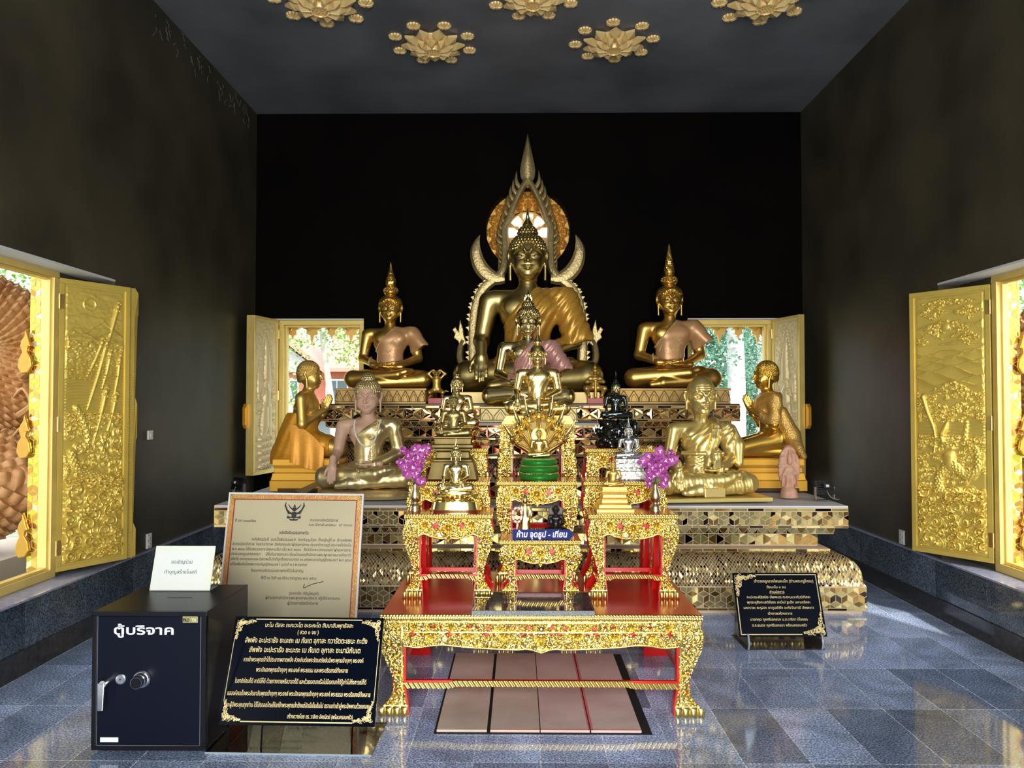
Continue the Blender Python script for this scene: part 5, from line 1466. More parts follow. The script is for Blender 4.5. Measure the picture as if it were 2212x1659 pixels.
# ================================================================= smaller statues on the carved tables
def rect_prof(mb, hw, hd, prof, c=(0,0)):
    rings = [[(c[0]-hw-o, c[1]-hd-o, z), (c[0]+hw+o, c[1]-hd-o, z), (c[0]+hw+o, c[1]+hd+o, z), (c[0]-hw-o, c[1]+hd+o, z)] for o, z in prof]
    vs = [v for r in rings for v in r]; fs = []
    for i in range(len(rings)-1):
        for k in range(4): fs.append((4*i+k, 4*i+(k+1) % 4, 4*i+4+(k+1) % 4, 4*i+4+k))
    n = len(rings); fs.append((3,2,1,0)); fs.append((4*n-4, 4*n-3, 4*n-2, 4*n-1)); mb.add(vs, fs)
def small(label, px, Y, z, sc, mud, m, fin_h=.30, ped=None, hm=None, robe_kw=None, skin=None, Yp=None):
    fin = lambda mb: mb.lathe([(.05,1.69),(.062,1.72),(.05,1.76),(.034,1.80),(.024,1.84),(.014,1.69+fin_h*.7),(.001,1.69+fin_h)], 12, (0,.03,0), wob=lambda a, q: .15*math.cos(4*a))
    return statue('buddha_statue', label, 'statue', (wx(px, Y), Y, z), sc, mud, 'tallcurls', m, hm or m, robe=True, robe_m=m, cell=.02, hcell=.010, hc=.011, finial=fin, robe_off=.009, robe_kw=dict(zlow=.36, zarm=.56, pleat=.002, pf=60), skin=skin)
def ped_obj(t, mb, m, sc, smooth=False, bevel=0, name='pedestal'):
    o = mb.obj(name, m, t, smooth=smooth, bevel=bevel); o.scale = (1/sc,)*3; return o
def ring_lotus(mb, rx, ry, z, h, n, up=True):
    for i in range(n):
        a = 2*PI*i/n; M = Matrix.Translation((rx*math.cos(a), ry*math.sin(a), z)) @ Matrix.Rotation(a-PI/2, 4, 'Z') @ Matrix.Rotation(math.radians(-25 if up else 25), 4, 'X')
        w_ = PI*rx/n
        mb.prism([(-w_*.5,0),(-w_,h*.5),(-w_*.4,h*.85),(0,h),(w_*.4,h*.85),(w_,h*.5),(w_*.5,0)], -.004, .004, M=M)

def ellipse_base(mb, prof, hw, hd, seg=40, n=2.6):
    """rounded rectangular (superellipse) turned base; prof (outset, z)"""
    vs = []; fs = []
    for o, z in prof:
        for k in range(seg):
            a = 2*PI*k/seg; c, s = math.cos(a), math.sin(a)
            vs.append(((hw+o)*math.copysign(abs(c)**(2/n), c), (hd+o)*math.copysign(abs(s)**(2/n), s), z))
    for i in range(len(prof)-1):
        for k in range(seg): fs.append((i*seg+k, i*seg+(k+1) % seg, (i+1)*seg+(k+1) % seg, (i+1)*seg+k))
    fs.append(tuple(range(seg))[::-1]); fs.append(tuple(range((len(prof)-1)*seg, len(prof)*seg))); mb.add(vs, fs)

# polished one on lotus base, rear left table
t = small('polished gold statue on a lotus base directly behind the bronze statue', 987, 5.08, 1.298+.135, .205, 'touch', gold_bright, .34)
mb = MB(); ellipse_base(mb, [(.0,-.135),(.006,-.10),(-.03,-.085),(-.035,-.06),(-.03,-.045),(-.01,-.012),(-.02,0)], .165, .105)
o = ped_obj(t, mb, gold_bright, .205, smooth=30); mb = MB(); ring_lotus(mb, .135, .082, -.055, .045, 22); mb.obj('lotus_petals', gold_bright, o)
# bronze one on a tall stepped pedestal, middle left table
t = small('aged bronze statue on a tall bronze pedestal behind the shiny gold statue', 980, 4.66, 1.125+.265, .152, 'touch', bronze, .62)
mb = MB(); rect_prof(mb, .105, .07, [(.038,-.265),(.045,-.255),(.040,-.235),(.020,-.155),(.012,-.15),(.012,-.14),(-.004,-.13),(-.008,-.095),(.006,-.085),(.006,-.075),(.020,-.066),(.020,-.050),(.006,-.045),(.008,-.012),(.014,-.01),(.014,0)])
ped_obj(t, mb, mat('bronze_pedestal', (.20,.15,.055), .85, .5, var=.2, vscale=8), .152, bevel=.002)
# shiny one, front left table
t = small('mirror polished gold statue on an octagonal gold base next to the orchid vase', 985, 4.33, .978+.112, .150, 'touch', gold_bright, .36)
mb = MB(); ellipse_base(mb, [(.032,-.112),(.034,-.100),(.026,-.097),(.016,-.055),(.004,-.050),(.0,-.045),(-.012,-.035),(-.004,-.018),(-.012,-.01),(-.012,0)], .115, .072, 32, 3.2)
o = ped_obj(t, mb, gold_bright, .150, smooth=25); mb = MB(); ring_lotus(mb, .112, .070, -.046, .03, 26); mb.obj('lotus_petals', gold_bright, o)
# matte one, front right table
t = small('small matte gold statuette on a tall stepped square base', 1324, 4.33, .978+.142, .085, 'touch', gold_matte, .50)
mb = MB(); rect_prof(mb, .060, .050, [(.046,-.142),(.046,-.122),(.034,-.118),(.030,-.098),(.014,-.090),(.012,-.075),(.016,-.068),(.008,-.060),(.006,-.045),(.012,-.040),(.018,-.022),(.010,-.018),(.010,0)])
o = ped_obj(t, mb, gold_matte, .085, bevel=.002); mb = MB()
for i in range(9): mb.prism([(-.070+.0155*i,-.020),(-.070+.0155*i+.014,-.020),(-.070+.0155*i+.007,-.002)], -.074, -.062)
mb.obj('lotus_petals', gold_matte, o)
# silver one, middle right table
t = small('silver seated statue on a rough silver pedestal beside the orchids', 1357, 4.66, 1.125+.128, .122, 'meditate', silver, .40)
mb = MB(); rect_prof(mb, .082, .055, [(.016,-.128),(.018,-.120),(.012,-.075),(.004,-.070),(.002,-.060),(.012,-.05),(.014,-.03),(.004,-.022),(.006,0)])
o = ped_obj(t, mb, mat('rough_silver', (.70,.69,.64), .9, .38, bump=1.0, bscale=25), .122, bevel=.002)
mb = MB(); rr = random.Random(3)
for i in range(60): mb.ball((rr.uniform(-.09,.09), -.064, rr.uniform(-.062,-.02)), (.008,.006,.006), 6, 4)
mb.obj('scroll_carving', silver, o, smooth=True)
# black jade one, rear right table
t = small('glossy black jade statue with gold face on a black rock and lotus base', 1330, 5.08, 1.298+.192, .150, 'touch', jade, .10)
kf = [c for c in kids(t) if c.name.startswith('body')][0]
me = kf.data; me.materials.append(gold_bright)
co = np.empty(len(me.vertices)*3, np.float32); me.vertices.foreach_get('co', co); co = co.reshape(-1, 3)
mi = [1 if (p.center.z > 1.175 and p.center.y < -.04 and abs(p.center.x) < .15) else 0 for p in me.polygons]; me.polygons.foreach_set('material_index', mi)
mb = MB()
for k in range(5): mb.lathe([(.045-.007*k, 1.70+.075*k), (.028-.004*k, 1.74+.075*k), (.014, 1.77+.075*k)], 10, (0,.03,0), wob=lambda a, z: .3*math.cos(4*a))
mb.lathe([(.012,2.05),(.006,2.15),(.001,2.22)], 8, (0,.03,0)); mb.obj('flame_finial', jade, t, smooth=True)
G = Field((-.20,-.16,-.21), (.20,.16,.02), .006)
G.ell((0,0,-.10), (.105,.075,.085), .02); G.cap((-.08,0,-.19), (.08,0,-.19), .045, k=.02); rr = random.Random(6)
for i in range(46):
    a = rr.uniform(0, 6.28); G.ell((.12*math.cos(a), .085*math.sin(a), rr.uniform(-.185,-.03)), (rr.uniform(.014,.032),)*3, .006)
G.ell((.125,-.03,-.06), (.025,.02,.045), .01)
v, f = G.mesh(); v[:,2] = np.clip(v[:,2], -.192, .0); o = np_obj('rock_base', v, f, jade, t, smooth=50); o.scale = (1/.15,)*3
mb = MB(); ring_lotus(mb, .105, .072, -.05, .05, 14); p2 = mb.obj('lotus_petals', jade, o)
for sx, sz in ((.128, -.10), (-.128, -.09)):
    mb = MB()
    for k in range(4): mb.prism([(-.018,0),(0,.055),(.018,0)], -.004, .004, M=Matrix.Translation((sx, -.02, sz)) @ Matrix.Rotation((k-1.5)*.5, 4, 'Y'))
    mb.obj('lotus_bud', jade, o)

# ---- serpent hood statue, centre middle table
Yn = 4.655; zn = 1.125
t = statue('buddha_statue', 'gold seated statue under a seven headed serpent hood on a green glitter coil', 'statue', (wx(1164, Yn), Yn, zn+.136), .103, 'meditate', 'curls', gold_leaf, gold_leaf, robe=True, robe_m=gold_leaf, cell=.02, hcell=.010, hc=.011, robe_off=.010, robe_kw=dict(zlow=.34, zarm=.3, pleat=.004, pf=70),
           finial=lambda mb: mb.lathe([(.05,1.69),(.04,1.74),(.001,1.85)], 10, (0,.03,0)))
green = sequin_mat('green_glitter', (.02,.30,.03), (.25,.85,.20), 420, .5, .3)
S_ = 1/.103
mb = MB()
for k, (r, z) in enumerate(((.108,-.114),(.104,-.070),(.094,-.028))):
    mb.lathe([(r*.8,z-.022),(r+.008,z-.019),(r+.018,z-.008),(r+.019,z+.004),(r+.010,z+.016),(r*.85,z+.021)], 48)
mb.lathe([(.1,-.136),(.1,-.006),(.03,-.0005)], 32); o = mb.obj('serpent_coil', green, t, smooth=40); o.scale = (S_,)*3
for r, z in ((.118,-.094),(.112,-.050),(.100,-.008)):
    mb = MB()
    for q in range(72):
        a = 2*PI*q/72; mb.ball((r*math.cos(a), r*math.sin(a), z), .0045, 6, 4)
    mb.obj('bead_trim', gold_bright, o)
mb = MB(); n = 44; vs = []
for i in range(n):
    a = 2*PI*i/n; rr = .048 if i % 2 else .045; vs.append((rr*math.cos(a), rr*math.sin(a)+.133))
mb.prism(vs, .030, .036); hal = mb.obj('halo_disc', gold_matte, t); hal.scale = (S_,)*3
mb = MB()
for i in range(30):
    a = 2*PI*i/30; mb.tube([(.016*math.cos(a), .029, .133+.016*math.sin(a)), (.044*math.cos(a), .029, .133+.044*math.sin(a))], .0011, 5)
mb.obj('halo_rays', gold_leaf, hal)
mb = MB(); hp = [(-.03,-.02),(-.10,.03),(-.125,.09),(-.105,.10),(-.10,.16),(-.075,.165),(-.062,.215),(-.03,.215),(0,.245),(.03,.215),(.062,.215),(.075,.165),(.10,.16),(.105,.10),(.125,.09),(.10,.03),(.03,-.02)]
mb.prism(hp, .050, .060); mb.obj('hood_plate', mat('hood_gold', (.34,.25,.09), .7, .6), t, bevel=.003).scale = (S_,)*3
G = Field((-.04,-.07,-.05), (.04,.05,.13), .0022)
G.ell((0,0,0), (.020,.026,.022), .004); G.cap((0,-.02,.006), (0,-.050,.004), .013, .009, .006); G.cap((0,-.018,-.014), (0,-.040,-.020), .010, .006, .004)
G.ell((0,-.042,-.008), (.012,.02,.005), .003, op='s')
for s in (-1, 1): G.ell((s*.012,-.022,.014), (.006,.006,.006), .002); G.cap((s*.014,.0,.01), (s*.026,.006,.045), .006, .001, .004); G.cap((s*.016,.0,-.01), (s*.030,.004,.014), .006, .001, .004)
G.path([(0,-.004,.02),(0,.004,.045),(0,.0,.075),(0,-.004,.11)], [.012,.010,.006,.001], .004); G.cap((0,-.048,.008), (0,-.055,.022), .005, .001, .003)
nv, nf = G.mesh(); first = None
for (hx, hz, rot) in ((0,.262,0),(-.066,.236,-.16),(.066,.238,.16),(-.118,.186,-.34),(.118,.188,.34),(-.152,.108,-.62),(.150,.112,.62)):
    P = curve_pts([(hx*.10, .055, -.02), (hx*.42, .062, hz*.34), (hx*.88, .055, hz*.72), (hx, .040, hz-.008)], 6)
    mb = MB(); mb.tube(P, [.034-.014*i/len(P) for i in range(len(P))], 12, .7)
    nk = mb.obj('serpent_neck', gold_leaf, t, smooth=True); nk.scale = (S_,)*3
    if first is None: first = np_obj('serpent_head', nv, nf, gold_leaf, nk, smooth=50); h_ = first
    else: h_ = first.copy(); COL.objects.link(h_); h_.parent = nk
    h_.location = (hx, .028, hz); h_.rotation_euler = (0, rot, hx*-1.5); h_.scale = (1.3,)*3

# ---- kneeling monks
pat_cloth = sequin_mat('patterned_orange_cloth', (.78,.33,.02), (.95,.56,.10), 150, .25, .45)
def rotz(v, a): return (v[0]*math.cos(a)-v[1]*math.sin(a), v[0]*math.sin(a)+v[1]*math.cos(a), v[2])
def kneeler(label, loc, rz, near, base_m, body_m, robe_m):
    """near: -1/+1 local x side turned to the room"""
    t = thing('kneeling_monk_statue', label, 'statue', loc, rz)
    G = Field((-.30,-.40,-.06), (.30,.42,.70), .0085)
    G.ell((0,.11,.19), (.15,.14,.14), .05); G.cap((0,.09,.22), (0,.05,.42), .105, .110, .06); G.ell((0,.035,.47), (.145,.095,.11), .05)
    G.cap((-.13,.045,.545), (.13,.045,.545), .050, k=.05); G.cap((0,.04,.56), (0,.02,.66), .052, .044, .03)
    for s in (-1, 1):
        G.cap((s*.08,.09,.16), (s*.095,-.25,.085), .090, .062, .04)
    G0 = G.d.copy()
    for s in (-1, 1):
        pass; G.cap((s*.095,-.265,.055), (s*.09,.22,.050), .052, .034, .02); G.path([(s*.09,.22,.05),(s*.085,.27,.03),(s*.08,.29,.012)], [.032,.028,.016], .01)
        G.cap((s*.165,.05,.525), (s*.190,.03,.30), .050, .042, .03); G.cap((s*.190,.03,.30), (s*.024,-.120,.425), .042, .026, .02)
    parts = [G.mesh()]
    for s in (-1, 1): parts.append(hand((s*.014,-.118,.42), (0,-.36,.93), (-s,0,0), -s, .72, .02, cell=.004))
    hv, hf = head_mesh('buddha', .0075); A = np.array(Matrix.Translation((0,.02,.605)) @ Matrix.Scale(.52, 4) @ Matrix.Translation((0,0,-1.12)))
    parts.append((hv @ A[:3,:3].T + A[:3,3], hf)); V, F = join(parts)
    np_obj('body', V, F, body_m, t, smooth=True)
    av, af = hair_mesh('short', .0065); np_obj('hair', av @ A[:3,:3].T + A[:3,3], af, body_m, t, smooth=True)
    X, Y, Z = G.grid()
    if near < 0:
        H = Field((-.30,-.40,-.06), (.30,.42,.70), .0085); H.d = G0.copy()
        H.cap((0,.10,.30), (0,.15,.06), .130, .165, .06)
        H.path([(0,.16,.10),(0,.26,.0),(-.02,.31,-.05)], [.14,.09,.04], .05)
        r = np.maximum(H.d-.012-.004*np.sin(Y*70+Z*30), np.maximum(Z-(.40-.35*np.clip(-Y, 0, .4)), -Y-.22-.0*Z + (Z-.3)*0))
        r = np.maximum(r, -(Y+.20)-.0+0*Z); v, f = H.mesh(r.astype(np.float32))
        rb = np_obj('robe', v, f, robe_m, t, smooth=True)
        mb = MB(); n = 12; pts = []
        q = [(.13,.30),(.0,.24),(-.165,.115),(-.165,-.125),(-.05,-.105),(.08,-.05),(.12,.10)]
        vs = []
        nx_, nz_ = 12, 14
        for i in range(nx_+1):
            for j in range(nz_+1):
                u, w_ = i/nx_, j/nz_
                y = .13-.295*u; top = .30-.17*u*u-.04*u; bot = -.03-.10*u; z = top+(bot-top)*w_
                x = -.185-.022*w_-.012*math.sin(u*16)*w_-.006
                vs.append((x, y, z))
        m_ = nz_+1; fs = [(i*m_+j, (i+1)*m_+j, (i+1)*m_+j+1, i*m_+j+1) for i in range(nx_) for j in range(nz_)]
        mb.add(vs, fs); mb.add([(x-.012, y, z) for x, y, z in vs], [f_[::-1] for f_ in fs])
        mb.obj('robe_flap', robe_m, t, smooth=True)
        MB().tube(curve_pts([(-.12,.13,.45),(-.15,.05,.40),(-.14,-.05,.38),(-.05,-.085,.41)], 5), .006, 8).obj('robe_cord', robe_m, t, smooth=True)
    else:
        r = np.maximum(G.d-.013-.003*np.sin(Y*60+Z*45), np.maximum(.10-X*near*.6-(Z-.30)*.35-.08, .30-Z)); r = np.maximum(r, Z-.585); r = np.maximum(r, -(X*near)-.06)
        r = np.maximum(r, -(Y+.085)); v, f = G.mesh(r.astype(np.float32)); np_obj('robe', v, f, robe_m, t, smooth=True)
        H = Field((-.30,-.40,-.06), (.30,.42,.70), .0085)
        H.path([(near*.10,.12,.40),(near*.13,.20,.20),(near*.12,.31,.01)], [.06,.07,.03], .05); v, f = H.mesh(); np_obj('robe_tail', v, f, robe_m, t, smooth=True)
    mb = MB(); rect_prof(mb, .165, .285, [(.030,-.290),(.030,-.20),(.022,-.19),(.010,-.135),(.0,-.125),(.0,-.105),(-.004,-.09),(.008,-.075),(.012,-.06),(.010,-.012),(.004,-.004),(.0,0)])
    o = mb.obj('pedestal', base_m, t, bevel=.004)
    mb = MB(); mb.box(-.20,.20,-.24,.24,-.291,-.262); mb.obj('painted_foot_shade', mat('foot_shade_paint', (.10,.05,.01), 0, .8), o)  # solid dark strip on the foot, shade of a gap painted as its colour
    return t
kneeler('kneeling gold monk statue wearing a patterned orange robe, hands pressed together', (wx(672, 6.78), 6.78, .815+.292), PI/2, -1, gold_orange, gold_matte, pat_cloth)
kneeler('kneeling gold monk statue facing the centre, seated before the pale shutter by the old monk', (wx(1648, 6.84), 6.84, .815+.292), -PI/2, 1, gold_orange, mat('shiny_orange_gold', (.95,.58,.10), .9, .25), mat('netted_gold_robe', (.85,.52,.14), .7, .4, bump=.8, bscale=90))

# ---- old monk
om = mat('pale_gold_paint', (.88,.68,.24), .75, .34, bump=.06, bscale=8)
Yo = 6.22; so_ = .56
G, _ = get_body('touch', .017, .009)
t = statue('old_monk_statue', 'pale gold statue of an elderly bald monk with wrinkled face and pleated robe', 'statue', (wx(1512, Yo), Yo, .815+.035), so_, 'touch', 'none', om, head_style='old', cell=.017, hcell=.009, hc=.0085, head_scale=1.20, tilt=.06)
t.rotation_euler.z = math.radians(6)
v, f = robe_from(G, .022, line=[(0,-.9),(.40,-.9),(.55,-.42),(.70,-.36),(.85,-.22),(.97,-.02),(1.05,.08),(1.2,.12)], zlow=.02, zarm=.03, pleat=.009, pf=42)
np_obj('robe', v, f, om, t, smooth=True)
G2 = Field((-.5,-.6,.2), (.7,.3,1.15), .011)
G2.path([(.20,.02,1.05),(.17,-.15,.98),(.12,-.22,.80),(.05,-.245,.62),(.0,-.30,.44)], [.075,.07,.07,.065,.05], .02)
for k in range(4): G2.path([(.15+.04*k,-.08,1.06),(.10+.04*k,-.225,.95),(.05+.036*k,-.275,.78),(-.01+.03*k,-.30,.62)], .012, .012)
G2.path([(-.30,-.10,.60),(-.15,-.235,.60),(.05,-.27,.60),(.24,-.22,.60)], .034, .02)
G2.ell((.10,-.36,.55), (.075,.07,.09), .03); G2.path([(.04,-.37,.62),(.10,-.42,.66),(.16,-.37,.62)], .022, .02); G2.ell((.10,-.37,.66), (.045,.045,.04), .02)
for k in range(5): G2.path([(.06+.02*k,-.40,.50),(.05+.025*k,-.38,.40)], .012, .01)
G2.path([(.50,.05,.95),(.56,.0,.70),(.54,-.08,.45)], [.06,.10,.07], .04)
v, f = G2.mesh(); np_obj('shoulder_cloth', v, f, om, t, smooth=True)
MB().box(-.13, .17, -.52, -.30, 0, .135).obj('lap_block', om, t, bevel=.012)
MB().box(-.80, .84, -.58, .34, -.06, 0).obj('base_slab', om, t, bevel=.01)

# ---- Burmese style wooden statue
Yb = 6.32; sb_ = .545
Gb, _ = get_body('touch', .017, .009)
t = statue('wooden_buddha_statue', 'painted wooden seated statue with flesh toned face, pearl necklace and worn gold robe', 'statue', (wx(795, Yb), Yb, .815+.075), sb_, 'touch', 'tallcurls', wood_skin, wornleaf, cell=.017, hcell=.009, hc=.0085, skin=wood_skin, head_scale=1.06, tilt=.10)
v, f = robe_from(Gb, .020, line=[(0,-.9),(.34,-.9),(.40,-.20),(.6,-.18),(.78,-.16),(.90,-.04),(1.0,.10),(1.08,.17),(1.2,.2)], zlow=.01, zarm=.02, pleat=.004, pf=30)
rb = np_obj('robe', v, f, wornleaf, t, smooth=True)
# embroidered edge
def surf_y(G, x, z, off):
    ix = int(round((x-G.lo[0])/G.c)); iz = int(round((z-G.lo[2])/G.c)); j = int(np.argmax(G.d[ix, :, iz] < off)); return G.ax[1][j]
mb = MB(); rr = random.Random(5)
for k in range(150):
    z = .40+.64*k/149; x = float(interp(z, [(.36,.05),(.6,.10),(.85,.12),(1.04,.20)])); 
    for q in range(3): xx = x+rr.uniform(-.04,.04); mb.ball((xx, surf_y(Gb, xx, z, .022), z), (.013,.010,.011), 6, 4)
rbm = mat('antique_relief_gold', (.60,.46,.22), .8, .35); mb.obj('ornate_band', rbm, rb, smooth=True); mb = MB()
for k in range(90):
    a = k/89; x = -.05+.03*math.sin(a*9)+rr.uniform(-.04,.04); z = .30-.24*a; mb.ball((x, surf_y(Gb, x, z, .022), z), (.013,.010,.011), 6, 4)
mb.obj('ornate_band', mat('antique_relief_gold', (.60,.46,.22), .8, .35), rb, smooth=True)
mb = MB()
for k in range(64):
    a = PI*(.02+.96*k/63); x = -.195*math.cos(a)+.01; z = 1.04-.40*math.sin(a)**.8*(1.0); z = 1.05-.42*math.sin(a)
    mb.ball((x, min(surf_y(Gb, max(-.35, min(.35, x)), min(z, 1.02), .024), -.06)-.012, z), .0155, 8, 6)
mb.obj('pearl_necklace', mat('pearl', (.80,.76,.66), .1, .2), t, smooth=True)
mb = MB()
for k in range(30):
    a = PI*(.05+.9*k/29); mb.ball((-.176*math.cos(a), -.02-.175*math.sin(a), 1.535), .013, 6, 4)
mb.obj('headband', wornleaf, t, smooth=True)
for s in (-1, 1):
    mb = MB()
    for q in range(5):
        P = curve_pts([(s*.50,-.30+.05*q,.20),(s*(.68+.02*q),-.32+.06*q,.08),(s*(.82+.04*q),-.34+.07*q,-.02),(s*(.90+.05*q),-.34+.07*q,-.06)], 5); mb.tube(P, [.05,.05,.048,.045,.042,.04,.038,.036,.034,.032,.03,.028,.026,.024,.022,.02][:len(P)], 8, .5)
    mb.obj('robe_tail', wornleaf, rb, smooth=True)
mb = MB(); ellipse_base(mb, [(.05,-.075),(.055,-.05),(.03,-.04),(.035,-.012),(.0,0)], .37, .24, 48, 3)
o = ped_obj(t, mb, wornleaf, sb_, smooth=30); mb = MB()
for i in range(70): a = 2*PI*i/70; mb.ball((.41*math.copysign(abs(math.cos(a))**(2/3), math.cos(a)), .28*math.copysign(abs(math.sin(a))**(2/3), math.sin(a)), -.055), (.014,.014,.014), 6, 4)
mb.obj('bead_trim', wornleaf, o, smooth=True)

# ---- small figures
def figurine(name, label, loc, m, field, cell, sc=1, base=None, rz=0):
    t = thing(name, label, 'figurine', loc, rz, scale=sc); lo, hi = field[0]
    G = Field(lo, hi, cell)
    for it in field[1]:
        if it[0] == 'e': G.ell(it[1], it[2], it[3] if len(it) > 3 else .02)
        elif it[0] == 'c': G.cap(it[1], it[2], it[3], it[4], it[5] if len(it) > 5 else .015)
        elif it[0] == 's': G.ell(it[1], it[2], .004, op='s')
    v, f = G.mesh(); np_obj('body', v, f, m, t, smooth=60)
    if base: MB().box(*base[0]).obj('base', base[1], t, bevel=.003)
    return t
redb = mat('red_base_paint', (.55,.01,.012), 0, .3)
mk = [('e',(0,0,.11),(.038,.035,.06)), ('e',(0,-.005,.17),(.040,.034,.045)), ('e',(0,-.012,.235),(.030,.032,.032),.012), ('e',(0,-.040,.228),(.015,.018,.012),.006), ('c',(0,0,.20),(0,-.005,.225),.020,.018)]
for s in (-1, 1):
    mk += [('c',(s*.036,0,.19),(s*.082,0,.235),.014,.012), ('c',(s*.082,0,.235),(s*.035,-.01,.272),.012,.009), ('e',(s*.028,-.01,.268),(.014,.012,.010),.006), ('c',(s*.022,0,.08),(s*.062,-.04,.055),.026,.018), ('c',(s*.062,-.04,.055),(s*.050,.02,.02),.016,.012), ('c',(s*.050,.0,.015),(s*.070,-.03,.010),.011,.009), ('e',(s*.034,-.005,.245),(.008,.006,.012),.003), ('e',(s*.010,-.040,.242),(.005,.005,.005),.001)]
mk += [('c',(.04,.03,.04),(.085,.02,.07),.008,.007), ('c',(.085,.02,.07),(.11,.01,.065),.007,.006)]
figurine('monkey_figurine', 'gold monkey figurine holding both hands on its head on a red block', (wx(943, 7.235), 7.235, Zt+.055), gold_matte, [((-.14,-.10,-.005),(.14,.10,.30)), mk], .004, 1.0, ((-.078,.078,-.05,.05,-.055,.002), redb))
gd = [('e',(0,0,.15),(.040,.030,.05)), ('e',(0,0,.19),(.052,.030,.030)), ('e',(0,-.006,.252),(.026,.028,.032),.008), ('e',(0,-.030,.246),(.012,.012,.010),.004), ('c',(0,0,.275),(0,0,.305),.020,.012), ('c',(0,0,.305),(0,0,.345),.010,.002), ('e',(0,0,.275),(.033,.033,.010),.004),
      ('c',(0,-.055,.16),(0,-.060,.012),.012,.016), ('e',(0,-.055,.172),(.018,.016,.012),.006), ('e',(0,0,.105),(.05,.035,.03),.02)]
for s in (-1, 1):
    gd += [('c',(s*.05,0,.195),(s*.082,-.01,.16),.020,.016), ('c',(s*.082,-.01,.16),(s*.012,-.052,.168),.015,.011), ('c',(s*.03,0,.10),(s*.088,-.04,.095),.030,.026), ('c',(s*.088,-.04,.09),(s*.062,-.02,.02),.024,.016), ('c',(s*.062,-.02,.012),(s*.075,-.05,.008),.013,.010), ('e',(s*.030,-.004,.25),(.010,.008,.020),.004)]
figurine('guardian_figurine', 'gold crowned guardian figurine leaning on a club on a red block', (wx(1285, 7.235), 7.235, Zt+.055), gold_matte, [((-.14,-.10,-.005),(.14,.10,.36)), gd], .004, .98, ((-.078,.078,-.05,.05,-.055,.002), redb))
st = [('c',(0,0,.03),(0,0,.12),.028,.022), ('e',(0,0,.15),(.026,.018,.035)), ('e',(0,-.002,.205),(.016,.017,.020),.004), ('c',(0,0,.175),(0,0,.19),.010,.009), ('c',(0,0,.22),(0,0,.245),.012,.003), ('c',(0,0,.0),(0,0,.012),.04,.034)]
for s in (-1, 1): st += [('c',(s*.026,0,.168),(s*.038,-.006,.125),.010,.008), ('c',(s*.038,-.006,.125),(s*.030,-.025,.095 if s > 0 else .15),.008,.006), ('c',(s*.012,-.008,.10),(s*.016,-.010,.02),.012,.016)]
figurine('standing_figurine', 'small standing gold figurine next to the flower garland', (wx(1134, 4.40), 4.40, .8235), gold_leaf, [((-.06,-.06,-.002),(.06,.06,.26)), st], .003)
# garland hanging on it
t = thing('flower_garland', 'white jasmine garland with red tips leaning on the standing figurine', 'garland', (wx(1117, 4.36), 4.36, .8235))
gw = mat('jasmine_white', (.85,.82,.75), 0, .6); gr = mat('red_petal', (.65,.02,.04), 0, .5)
mb = MB(); mr = MB()
for k in range(40):
    a = 2*PI*k/40; c = (.026*math.cos(a), -.002, .125+.042*math.sin(a)); (mr if k % 5 == 0 else mb).ball(c, (.0075,.0075,.0065), 7, 5)
for k in range(9): mb.ball((.002*math.sin(k), 0, .080-.008*k), (.007,.006,.006), 7, 5)
mb.obj('jasmine_strand', gw, t, smooth=True); mr.obj('red_petals', gr, t, smooth=True); MB().ball((0,0,.009), (.010,.009,.009), 8, 6).obj('red_tip', gr, t, smooth=True)
# little black monk
t = statue('black_monk_statuette', 'small black seated monk statuette behind the blue arrow sign', 'statue', (wx(1200, 4.40), 4.40, .8225+.022), .092, 'meditate', 'none', black_st, head_style='old', cell=.02, hcell=.010, hc=.011, robe=True, robe_m=black_st, head_scale=1.15)
mb = MB(); mb.box(-.07,.07,-.06,.035,-.0215,0); mb.prism([(-.03,0),(.03,0),(.045,.13),(-.0,.16),(-.04,.13)], .030, .040); ped_obj(t, mb, black_st, .092, bevel=.002)
# terracotta relief figurine
tf = [('c',(0,0,.0),(0,0,.03),.078,.070), ('e',(0,.012,.24),(.085,.028,.20)), ('e',(0,-.02,.21),(.030,.022,.05)), ('e',(0,-.025,.30),(.022,.022,.028),.006), ('c',(0,-.02,.33),(0,-.015,.40),.018,.006)]
rr = random.Random(8)
for k in range(46):
    a = rr.uniform(-.4, 3.6); tf.append(('e',(.078*math.cos(a), .0, .23+.185*math.sin(a)),(rr.uniform(.010,.018),)*3,.008))
for s in (-1, 1): tf += [('c',(s*.018,-.02,.17),(s*.022,-.022,.05),.017,.014), ('c',(s*.028,-.02,.24),(s*.052,-.025,.19),.010,.009), ('c',(s*.052,-.025,.19),(s*.058,-.02,.10),.009,.012), ('s',(s*.045,-.035,.14),(.014,.03,.05)), ('s',(s*.045,-.035,.30),(.014,.03,.05))]
figurine('terracotta_figurine', 'small terracotta relief figurine in front of the pale shutter near the floodlight', (wx(1700, 6.25), 6.25, .8155), terra, [((-.11,-.09,-.002),(.11,.09,.45)), tf], .0045, .98)

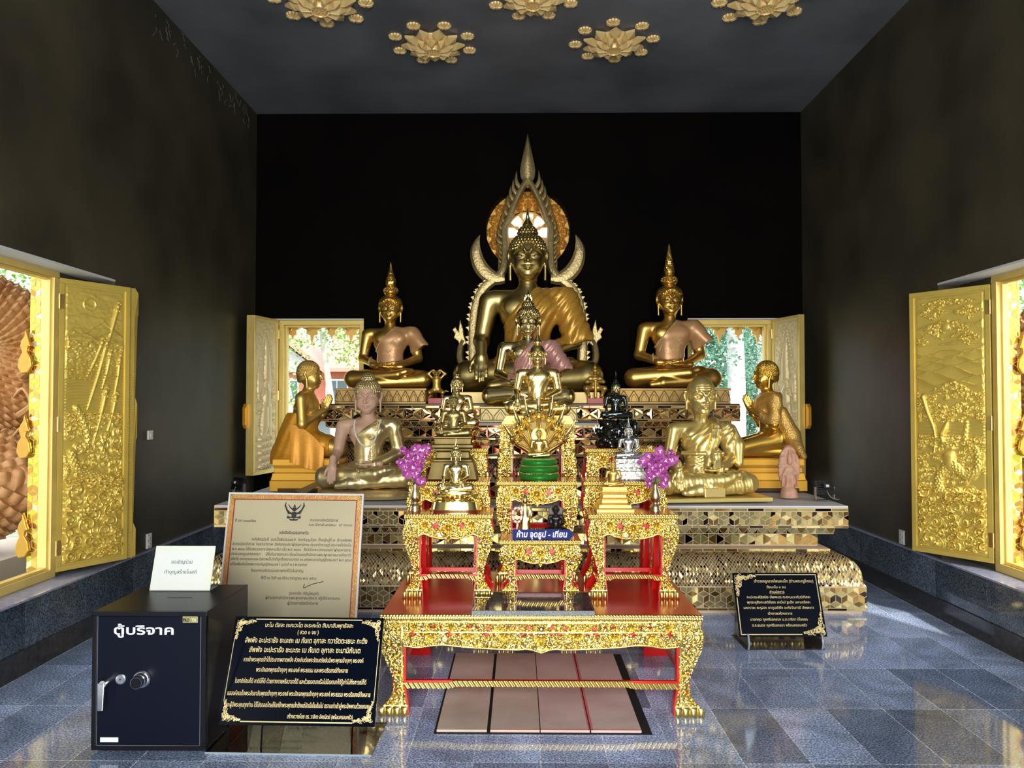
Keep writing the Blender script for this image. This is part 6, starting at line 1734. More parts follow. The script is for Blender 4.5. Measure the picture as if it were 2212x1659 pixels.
# ---- floodlights on the platform
blk = mat('black_metal', (.012,.013,.015), .3, .35); glass_led = mat('lamp_glass', (.55,.58,.6), 0, .1); lamp_wire = mat('grey_cable', (.25,.25,.26), 0, .5)
def floodlight(label, loc, rz, sc):
    t = thing('floodlight', label, 'floodlight', loc, rz, scale=sc)
    M = Matrix.Translation((0, 0, .105)) @ Matrix.Rotation(math.radians(-20), 4, 'X')
    mb = MB(); mb.box(-.085,.085,-.012,.012,-.06,.06, M=M); mb.obj('housing', blk, t, bevel=.004)
    mb = MB()
    for k in range(7): mb.box(-.072,.072,-.034,-.012,-.05+.0155*k,-.046+.0155*k, M=M)
    mb.obj('cooling_fins', blk, t); MB().box(-.03,.03,-.045,-.012,-.02,.025, M=M).obj('driver_box', blk, t, bevel=.003)
    MB().box(-.012,.014,-.0465,-.045,-.008,.012, M=M).obj('rating_label', white_pl, t)
    MB().box(-.075,.075,.012,.014,-.05,.05, M=M).obj('glass', glass_led, t)
    for s in (-1, 1): MB().box(s*.088-.003, s*.088+.003, -.012, .012, .0, .11).obj('bracket_arm', mat('bracket_steel', (.5,.48,.45), 1, .4), t)
    MB().box(-.091,.091,-.014,.014,0,.004).obj('bracket_foot', blk, t)
    P = curve_pts([(.0,-.03,.08),(.02,-.06,.03),(.09,-.05,.006),(.14,.0,.006),(.16,.05,.006)], 6); MB().tube(P, .0035, 8).obj('cable', lamp_wire, t, smooth=True)
    return t
floodlight('black floodlight with cooling fins near the terracotta figurine on the platform corner', (wx(1776, 6.08), 6.08, .8155), math.radians(12), .95)
floodlight('black floodlight half hidden behind the framed certificate board', (wx(515, 6.35), 6.35, .8155), math.radians(-35), .9)

# ---- orchids
vase_m = mat('brushed_brass_vase', (.80,.68,.42), 1, .28)
pet_m = mat('orchid_magenta', (.24,.004,.16), 0, .5, col2=(.48,.08,.38), vscale=45); pet_w = mat('orchid_white_throat', (.85,.70,.82), 0, .5)
stem_m = mat('orchid_stem', (.16,.28,.06), 0, .5); bud_m = mat('orchid_bud', (.42,.55,.20), 0, .5)
def blossom_mesh():
    mb = MB()
    for k in range(5):
        a = 2*PI*k/5 + PI/2; M = Matrix.Rotation(a, 4, 'Y') @ Matrix.Translation((.0,0,0)); wd = .0135 if k % 2 else .010
        c = [(0,0),(wd*.6,.008),(wd,.018),(wd*.7,.027),(0,.031),(-wd*.7,.027),(-wd,.018),(-wd*.6,.008)]
        V = [M @ Vector((x, -.002-.006*math.sin(min(1, z/.03)*PI)+(z*.15), z)) for x, z in c]; mid = M @ Vector((0, -.006, .016))
        mb.cur = 0; mb.add(V+[mid], [(i, (i+1) % 8, 8) for i in range(8)])
    mb.cur = 1; mb.ball((0,-.006,0), (.006,.006,.006), 8, 6)
    for k in range(3): a = 2*PI*k/3; mb.add([(0,-.008,0),(.008*math.cos(a-.5),-.010,.008*math.sin(a-.5)),(.012*math.cos(a),-.010,.012*math.sin(a)),(.008*math.cos(a+.5),-.010,.008*math.sin(a+.5))], [(0,1,2,3)])
    mb.cur = 0; mb.add([(0,-.012,-.002),(.006,-.018,-.010),(0,-.020,-.014),(-.006,-.018,-.010)], [(0,1,2,3)])
    o = mb.obj('blossom', [pet_m, pet_w], None, smooth=60); return o
proto = blossom_mesh(); bl_mesh = proto.data; bpy.data.objects.remove(proto)
def orchids(px, label, vlabel, seed, lean):
    Y = 4.335; x = wx(px, Y); z = .978
    t = thing('brass_vase', vlabel, 'vase', (x, Y, z+.0005), group=None)
    MB().lathe([(.033,0),(.033,.006),(.030,.010),(.031,.022),(.024,.032),(.017,.040),(.016,.046),(.026,.062),(.031,.080),(.029,.098),(.019,.125),(.015,.140),(.017,.155),(.024,.163),(.022,.163),(.014,.150)], 32).obj('vase_body', vase_m, t, smooth=50)
    b = thing('orchid_bouquet', label, 'flowers', (x, Y, z+.150))
    rnd = random.Random(seed); n = 7
    for i in range(n):
        a = 2*PI*i/n + rnd.uniform(-.3, .3); sp = rnd.uniform(.05, .105); h = rnd.uniform(.13, .24)
        tip = Vector((sp*math.cos(a)+lean, .5*sp*math.sin(a)-.015, h)); P = curve_pts([(0,0,-.08),(tip.x*.25,tip.y*.25,h*.45),(tip.x*.7,tip.y*.7,h*.85),tuple(tip)], 6)
        st_ = MB().tube(P, .0022, 6).obj('stem', stem_m, b, smooth=True)
        mb = MB(); mb.prism([(-.006,0),(-.008,.05),(0,.12+.04*rnd.random()),(.007,.05),(.005,0)], -.001, .001, M=Matrix.Rotation(a, 4, 'Z') @ Matrix.Translation((.012,0,.01)) @ Matrix.Rotation(.30, 4, 'Y')); mb.obj('leaf', stem_m, b)
        m_ = 5
        for k in range(m_):
            p = Vector(P[min(len(P)-1, int(len(P)*(.42+.13*k)))]); o = bpy.data.objects.new('blossom', bl_mesh); COL.objects.link(o); o.parent = b
            off = Vector((rnd.uniform(-.022, .022), rnd.uniform(-.035, .0), rnd.uniform(-.02, .02)-.02)); o.location = p+off
            o.rotation_euler = (rnd.uniform(-.5, .4), rnd.uniform(0, 6.3), rnd.uniform(-.7, .7)); s = rnd.uniform(.85, 1.15); o.scale = (s, s, s)
        mb = MB(); q = Vector(P[-1])
        for k in range(3): mb.ball(tuple(q+Vector((rnd.uniform(-.008,.008), 0, -.006*k))), (.0045,.0045,.007), 6, 5)
        mb.obj('bud', bud_m, b, smooth=True)
    # blossoms low in front of the rim
    for k in range(9):
        o = bpy.data.objects.new('blossom', bl_mesh); COL.objects.link(o); o.parent = b; o.location = (rnd.uniform(-.05,.05)+lean*.4, rnd.uniform(-.05,-.02), rnd.uniform(.0,.09)); o.rotation_euler = (rnd.uniform(-.4,.4), rnd.uniform(0,6.3), rnd.uniform(-.6,.6))
orchids(897, 'purple and white orchid bouquet in the brass vase near the wooden statue', 'brass vase on the small table nearest the wooden statue with pearl necklace', 11, -.005)
orchids(1414, 'purple and white orchid bouquet in the brass vase in front of the elderly monk', 'brass vase on the small table in front of the elderly monk statue', 12, .012)
# ================================================================= writing helper
ink = {}
def text(body, size, m, parent, M, width=None, align='CENTER', depth=.0006, name='lettering', bold=0, shear=0, hscale=1.0):
    c = bpy.data.curves.new(name, 'FONT'); c.body = body; c.size = size; c.align_x = align; c.extrude = depth; c.resolution_u = 3; c.shear = shear
    if bold: c.offset = bold
    o = bpy.data.objects.new(name, c); COL.objects.link(o)
    bpy.context.view_layer.update()
    dg = bpy.context.evaluated_depsgraph_get(); me = bpy.data.meshes.new_from_object(o.evaluated_get(dg)); bpy.data.objects.remove(o)
    me.name = name
    n = len(me.vertices); co = np.empty(n*3, np.float32); me.vertices.foreach_get('co', co); co = co.reshape(-1, 3)
    if n and width:
        w_ = co[:,0].max()-co[:,0].min(); k = width/w_ if w_ else 1; co[:,0] *= k
        if align == 'LEFT': co[:,0] -= co[:,0].min()
        me.vertices.foreach_set('co', co.ravel())
    me.materials.clear(); me.materials.append(m)
    q = bpy.data.objects.new(name, me); COL.objects.link(q); q.parent = parent; q.matrix_local = M
    return q
UP = Matrix.Rotation(PI/2, 4, 'X')      # text plane x-z facing -y
def at(x, z, y=0): return Matrix.Translation((x, y, z)) @ UP

ink_black = mat('black_ink', (.012,.011,.010), 0, .5); ink_gold = mat('gold_lettering', (.93,.74,.36), .35, .4); ink_white = mat('white_lettering', (.85,.86,.88), 0, .5)
ink_teal = mat('dark_green_ink', (.04,.12,.12), 0, .5)
acrylic = mat('clear_acrylic', (.95,.98,.97), 0, .02, trans=1.0)
acr_edge = mat('acrylic_edge', (.60,.72,.78), 0, .15, trans=.5)

# ---- donation safe
safe_m = mat('safe_black_paint', (.006,.007,.010), 0, .36, spec=.3); safe_d = mat('safe_navy_door', (.003,.005,.014), 0, .42, spec=.2)
chrome = mat('chrome', (.85,.86,.88), 1, .12)
s0 = thing('donation_safe', 'black steel donation safe with Thai lettering, dial and lever handle', 'safe', (-1.953, 3.442, 0))
W_, H_, D_ = .525, .642, .51
mb = MB(); mb.box(0, W_, .008, D_, .014, H_); mb.obj('body', safe_m, s0, bevel=.004)
mb = MB(); b = .020; mb.box(0, W_, -.004, .009, .014, .014+b); mb.box(0, W_, -.004, .009, H_-b, H_); mb.box(0, b, -.004, .009, .014+b, H_-b); mb.box(W_-b-.006, W_, -.004, .009, .014+b, H_-b)
mb.obj('front_frame', safe_m, s0, bevel=.002)
MB().box(-.0, W_, D_-.001, D_, .014, H_).obj('back_edge', safe_m, s0)
mb = MB(); 
dr = MB().box(b+.004, W_-b-.010, -.001, .006, .014+b+.004, H_-b-.004).obj('door', safe_d, s0, bevel=.002)
mb = MB(); e = .0025; x0, x1, z0, z1 = b+.002, W_-b-.007, .014+b+.001, H_-b-.001
mb.box(x0, x0+e, -.003, .0, z0, z1); mb.box(x1-e, x1, -.003, .0, z0, z1); mb.box(x0, x1, -.003, .0, z0, z0+e); mb.obj('door_trim', mat('brushed_trim', (.30,.32,.36), .8, .35), dr)
for x in (.05, W_-.05):
    for y in (.04, D_-.04): MB().lathe([(.016,0),(.016,.014)], 12, (x, y, 0)).obj('foot', safe_m, s0)
text('ตู้บริจาค', .056, ink_white, dr, at(.235, H_-.103, -.0012), width=.275, bold=.0012)
RX = Matrix.Rotation(PI/2, 4, 'X')
def pf(px): return (px-203)/247*W_
def pz(py): return .014+(1622-py)/302*(H_-.014)
dial = MB().lathe([(.040,0),(.041,.006),(.036,.012),(.033,.012),(.031,.030),(.028,.032),(.027,.052),(.026,.054)], 40, M=Matrix.Translation((pf(310), -.001, pz(1467))) @ RX).obj('dial', chrome, dr, smooth=35)
MB().lathe([(.025,.0541),(.024,.056)], 32, M=Matrix.Translation((pf(310), -.001, pz(1467))) @ RX).obj('dial_cap', safe_m, dial)
mb = MB()
for k in range(24): a = 2*PI*k/24; mb.box(.0335,.036,-.0008,.0008,.006,.0125, M=Matrix.Translation((pf(310), -.001, pz(1467))) @ RX @ Matrix.Rotation(a, 4, 'Z'))
mb.obj('dial_ticks', ink_black, dial)
lk = MB().lathe([(.024,0),(.024,.005),(.020,.008)], 32, M=Matrix.Translation((pf(265), -.001, pz(1467))) @ RX).obj('key_lock', mat('satin_steel', (.62,.66,.70), 1, .3), dr, smooth=35)
MB().lathe([(.004,.008),(.004,.0085)], 12, M=Matrix.Translation((pf(265), -.001, pz(1467))) @ RX).obj('keyhole', ink_black, lk)
hd = MB().lathe([(.015,0),(.014,.045),(.016,.046),(.016,.058)], 24, M=Matrix.Translation((pf(240), -.001, pz(1469))) @ RX).obj('handle', chrome, dr, smooth=35)
cx, cz = pf(237), pz(1469)
MB().prism([(cx-.016, cz+.004), (cx+.016, cz+.004), (cx+.010, cz-.118), (cx-.014, cz-.118)], -.062, -.050).obj('lever', chrome, hd, bevel=.003)
MB().box(pf(222), pf(261), -.0025, -.0008, pz(1604), pz(1594)).obj('blank_label', ink_white, dr)
bd = MB().box(pf(397), pf(430), -.004, -.001, pz(1344), pz(1329)).obj('badge', mat('badge_green_gold', (.45,.42,.18), .4, .35), dr, bevel=.002)
text('PRO', .020, ink_black, bd, at((pf(397)+pf(412))/2+.001, pz(1341), -.0045), width=.030, bold=.0006); text('TX', .020, mat('badge_pale', (.75,.8,.45), 0, .4), bd, at(pf(422), pz(1341), -.0045), width=.022, bold=.0005)
MB().box(.285-.06, .285+.06, .245, .252, H_-.001, H_+.0012).obj('coin_slot', ink_black, s0)
# acrylic sign on the safe
t = thing('acrylic_sign', 'white leaning acrylic sign with two lines of green Thai writing on top of the safe', 'sign', (-1.726, 3.815, H_+.001))
L = Matrix.Rotation(math.radians(-18), 4, 'X')
MB().box(-.154, .154, 0, .003, 0, .225, M=L).obj('acrylic_panel', mat('frosted_sign_acrylic', (.80,.84,.74), 0, .12), t)
MB().box(-.154, .154, 0, .10, 0, .003).obj('acrylic_foot', acr_edge, t)
pp = MB().box(-.140, .124, -.0015, -.0004, .008, .205, M=L).obj('paper', mat('white_paper', (.78,.82,.80), 0, .7), t)
text('ขอเชิญร่วม', .026, ink_teal, pp, L @ at(-.008, .135, -.002), width=.108); text('ทำบุญสร้างโบสถ์', .026, ink_teal, pp, L @ at(-.008, .085, -.002), width=.165)

# ---- certificate board
t = thing('certificate_board', 'large cream certificate board with eagle emblem, Thai text and ornate orange border', 'board', (-1.862, 4.56, 0))
cw, chh = .862, 1.05
L = Matrix.Rotation(math.radians(-12), 4, 'X') @ Matrix.Rotation(math.radians(.6), 4, 'Y')
MB().box(0, cw, 0, .018, 0, chh, M=L).obj('backing', mat('board_edge', (.70,.70,.70), 0, .5), t)
cream = mat('cream_print', (.52,.46,.29), 0, .35, var=.04, vscale=3)
pn = MB().box(.012, cw-.012, -.002, .0, .01, chh-.012, M=L).obj('printed_sheet', cream, t)
of = mat('orange_border_print', (.48,.20,.05), .2, .4, bump=.4, bscale=120, col2=(.62,.34,.10), vscale=60); rd = mat('dark_red_line', (.30,.02,.015), 0, .4); gd_ = mat('border_gold_print', (.75,.55,.16), .4, .35)
mb = MB(); q = .028
mb.box(.012, .012+q, -.0045, -.002, .01, chh-.012, M=L); mb.box(cw-.012-q, cw-.012, -.0045, -.002, .01, chh-.012, M=L); mb.box(.012, cw-.012, -.0045, -.002, chh-.012-q, chh-.012, M=L); mb.obj('border', of, pn)
mb = MB(); q2 = .006
mb.box(.012+q, .012+q+q2, -.005, -.002, .01, chh-.012-q, M=L); mb.box(cw-.012-q-q2, cw-.012-q, -.005, -.002, .01, chh-.012-q, M=L); mb.box(.012+q, cw-.012-q, -.005, -.002, chh-.012-q-q2, chh-.012-q, M=L); mb.obj('border_line', rd, pn)
for sx in (1, -1):
    mb = MB(); X0 = .012 if sx > 0 else cw-.012
    for k in range(9):
        a = k/9; cx, cz = X0+sx*(.012+.085*a), chh-.030+.006*math.sin(k*2)
        mb.tube([(cx+.010*math.cos(j)*(1-j/9), -.006, cz+.010*math.sin(j)*(1-j/9)) for j in [i*.7 for i in range(9)]], .0022, 5)
        cx, cz = X0+sx*(.014+.004*math.sin(k*2)), chh-.030-.085*a
        mb.tube([(cx+.010*math.cos(j)*(1-j/9), -.006, cz+.010*math.sin(j)*(1-j/9)) for j in [i*.7 for i in range(9)]], .0022, 5)
    me = mb; me.v = [tuple(L @ Vector(v)) for v in mb.v]; me.obj('corner_ornament', gd_, pn)
# page coordinates: photo crop (x 0..1837, y 0..1659 over 487..780 px) -> board
def cpos(x, y): return (.0 + (x-30)/(1760-30)*cw + .0, chh - (y-20)/(1659-20)*.80)
def cl(body, x0, x1, y, size=.024, m=ink_black, bold=.0001):
    (a, z), (b_, _) = cpos(x0, y), cpos(x1, y)
    text(body, size, m, pn, L @ at((a+b_)/2, z, -.003), width=b_-a, depth=.0003, bold=bold)
cl('ที่ บก ๐๐๓๘/๒๐', 145, 410, 398); cl('ศาลากลางจังหวัดบึงกาฬ', 1095, 1452, 382); cl('ถนน บึงกาฬ-นครพนม   บก ๓๘๐๐๐', 1085, 1632, 440)
cl('หนังสือรับรองสภาพวัด', 720, 1088, 548, .027, bold=.0005)
cl('หนังสือฉบับนี้  ออกไว้เพื่อรับรองว่า  วัดศรีบุญเรือง  ตั้งอยู่หมู่ที่ ๗  ตำบลชัยพร', 378, 1640, 632)
cl('อำเภอเมืองบึงกาฬ  จังหวัดบึงกาฬ  สังกัดคณะสงฆ์ฝ่ายมหานิกาย ประเภทวัดราษฎร์ ประกาศตั้งวัดเมื่อ', 140, 1640, 694)
cl('พ.ศ. ๒๓๐๐ ได้รับพระราชทานวิสุงคามสีมา เมื่อ พ.ศ. ๒๓๐๐   ซึ่งมีเจ้าคณะปกครองสงฆ์ฝ่ายมหานิกาย', 140, 1640, 756)
cl('ปกครองดูแลตลอดมา     มีชื่อในรายงานทะเบียนวัดของสำนักงานพระพุทธศาสนาแห่งชาติ', 135, 1638, 818)
cl('รหัสวัด ๐๔๔๓๐๓๑๔๐๐๒ มีสภาพเป็นวัดที่ถูกต้องตามมาตรา ๓๑ แห่งพระราชบัญญัติคณะสงฆ์ พ.ศ. ๒๕๐๕', 135, 1655, 880)
cl('แก้ไขเพิ่มเติมโดยพระราชบัญญัติคณะสงฆ์ (ฉบับที่ ๒ ) พ.ศ.๒๕๓๕', 135, 1100, 944)
cl('จึงออกหนังสือรับรองสภาพวัดให้ไว้เป็นสำคัญ', 403, 1058, 1022)
cl('ให้ไว้ ณ วันที่ ๑๗ เดือน กรกฎาคม พ.ศ. ๒๕๖๓', 538, 1228, 1112)
cl('(นางดาลัด  หิรัญไพบูลย์)', 905, 1268, 1296)
cl('ผู้อำนวยการสำนักงานพระพุทธศาสนาจังหวัด ปฏิบัติราชการแทน', 615, 1535, 1352)
cl('ผู้ว่าราชการจังหวัดบึงกาฬ', 892, 1268, 1416)
P = [cpos(*p) for p in ((1085,1165),(1078,1195),(1082,1215),(1130,1190),(1210,1158),(1318,1132))]
mb = MB(); mb.tube([tuple(L @ Vector((a, -.003, b_))) for a, b_ in curve_pts(P, 4)], .0022, 6); mb.obj('signature', ink_black, pn)
# winged emblem
def emb():
    mb = MB(); c = cpos(887, 265); k = .80/1639
    def E(x, y): return (c[0]+(x-887)*k*1.03, c[1]-(y-265)*k)
    def lobe(pts): mb.prism([E(x, y) for x, y in pts], -.0035, -.002, M=L)
    for s in (-1, 1):
        X = lambda x: 887+s*x
        lobe([(X(18),300),(X(60),290),(X(100),245),(X(122),190),(X(120),150),(X(108),138),(X(108),185),(X(88),230),(X(55),262),(X(22),278)])
        for q in range(5): lobe([(X(60+q*11),286-q*22),(X(80+q*12),300-q*26),(X(84+q*11),262-q*24)])
        lobe([(X(14),250),(X(60),210),(X(84),170),(X(76),168),(X(50),200),(X(12),232)])
        lobe([(X(10),320),(X(50),325),(X(84),310),(X(88),345),(X(66),352),(X(40),338),(X(10),345)])
        lobe([(X(6),360),(X(46),352),(X(60),362),(X(30),378),(X(6),374)])
    lobe([(865,205),(909,205),(915,240),(887,262),(859,240)]); lobe([(870,200),(904,200),(896,180),(887,160),(878,180)])
    lobe([(862,262),(912,262),(920,310),(887,350),(854,310)]); lobe([(872,350),(902,350),(887,388)])
    mb.obj('winged_emblem', ink_black, pn)
emb()

# ---- plaques on acrylic stands
plq = mat('navy_black_plaque', (.002,.004,.010), 0, .10, spec=.35)
def corner(mb, x, z, sx, sz, s, L, dense=26, seed=0):
    """scrolling vine filling a corner"""
    rnd = random.Random(seed)
    def curl(cx, cz, r, ph, dr=1):
        pts = []
        for j in range(12): t = j/11; a = ph+dr*t*5.0; rr = r*(1-t*.8); pts.append((x+sx*(cx+rr*math.cos(a)), -.0028, z+sz*(cz+rr*math.sin(a))))
        mb.tube([tuple(L @ Vector(p)) for p in pts], [.0020*s/.09*(1-.5*j/11) for j in range(12)], 4)
    for i in range(dense):
        t = i/dense
        curl(.010+s*1.0*t, .008+rnd.uniform(0, .030)*(1-t)*s/.09, .012*(1-t*.55)*s/.09, rnd.uniform(0, 6), rnd.choice((-1, 1)))
        curl(.008+rnd.uniform(0, .030)*(1-t)*s/.09, .010+s*1.0*t, .012*(1-t*.55)*s/.09, rnd.uniform(0, 6), rnd.choice((-1, 1)))
def plaque(label, loc, rz, w, h, lean, lines, corners, line_gap, bars):
    t = thing('prayer_plaque', label, 'plaque', loc, rz)
    L = Matrix.Rotation(-lean, 4, 'X')
    p = MB().box(0, w, 0, .010, 0, h, M=L).obj('panel', plq, t, bevel=.001)
    mb = MB(); mb.box(0, w, .0102, .0125, 0, h, M=L); mb.obj('panel_edge', acr_edge, p)
    for (a0, b0, a1, b1) in bars: MB().box(a0, a1, -.0012, 0, b0, b1, M=L).obj('gold_line', ink_gold, p)
    for i, (cx, cz, sx, sz, s) in enumerate(corners):
        mb = MB(); corner(mb, cx, cz, sx, sz, s, L, seed=i); mb.obj('corner_scroll', ink_gold, p)
    for (body, x0, x1, z, size, bold) in lines:
        text(body, size, ink_gold, p, L @ at((x0+x1)/2, z, -.0008), width=x1-x0, depth=.0003, bold=bold)
    return t, p
w1, h1 = .735, .485
def ln(body, x0, x1, y, size, bold=.0002):   # crop 1927x1659 -> plaque; left edge shifts with the lean
    f = (y-90)/(1350-90); xl = 215+(10-215)*f; xr = 1862+(1762-1862)*f
    return (body, (x0-xl)/(xr-xl)*w1, (x1-xl)/(xr-xl)*w1, h1*(1-f), size, bold)
lines = [ln('นะโม ตัสสะ ภะคะวะโต อะระหะโต สัมมาสัมพุทธัสสะ', 542, 1520, 215, .027), ln('( สวด ๓ จบ )', 903, 1135, 298, .027),
 ln('สัพพัง อะปะราธัง ขะมะถะ เม ภันเต อุกาสะ ทวารัตตะเยนะ กะตัง', 315, 1675, 405, .034, .0004), ln('สัพพัง อะปะราธัง ขะมะถะ เม ภันเต อุกาสะ ขะมามิภันเต', 362, 1600, 518, .034, .0004),
 ln('หากข้าพระพุทธเจ้าได้ประมาทพลาดพลั้ง ล่วงเกินต่อพระรัตนตรัยอันมีพระพุทธเจ้าทุกๆ พระองค์', 300, 1632, 630, .028), ln('พระปัจเจกพุทธเจ้าทุกๆ พระองค์ พระธรรม และพระอริยสงฆ์ทั้งหลาย', 440, 1462, 748, .028),
 ln('ในชาติก่อนก็ดี ชาตินี้ก็ดี ด้วยทางกายหรือวาจาก็ดี และด้วยเจตนาหรือไม่มีเจตนาก็ดีรู้เท่าไม่ถึงการณ์ก็ดี', 205, 1665, 880, .028), ln('ขอองค์สมเด็จพระสัมมาสัมพุทธเจ้าทุกๆ พระองค์ พระปัจเจกพุทธเจ้าทุกๆ พระองค์ พระธรรม พระอริยสงฆ์ทั้งหลาย', 120, 1712, 1020, .028),
 ln('และผู้มีพระคุณทุกท่าน ได้โปรดอดโทษให้แก่ข้าพระพุทธเจ้าตั้งแต่บัดนี้เป็นต้นไป ตราบเท่าเข้าสู่พระนิพพานด้วยเทอญ', 95, 1705, 1150, .028), ln('สร้างถวายโดย ดร. วาลิกา อัครนิตย์ (พร้อมครอบครัว)', 790, 1520, 1270, .025)]
m_ = .012
pl, pp = plaque('large navy black prayer plaque with gold Thai lettering standing right beside the safe', (-1.402, 3.50, .107), math.radians(-1.5), w1, h1, math.radians(25), lines,
   [(m_, h1-m_, 1, -1, .085), (w1-m_, h1-m_, -1, -1, .085), (m_, m_, 1, 1, .085), (w1-m_, m_, -1, 1, .085)], 0,
   [(.105, h1-.014, w1-.105, h1-.010), (.105, .012, w1-.105, .017), (.012, .10, .0145, h1-.10), (w1-.0145, .10, w1-.012, h1-.10)])
for x in (.02, .18, .60):
    MB().prism([(-.02,-.105),(.29,-.105),(.29,-.08),(.22,.02),(.05,.0),(-.005,-.003)], x+.03, x+.038, ax='x').obj('acrylic_support', acrylic, pl)
MB().box(-.03, .735, -.06, .28, -.1065, -.098).obj('acrylic_foot', acrylic, pl)
MB().box(-.03, .735, -.062, -.060, -.1065, -.098).obj('foot_edge', acr_edge, pl)
MB().prism([(.012,.0),(.22,.43),(.225,.43),(.02,.0)], .02, .715, ax='x').obj('acrylic_back', acrylic, pl)
w2, h2 = .573, .41
def l2(body, x0, x1, y, size, bold=.0001):  # crop 2040x1659
    f = (y-458)/(835-458); xl = 212+(265-212)*f; xr = 750+(803-750)*f
    return (body, (x0-xl)/(xr-xl)*w2, (x1-xl)/(xr-xl)*w2, h2*(1-f), size, bold)
lines = [l2('เจ้าราชครูหลวงโพนสะเม็ก (ท่านพระครูขี้หอม)', 352, 725, 517, .026), l2('ตั้งนะโม ๓ จบ', 432, 552, 552, .022), l2('คำนมัสการ', 450, 542, 580, .021),
  l2('กะปะณะคิริสมิง ปัพพะเต กะตะนะวะกัมมิกัสสะ', 308, 705, 612, .023), l2('พุทธะอุรังคะเจติยัสสะ สะมีเป ฐะตัง มหาเถรัสสะ', 310, 705, 642, .023), l2('มหาราชะ คะรุสสะ ธาตุเจติยัง อะหังวันทามิ สัพพะทา', 290, 725, 674, .023),
  l2('เจ้าภาพสร้างถวาย', 440, 590, 708, .023), l2('นายกฤต กุลศรีเอกธนา น.ส.ดาริกา มีไชยธร', 330, 685, 742, .023), l2('ด.ช.ธนดล กุลศรีเอกธนา พร้อมครอบครัว', 342, 680, 776, .023)]
a, b_ = at(0, 0), 0
pr, pp = plaque('smaller black plaque with gold Thai lettering on the floor in front of the mosaic platform', (wx(1592, 4.93), 4.93, .075), math.radians(1), w2, h2, math.radians(22), lines,
   [(m_, h2-m_, 1, -1, .13), (w2-m_, m_, -1, 1, .13)], 0,
   [(.155, h2-.016, w2-.012, h2-.011), (w2-.017, .16, w2-.012, h2-.012), (.012, .012, .017, h2-.16), (.012, .012, w2-.16, .017)])
MB().box((lines[2][1]), lines[2][2], -.0012, 0, lines[2][3]-.006, lines[2][3]-.004, M=Matrix.Rotation(-math.radians(22), 4, 'X')).obj('underline', ink_gold, pp)
dark_ac = mat('smoked_acrylic', (.03,.028,.03), 0, .06)
for x in (.045, w2-.05):
    MB().prism([(-.035,-.074),(.27,-.074),(.20,.36),(.18,.36),(.04,.0),(-.02,.006)], x, x+.008, ax='x').obj('stand_side', dark_ac, pr)
    MB().tube(curve_pts([(x+.004,-.030,-.070),(x+.004,-.045,-.03),(x+.004,-.030,.012),(x+.004,-.01,.02)], 5), .006, 8).obj('stand_hook', acr_edge, pr, smooth=True)
MB().box(.03, w2-.03, -.03, .27, -.0745, -.068).obj('stand_foot', dark_ac, pr)

# ---- blue arrow sign
t = thing('arrow_sign', 'small blue arrow shaped sign with white Thai lettering on the low carved table', 'sign', (wx(1107, 4.262), 4.262, .8235))
sw, shh = .350, .057
bl = MB().prism([(0,.006),(.006,0),(sw-.028,0),(sw,shh*.5),(sw-.028,shh),(.006,shh),(0,shh-.006)], 0, .006, M=Matrix.Rotation(-.12, 4, 'X')).obj('board', mat('navy_blue_sign', (.008,.020,.16), 0, .55, spec=.15), t)
text('ห้าม จุดธูป - เทียน', .046, ink_white, bl, Matrix.Rotation(-.12, 4, 'X') @ at(sw*.47, .014, -.0008), width=sw*.82, bold=.0012, shear=.15)

# ---- wall fittings
def fitting(name, label, cat, side, Y, z, holes):
    X = XL if side > 0 else XR
    t = thing(name, label, cat, (X+side*.001, Y, z), math.radians(90 if side > 0 else -90))
    plate = mat('cream_switch_plate', (.78,.76,.66), 0, .35)
    MB().box(-.036, .036, -.016, .0, -.058 if holes else -.036, .058 if holes else .036).obj('plate', plate, t, bevel=.003)
    if holes:
        for zz in (-.020, .022):
            s = MB().box(-.016, .016, -.019, -.014, zz-.014, zz+.014).obj('socket_face', plate, t, bevel=.002)
            mb = MB(); mb.box(-.009, -.006, -.0195, -.0185, zz-.006, zz+.006); mb.box(.006, .009, -.0195, -.0185, zz-.006, zz+.006); mb.obj('socket_slots', ink_black, s)
    else:
        MB().box(-.010, .010, -.022, -.014, -.020, .020).obj('rocker', mat('rocker_grey', (.55,.55,.5), 0, .35), t, bevel=.003)
    return t
fitting('light_switch', 'cream light switch on the black wall past the shutter with sun and boats', 'switch', 1, 5.93, 1.34, False)
fitting('wall_socket', 'cream double socket above the granite dado past the shutter with sun and boats', 'socket', 1, 5.93, .505, True)
fitting('wall_socket', 'dusty double socket above the granite dado between the conch blower shutter and the platform', 'socket', -1, 6.18, .50, True)

# ---- gilded ceiling ornaments
def rosette_mesh():
    n = 10; nA, nR = 120, 14; A, R = np.meshgrid(np.linspace(0, 2*PI, nA, endpoint=False), np.linspace(0, 1, nR), indexing='ij')
    rad = .062*(.86+.14*np.abs(np.cos(n*A/2))**.5)
    h = .012+.014*np.sin(PI*np.clip(R, 0, 1))*(.6+.4*np.cos(n*A)) + .016*np.exp(-(R/.22)**2)
    h = np.where(R > .95, 0, h)
    V = np.stack([R*rad*np.cos(A), R*rad*np.sin(A), -h], -1).reshape(-1, 3)
    I, J = np.meshgrid(np.arange(nA), np.arange(nR-1), indexing='ij'); ix = lambda i, j: (i % nA)*nR+j
    return V, np.stack([ix(I,J), ix(I+1,J), ix(I+1,J+1), ix(I,J+1)], -1).reshape(-1, 4)
gceil = mat('ceiling_gold', (.98,.70,.30), .2, .38)
RV, RF = rosette_mesh()
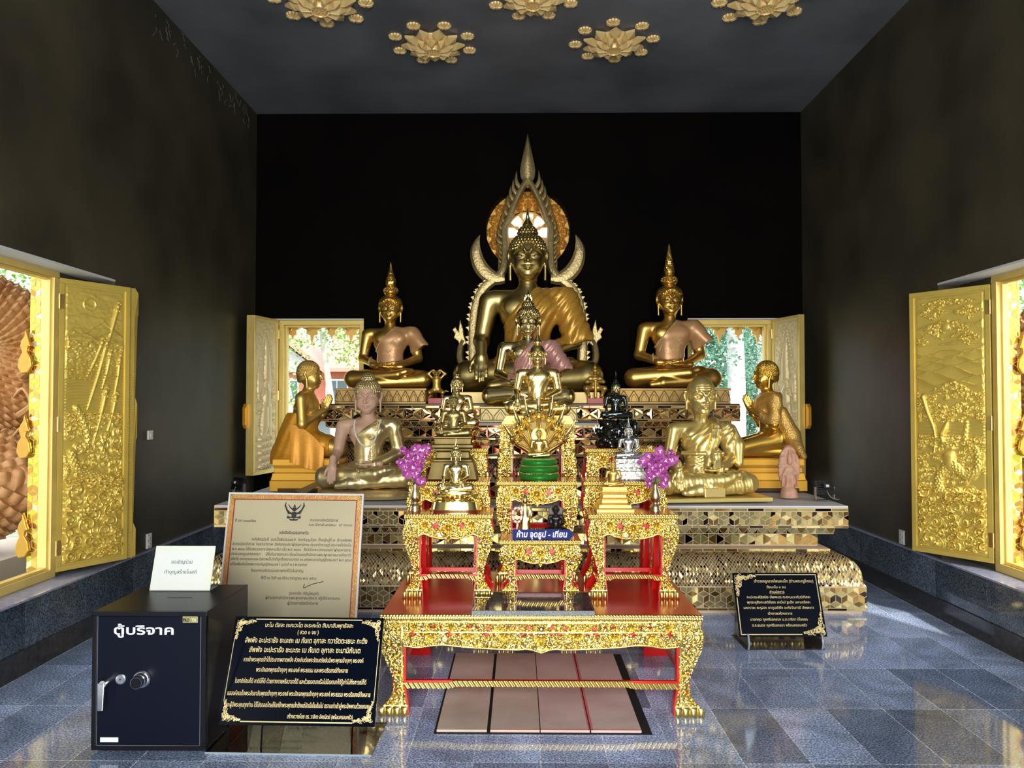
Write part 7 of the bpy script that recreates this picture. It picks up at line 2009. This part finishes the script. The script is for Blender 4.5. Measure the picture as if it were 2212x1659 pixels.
def petal_mesh(mb, a, r0, r1, w_, z0, z1, m_=3):
    M = Matrix.Rotation(a, 4, 'Z')
    pts = [(r0,-w_*.25),(r0+(r1-r0)*.45,-w_*.62),(r0+(r1-r0)*.72,-w_),(r0+(r1-r0)*.84,-w_*.55),(r1,0),(r0+(r1-r0)*.84,w_*.55),(r0+(r1-r0)*.72,w_),(r0+(r1-r0)*.45,w_*.62),(r0,w_*.25)]
    n = len(pts); vs = []
    for x, y in pts: t_ = (x-r0)/(r1-r0); vs.append(M @ Vector((x, y, z0+(z1-z0)*t_)))
    for x, y in pts: t_ = (x-r0)/(r1-r0); vs.append(M @ Vector((x, y, z0+(z1-z0)*t_+.02)))
    ridge = [M @ Vector((r0, 0, z0-.012)), M @ Vector((r0+(r1-r0)*.6, 0, z0+(z1-z0)*.6-.028)), M @ Vector((r1, 0, z1))]
    vs += ridge; b = 2*n; fs = []
    for i in range(n-1):
        mid = b if i == 0 or i == n-2 else b+1
        fs.append((i, i+1, b+1 if 0 < i < n-2 else b+1))
    fs += [(0, b+1, b), (n-1, b, b+1)]
    fs += [(i, n+i, n+i+1, i+1) for i in range(n-1)]; fs.append(tuple(range(n, 2*n)))
    mb.add(vs, fs)
def ornament():
    t = thing('ceiling_ornament', 'x', 'ornament', (0, 0, ZC), group='gilded ceiling ornaments')
    o = MB().lathe([(.19,0),(.18,-.02),(.10,-.06),(.085,-.085),(.082,-.095),(.07,-.098),(.066,-.088),(.002,-.086)], 40).obj('centre_boss', gceil, t, smooth=40)
    mb = MB()
    for i in range(5): mb.box(-.05, .05, -.0015+.022*(i-2), .0015+.022*(i-2), -.092, -.088); mb.box(-.0015+.022*(i-2), .0015+.022*(i-2), -.05, .05, -.092, -.088)
    mb.obj('grille', gceil, o)
    for k in range(10): mb = MB(); petal_mesh(mb, 2*PI*k/10, .07, .285, .052, -.058, -.030); mb.obj('petal', gceil, t)
    for k in range(10): mb = MB(); petal_mesh(mb, 2*PI*(k+.5)/10, .06, .195, .036, -.088, -.070); mb.obj('petal', gceil, t)
    r0 = None
    for k in range(8):
        a = 2*PI*(k+.5)/8
        if r0 is None: r0 = np_obj('small_rosette', RV, RF, gceil, t, smooth=60); r = r0
        else: r = r0.copy(); COL.objects.link(r); r.parent = t
        r.location = (.345*math.cos(a), .345*math.sin(a), 0); r.rotation_euler = (0, 0, a)
    return t
lb = ['gilded ceiling ornament farthest back, above the kneeling monk in the patterned robe', 'gilded ceiling ornament farthest back, above the statue with the tall spire crown',
      'gilded ceiling ornament cut by the frame, nearest the wall with the sun and boats shutter', 'gilded ceiling ornament cut by the frame, on the centre line of the hall', 'gilded ceiling ornament cut by the frame, nearest the wall with the conch blower shutter']
first = ornament()
for i, (x, y, s) in enumerate(((-.776,6.66,1.0),(.845,6.64,1.0),(-1.60,5.93,1.05),(.108,5.88,.95),(1.97,5.93,1.05))):
    o = first if i == 0 else copy_tree(first); o.location = (x, y, ZC-.001); o['label'] = lb[i]; o.scale = (s,)*3; o.rotation_euler = (0, 0, .25*i)
# cobwebs along the ceiling corner
rnd = random.Random(2); web = mat('cobweb', (.35,.34,.32), 0, .8)
t = thing('cobweb', 'thin dusty cobweb threads hanging along the ceiling corner over the wall with the sun and boats shutter', 'cobweb', (XL, 6.5, ZC)); t['kind'] = 'stuff'
mb = MB()
for k in range(46):
    y = rnd.uniform(-.6, 1.6); z = -rnd.uniform(.01, .22); x = .012
    P = [(x, y, z)]
    for q in range(4): P.append((x+rnd.uniform(0,.006), P[-1][1]+rnd.uniform(-.03,.03), P[-1][2]-rnd.uniform(.0,.03)))
    mb.tube(P, .0008, 4)
mb.obj('threads', web, t)
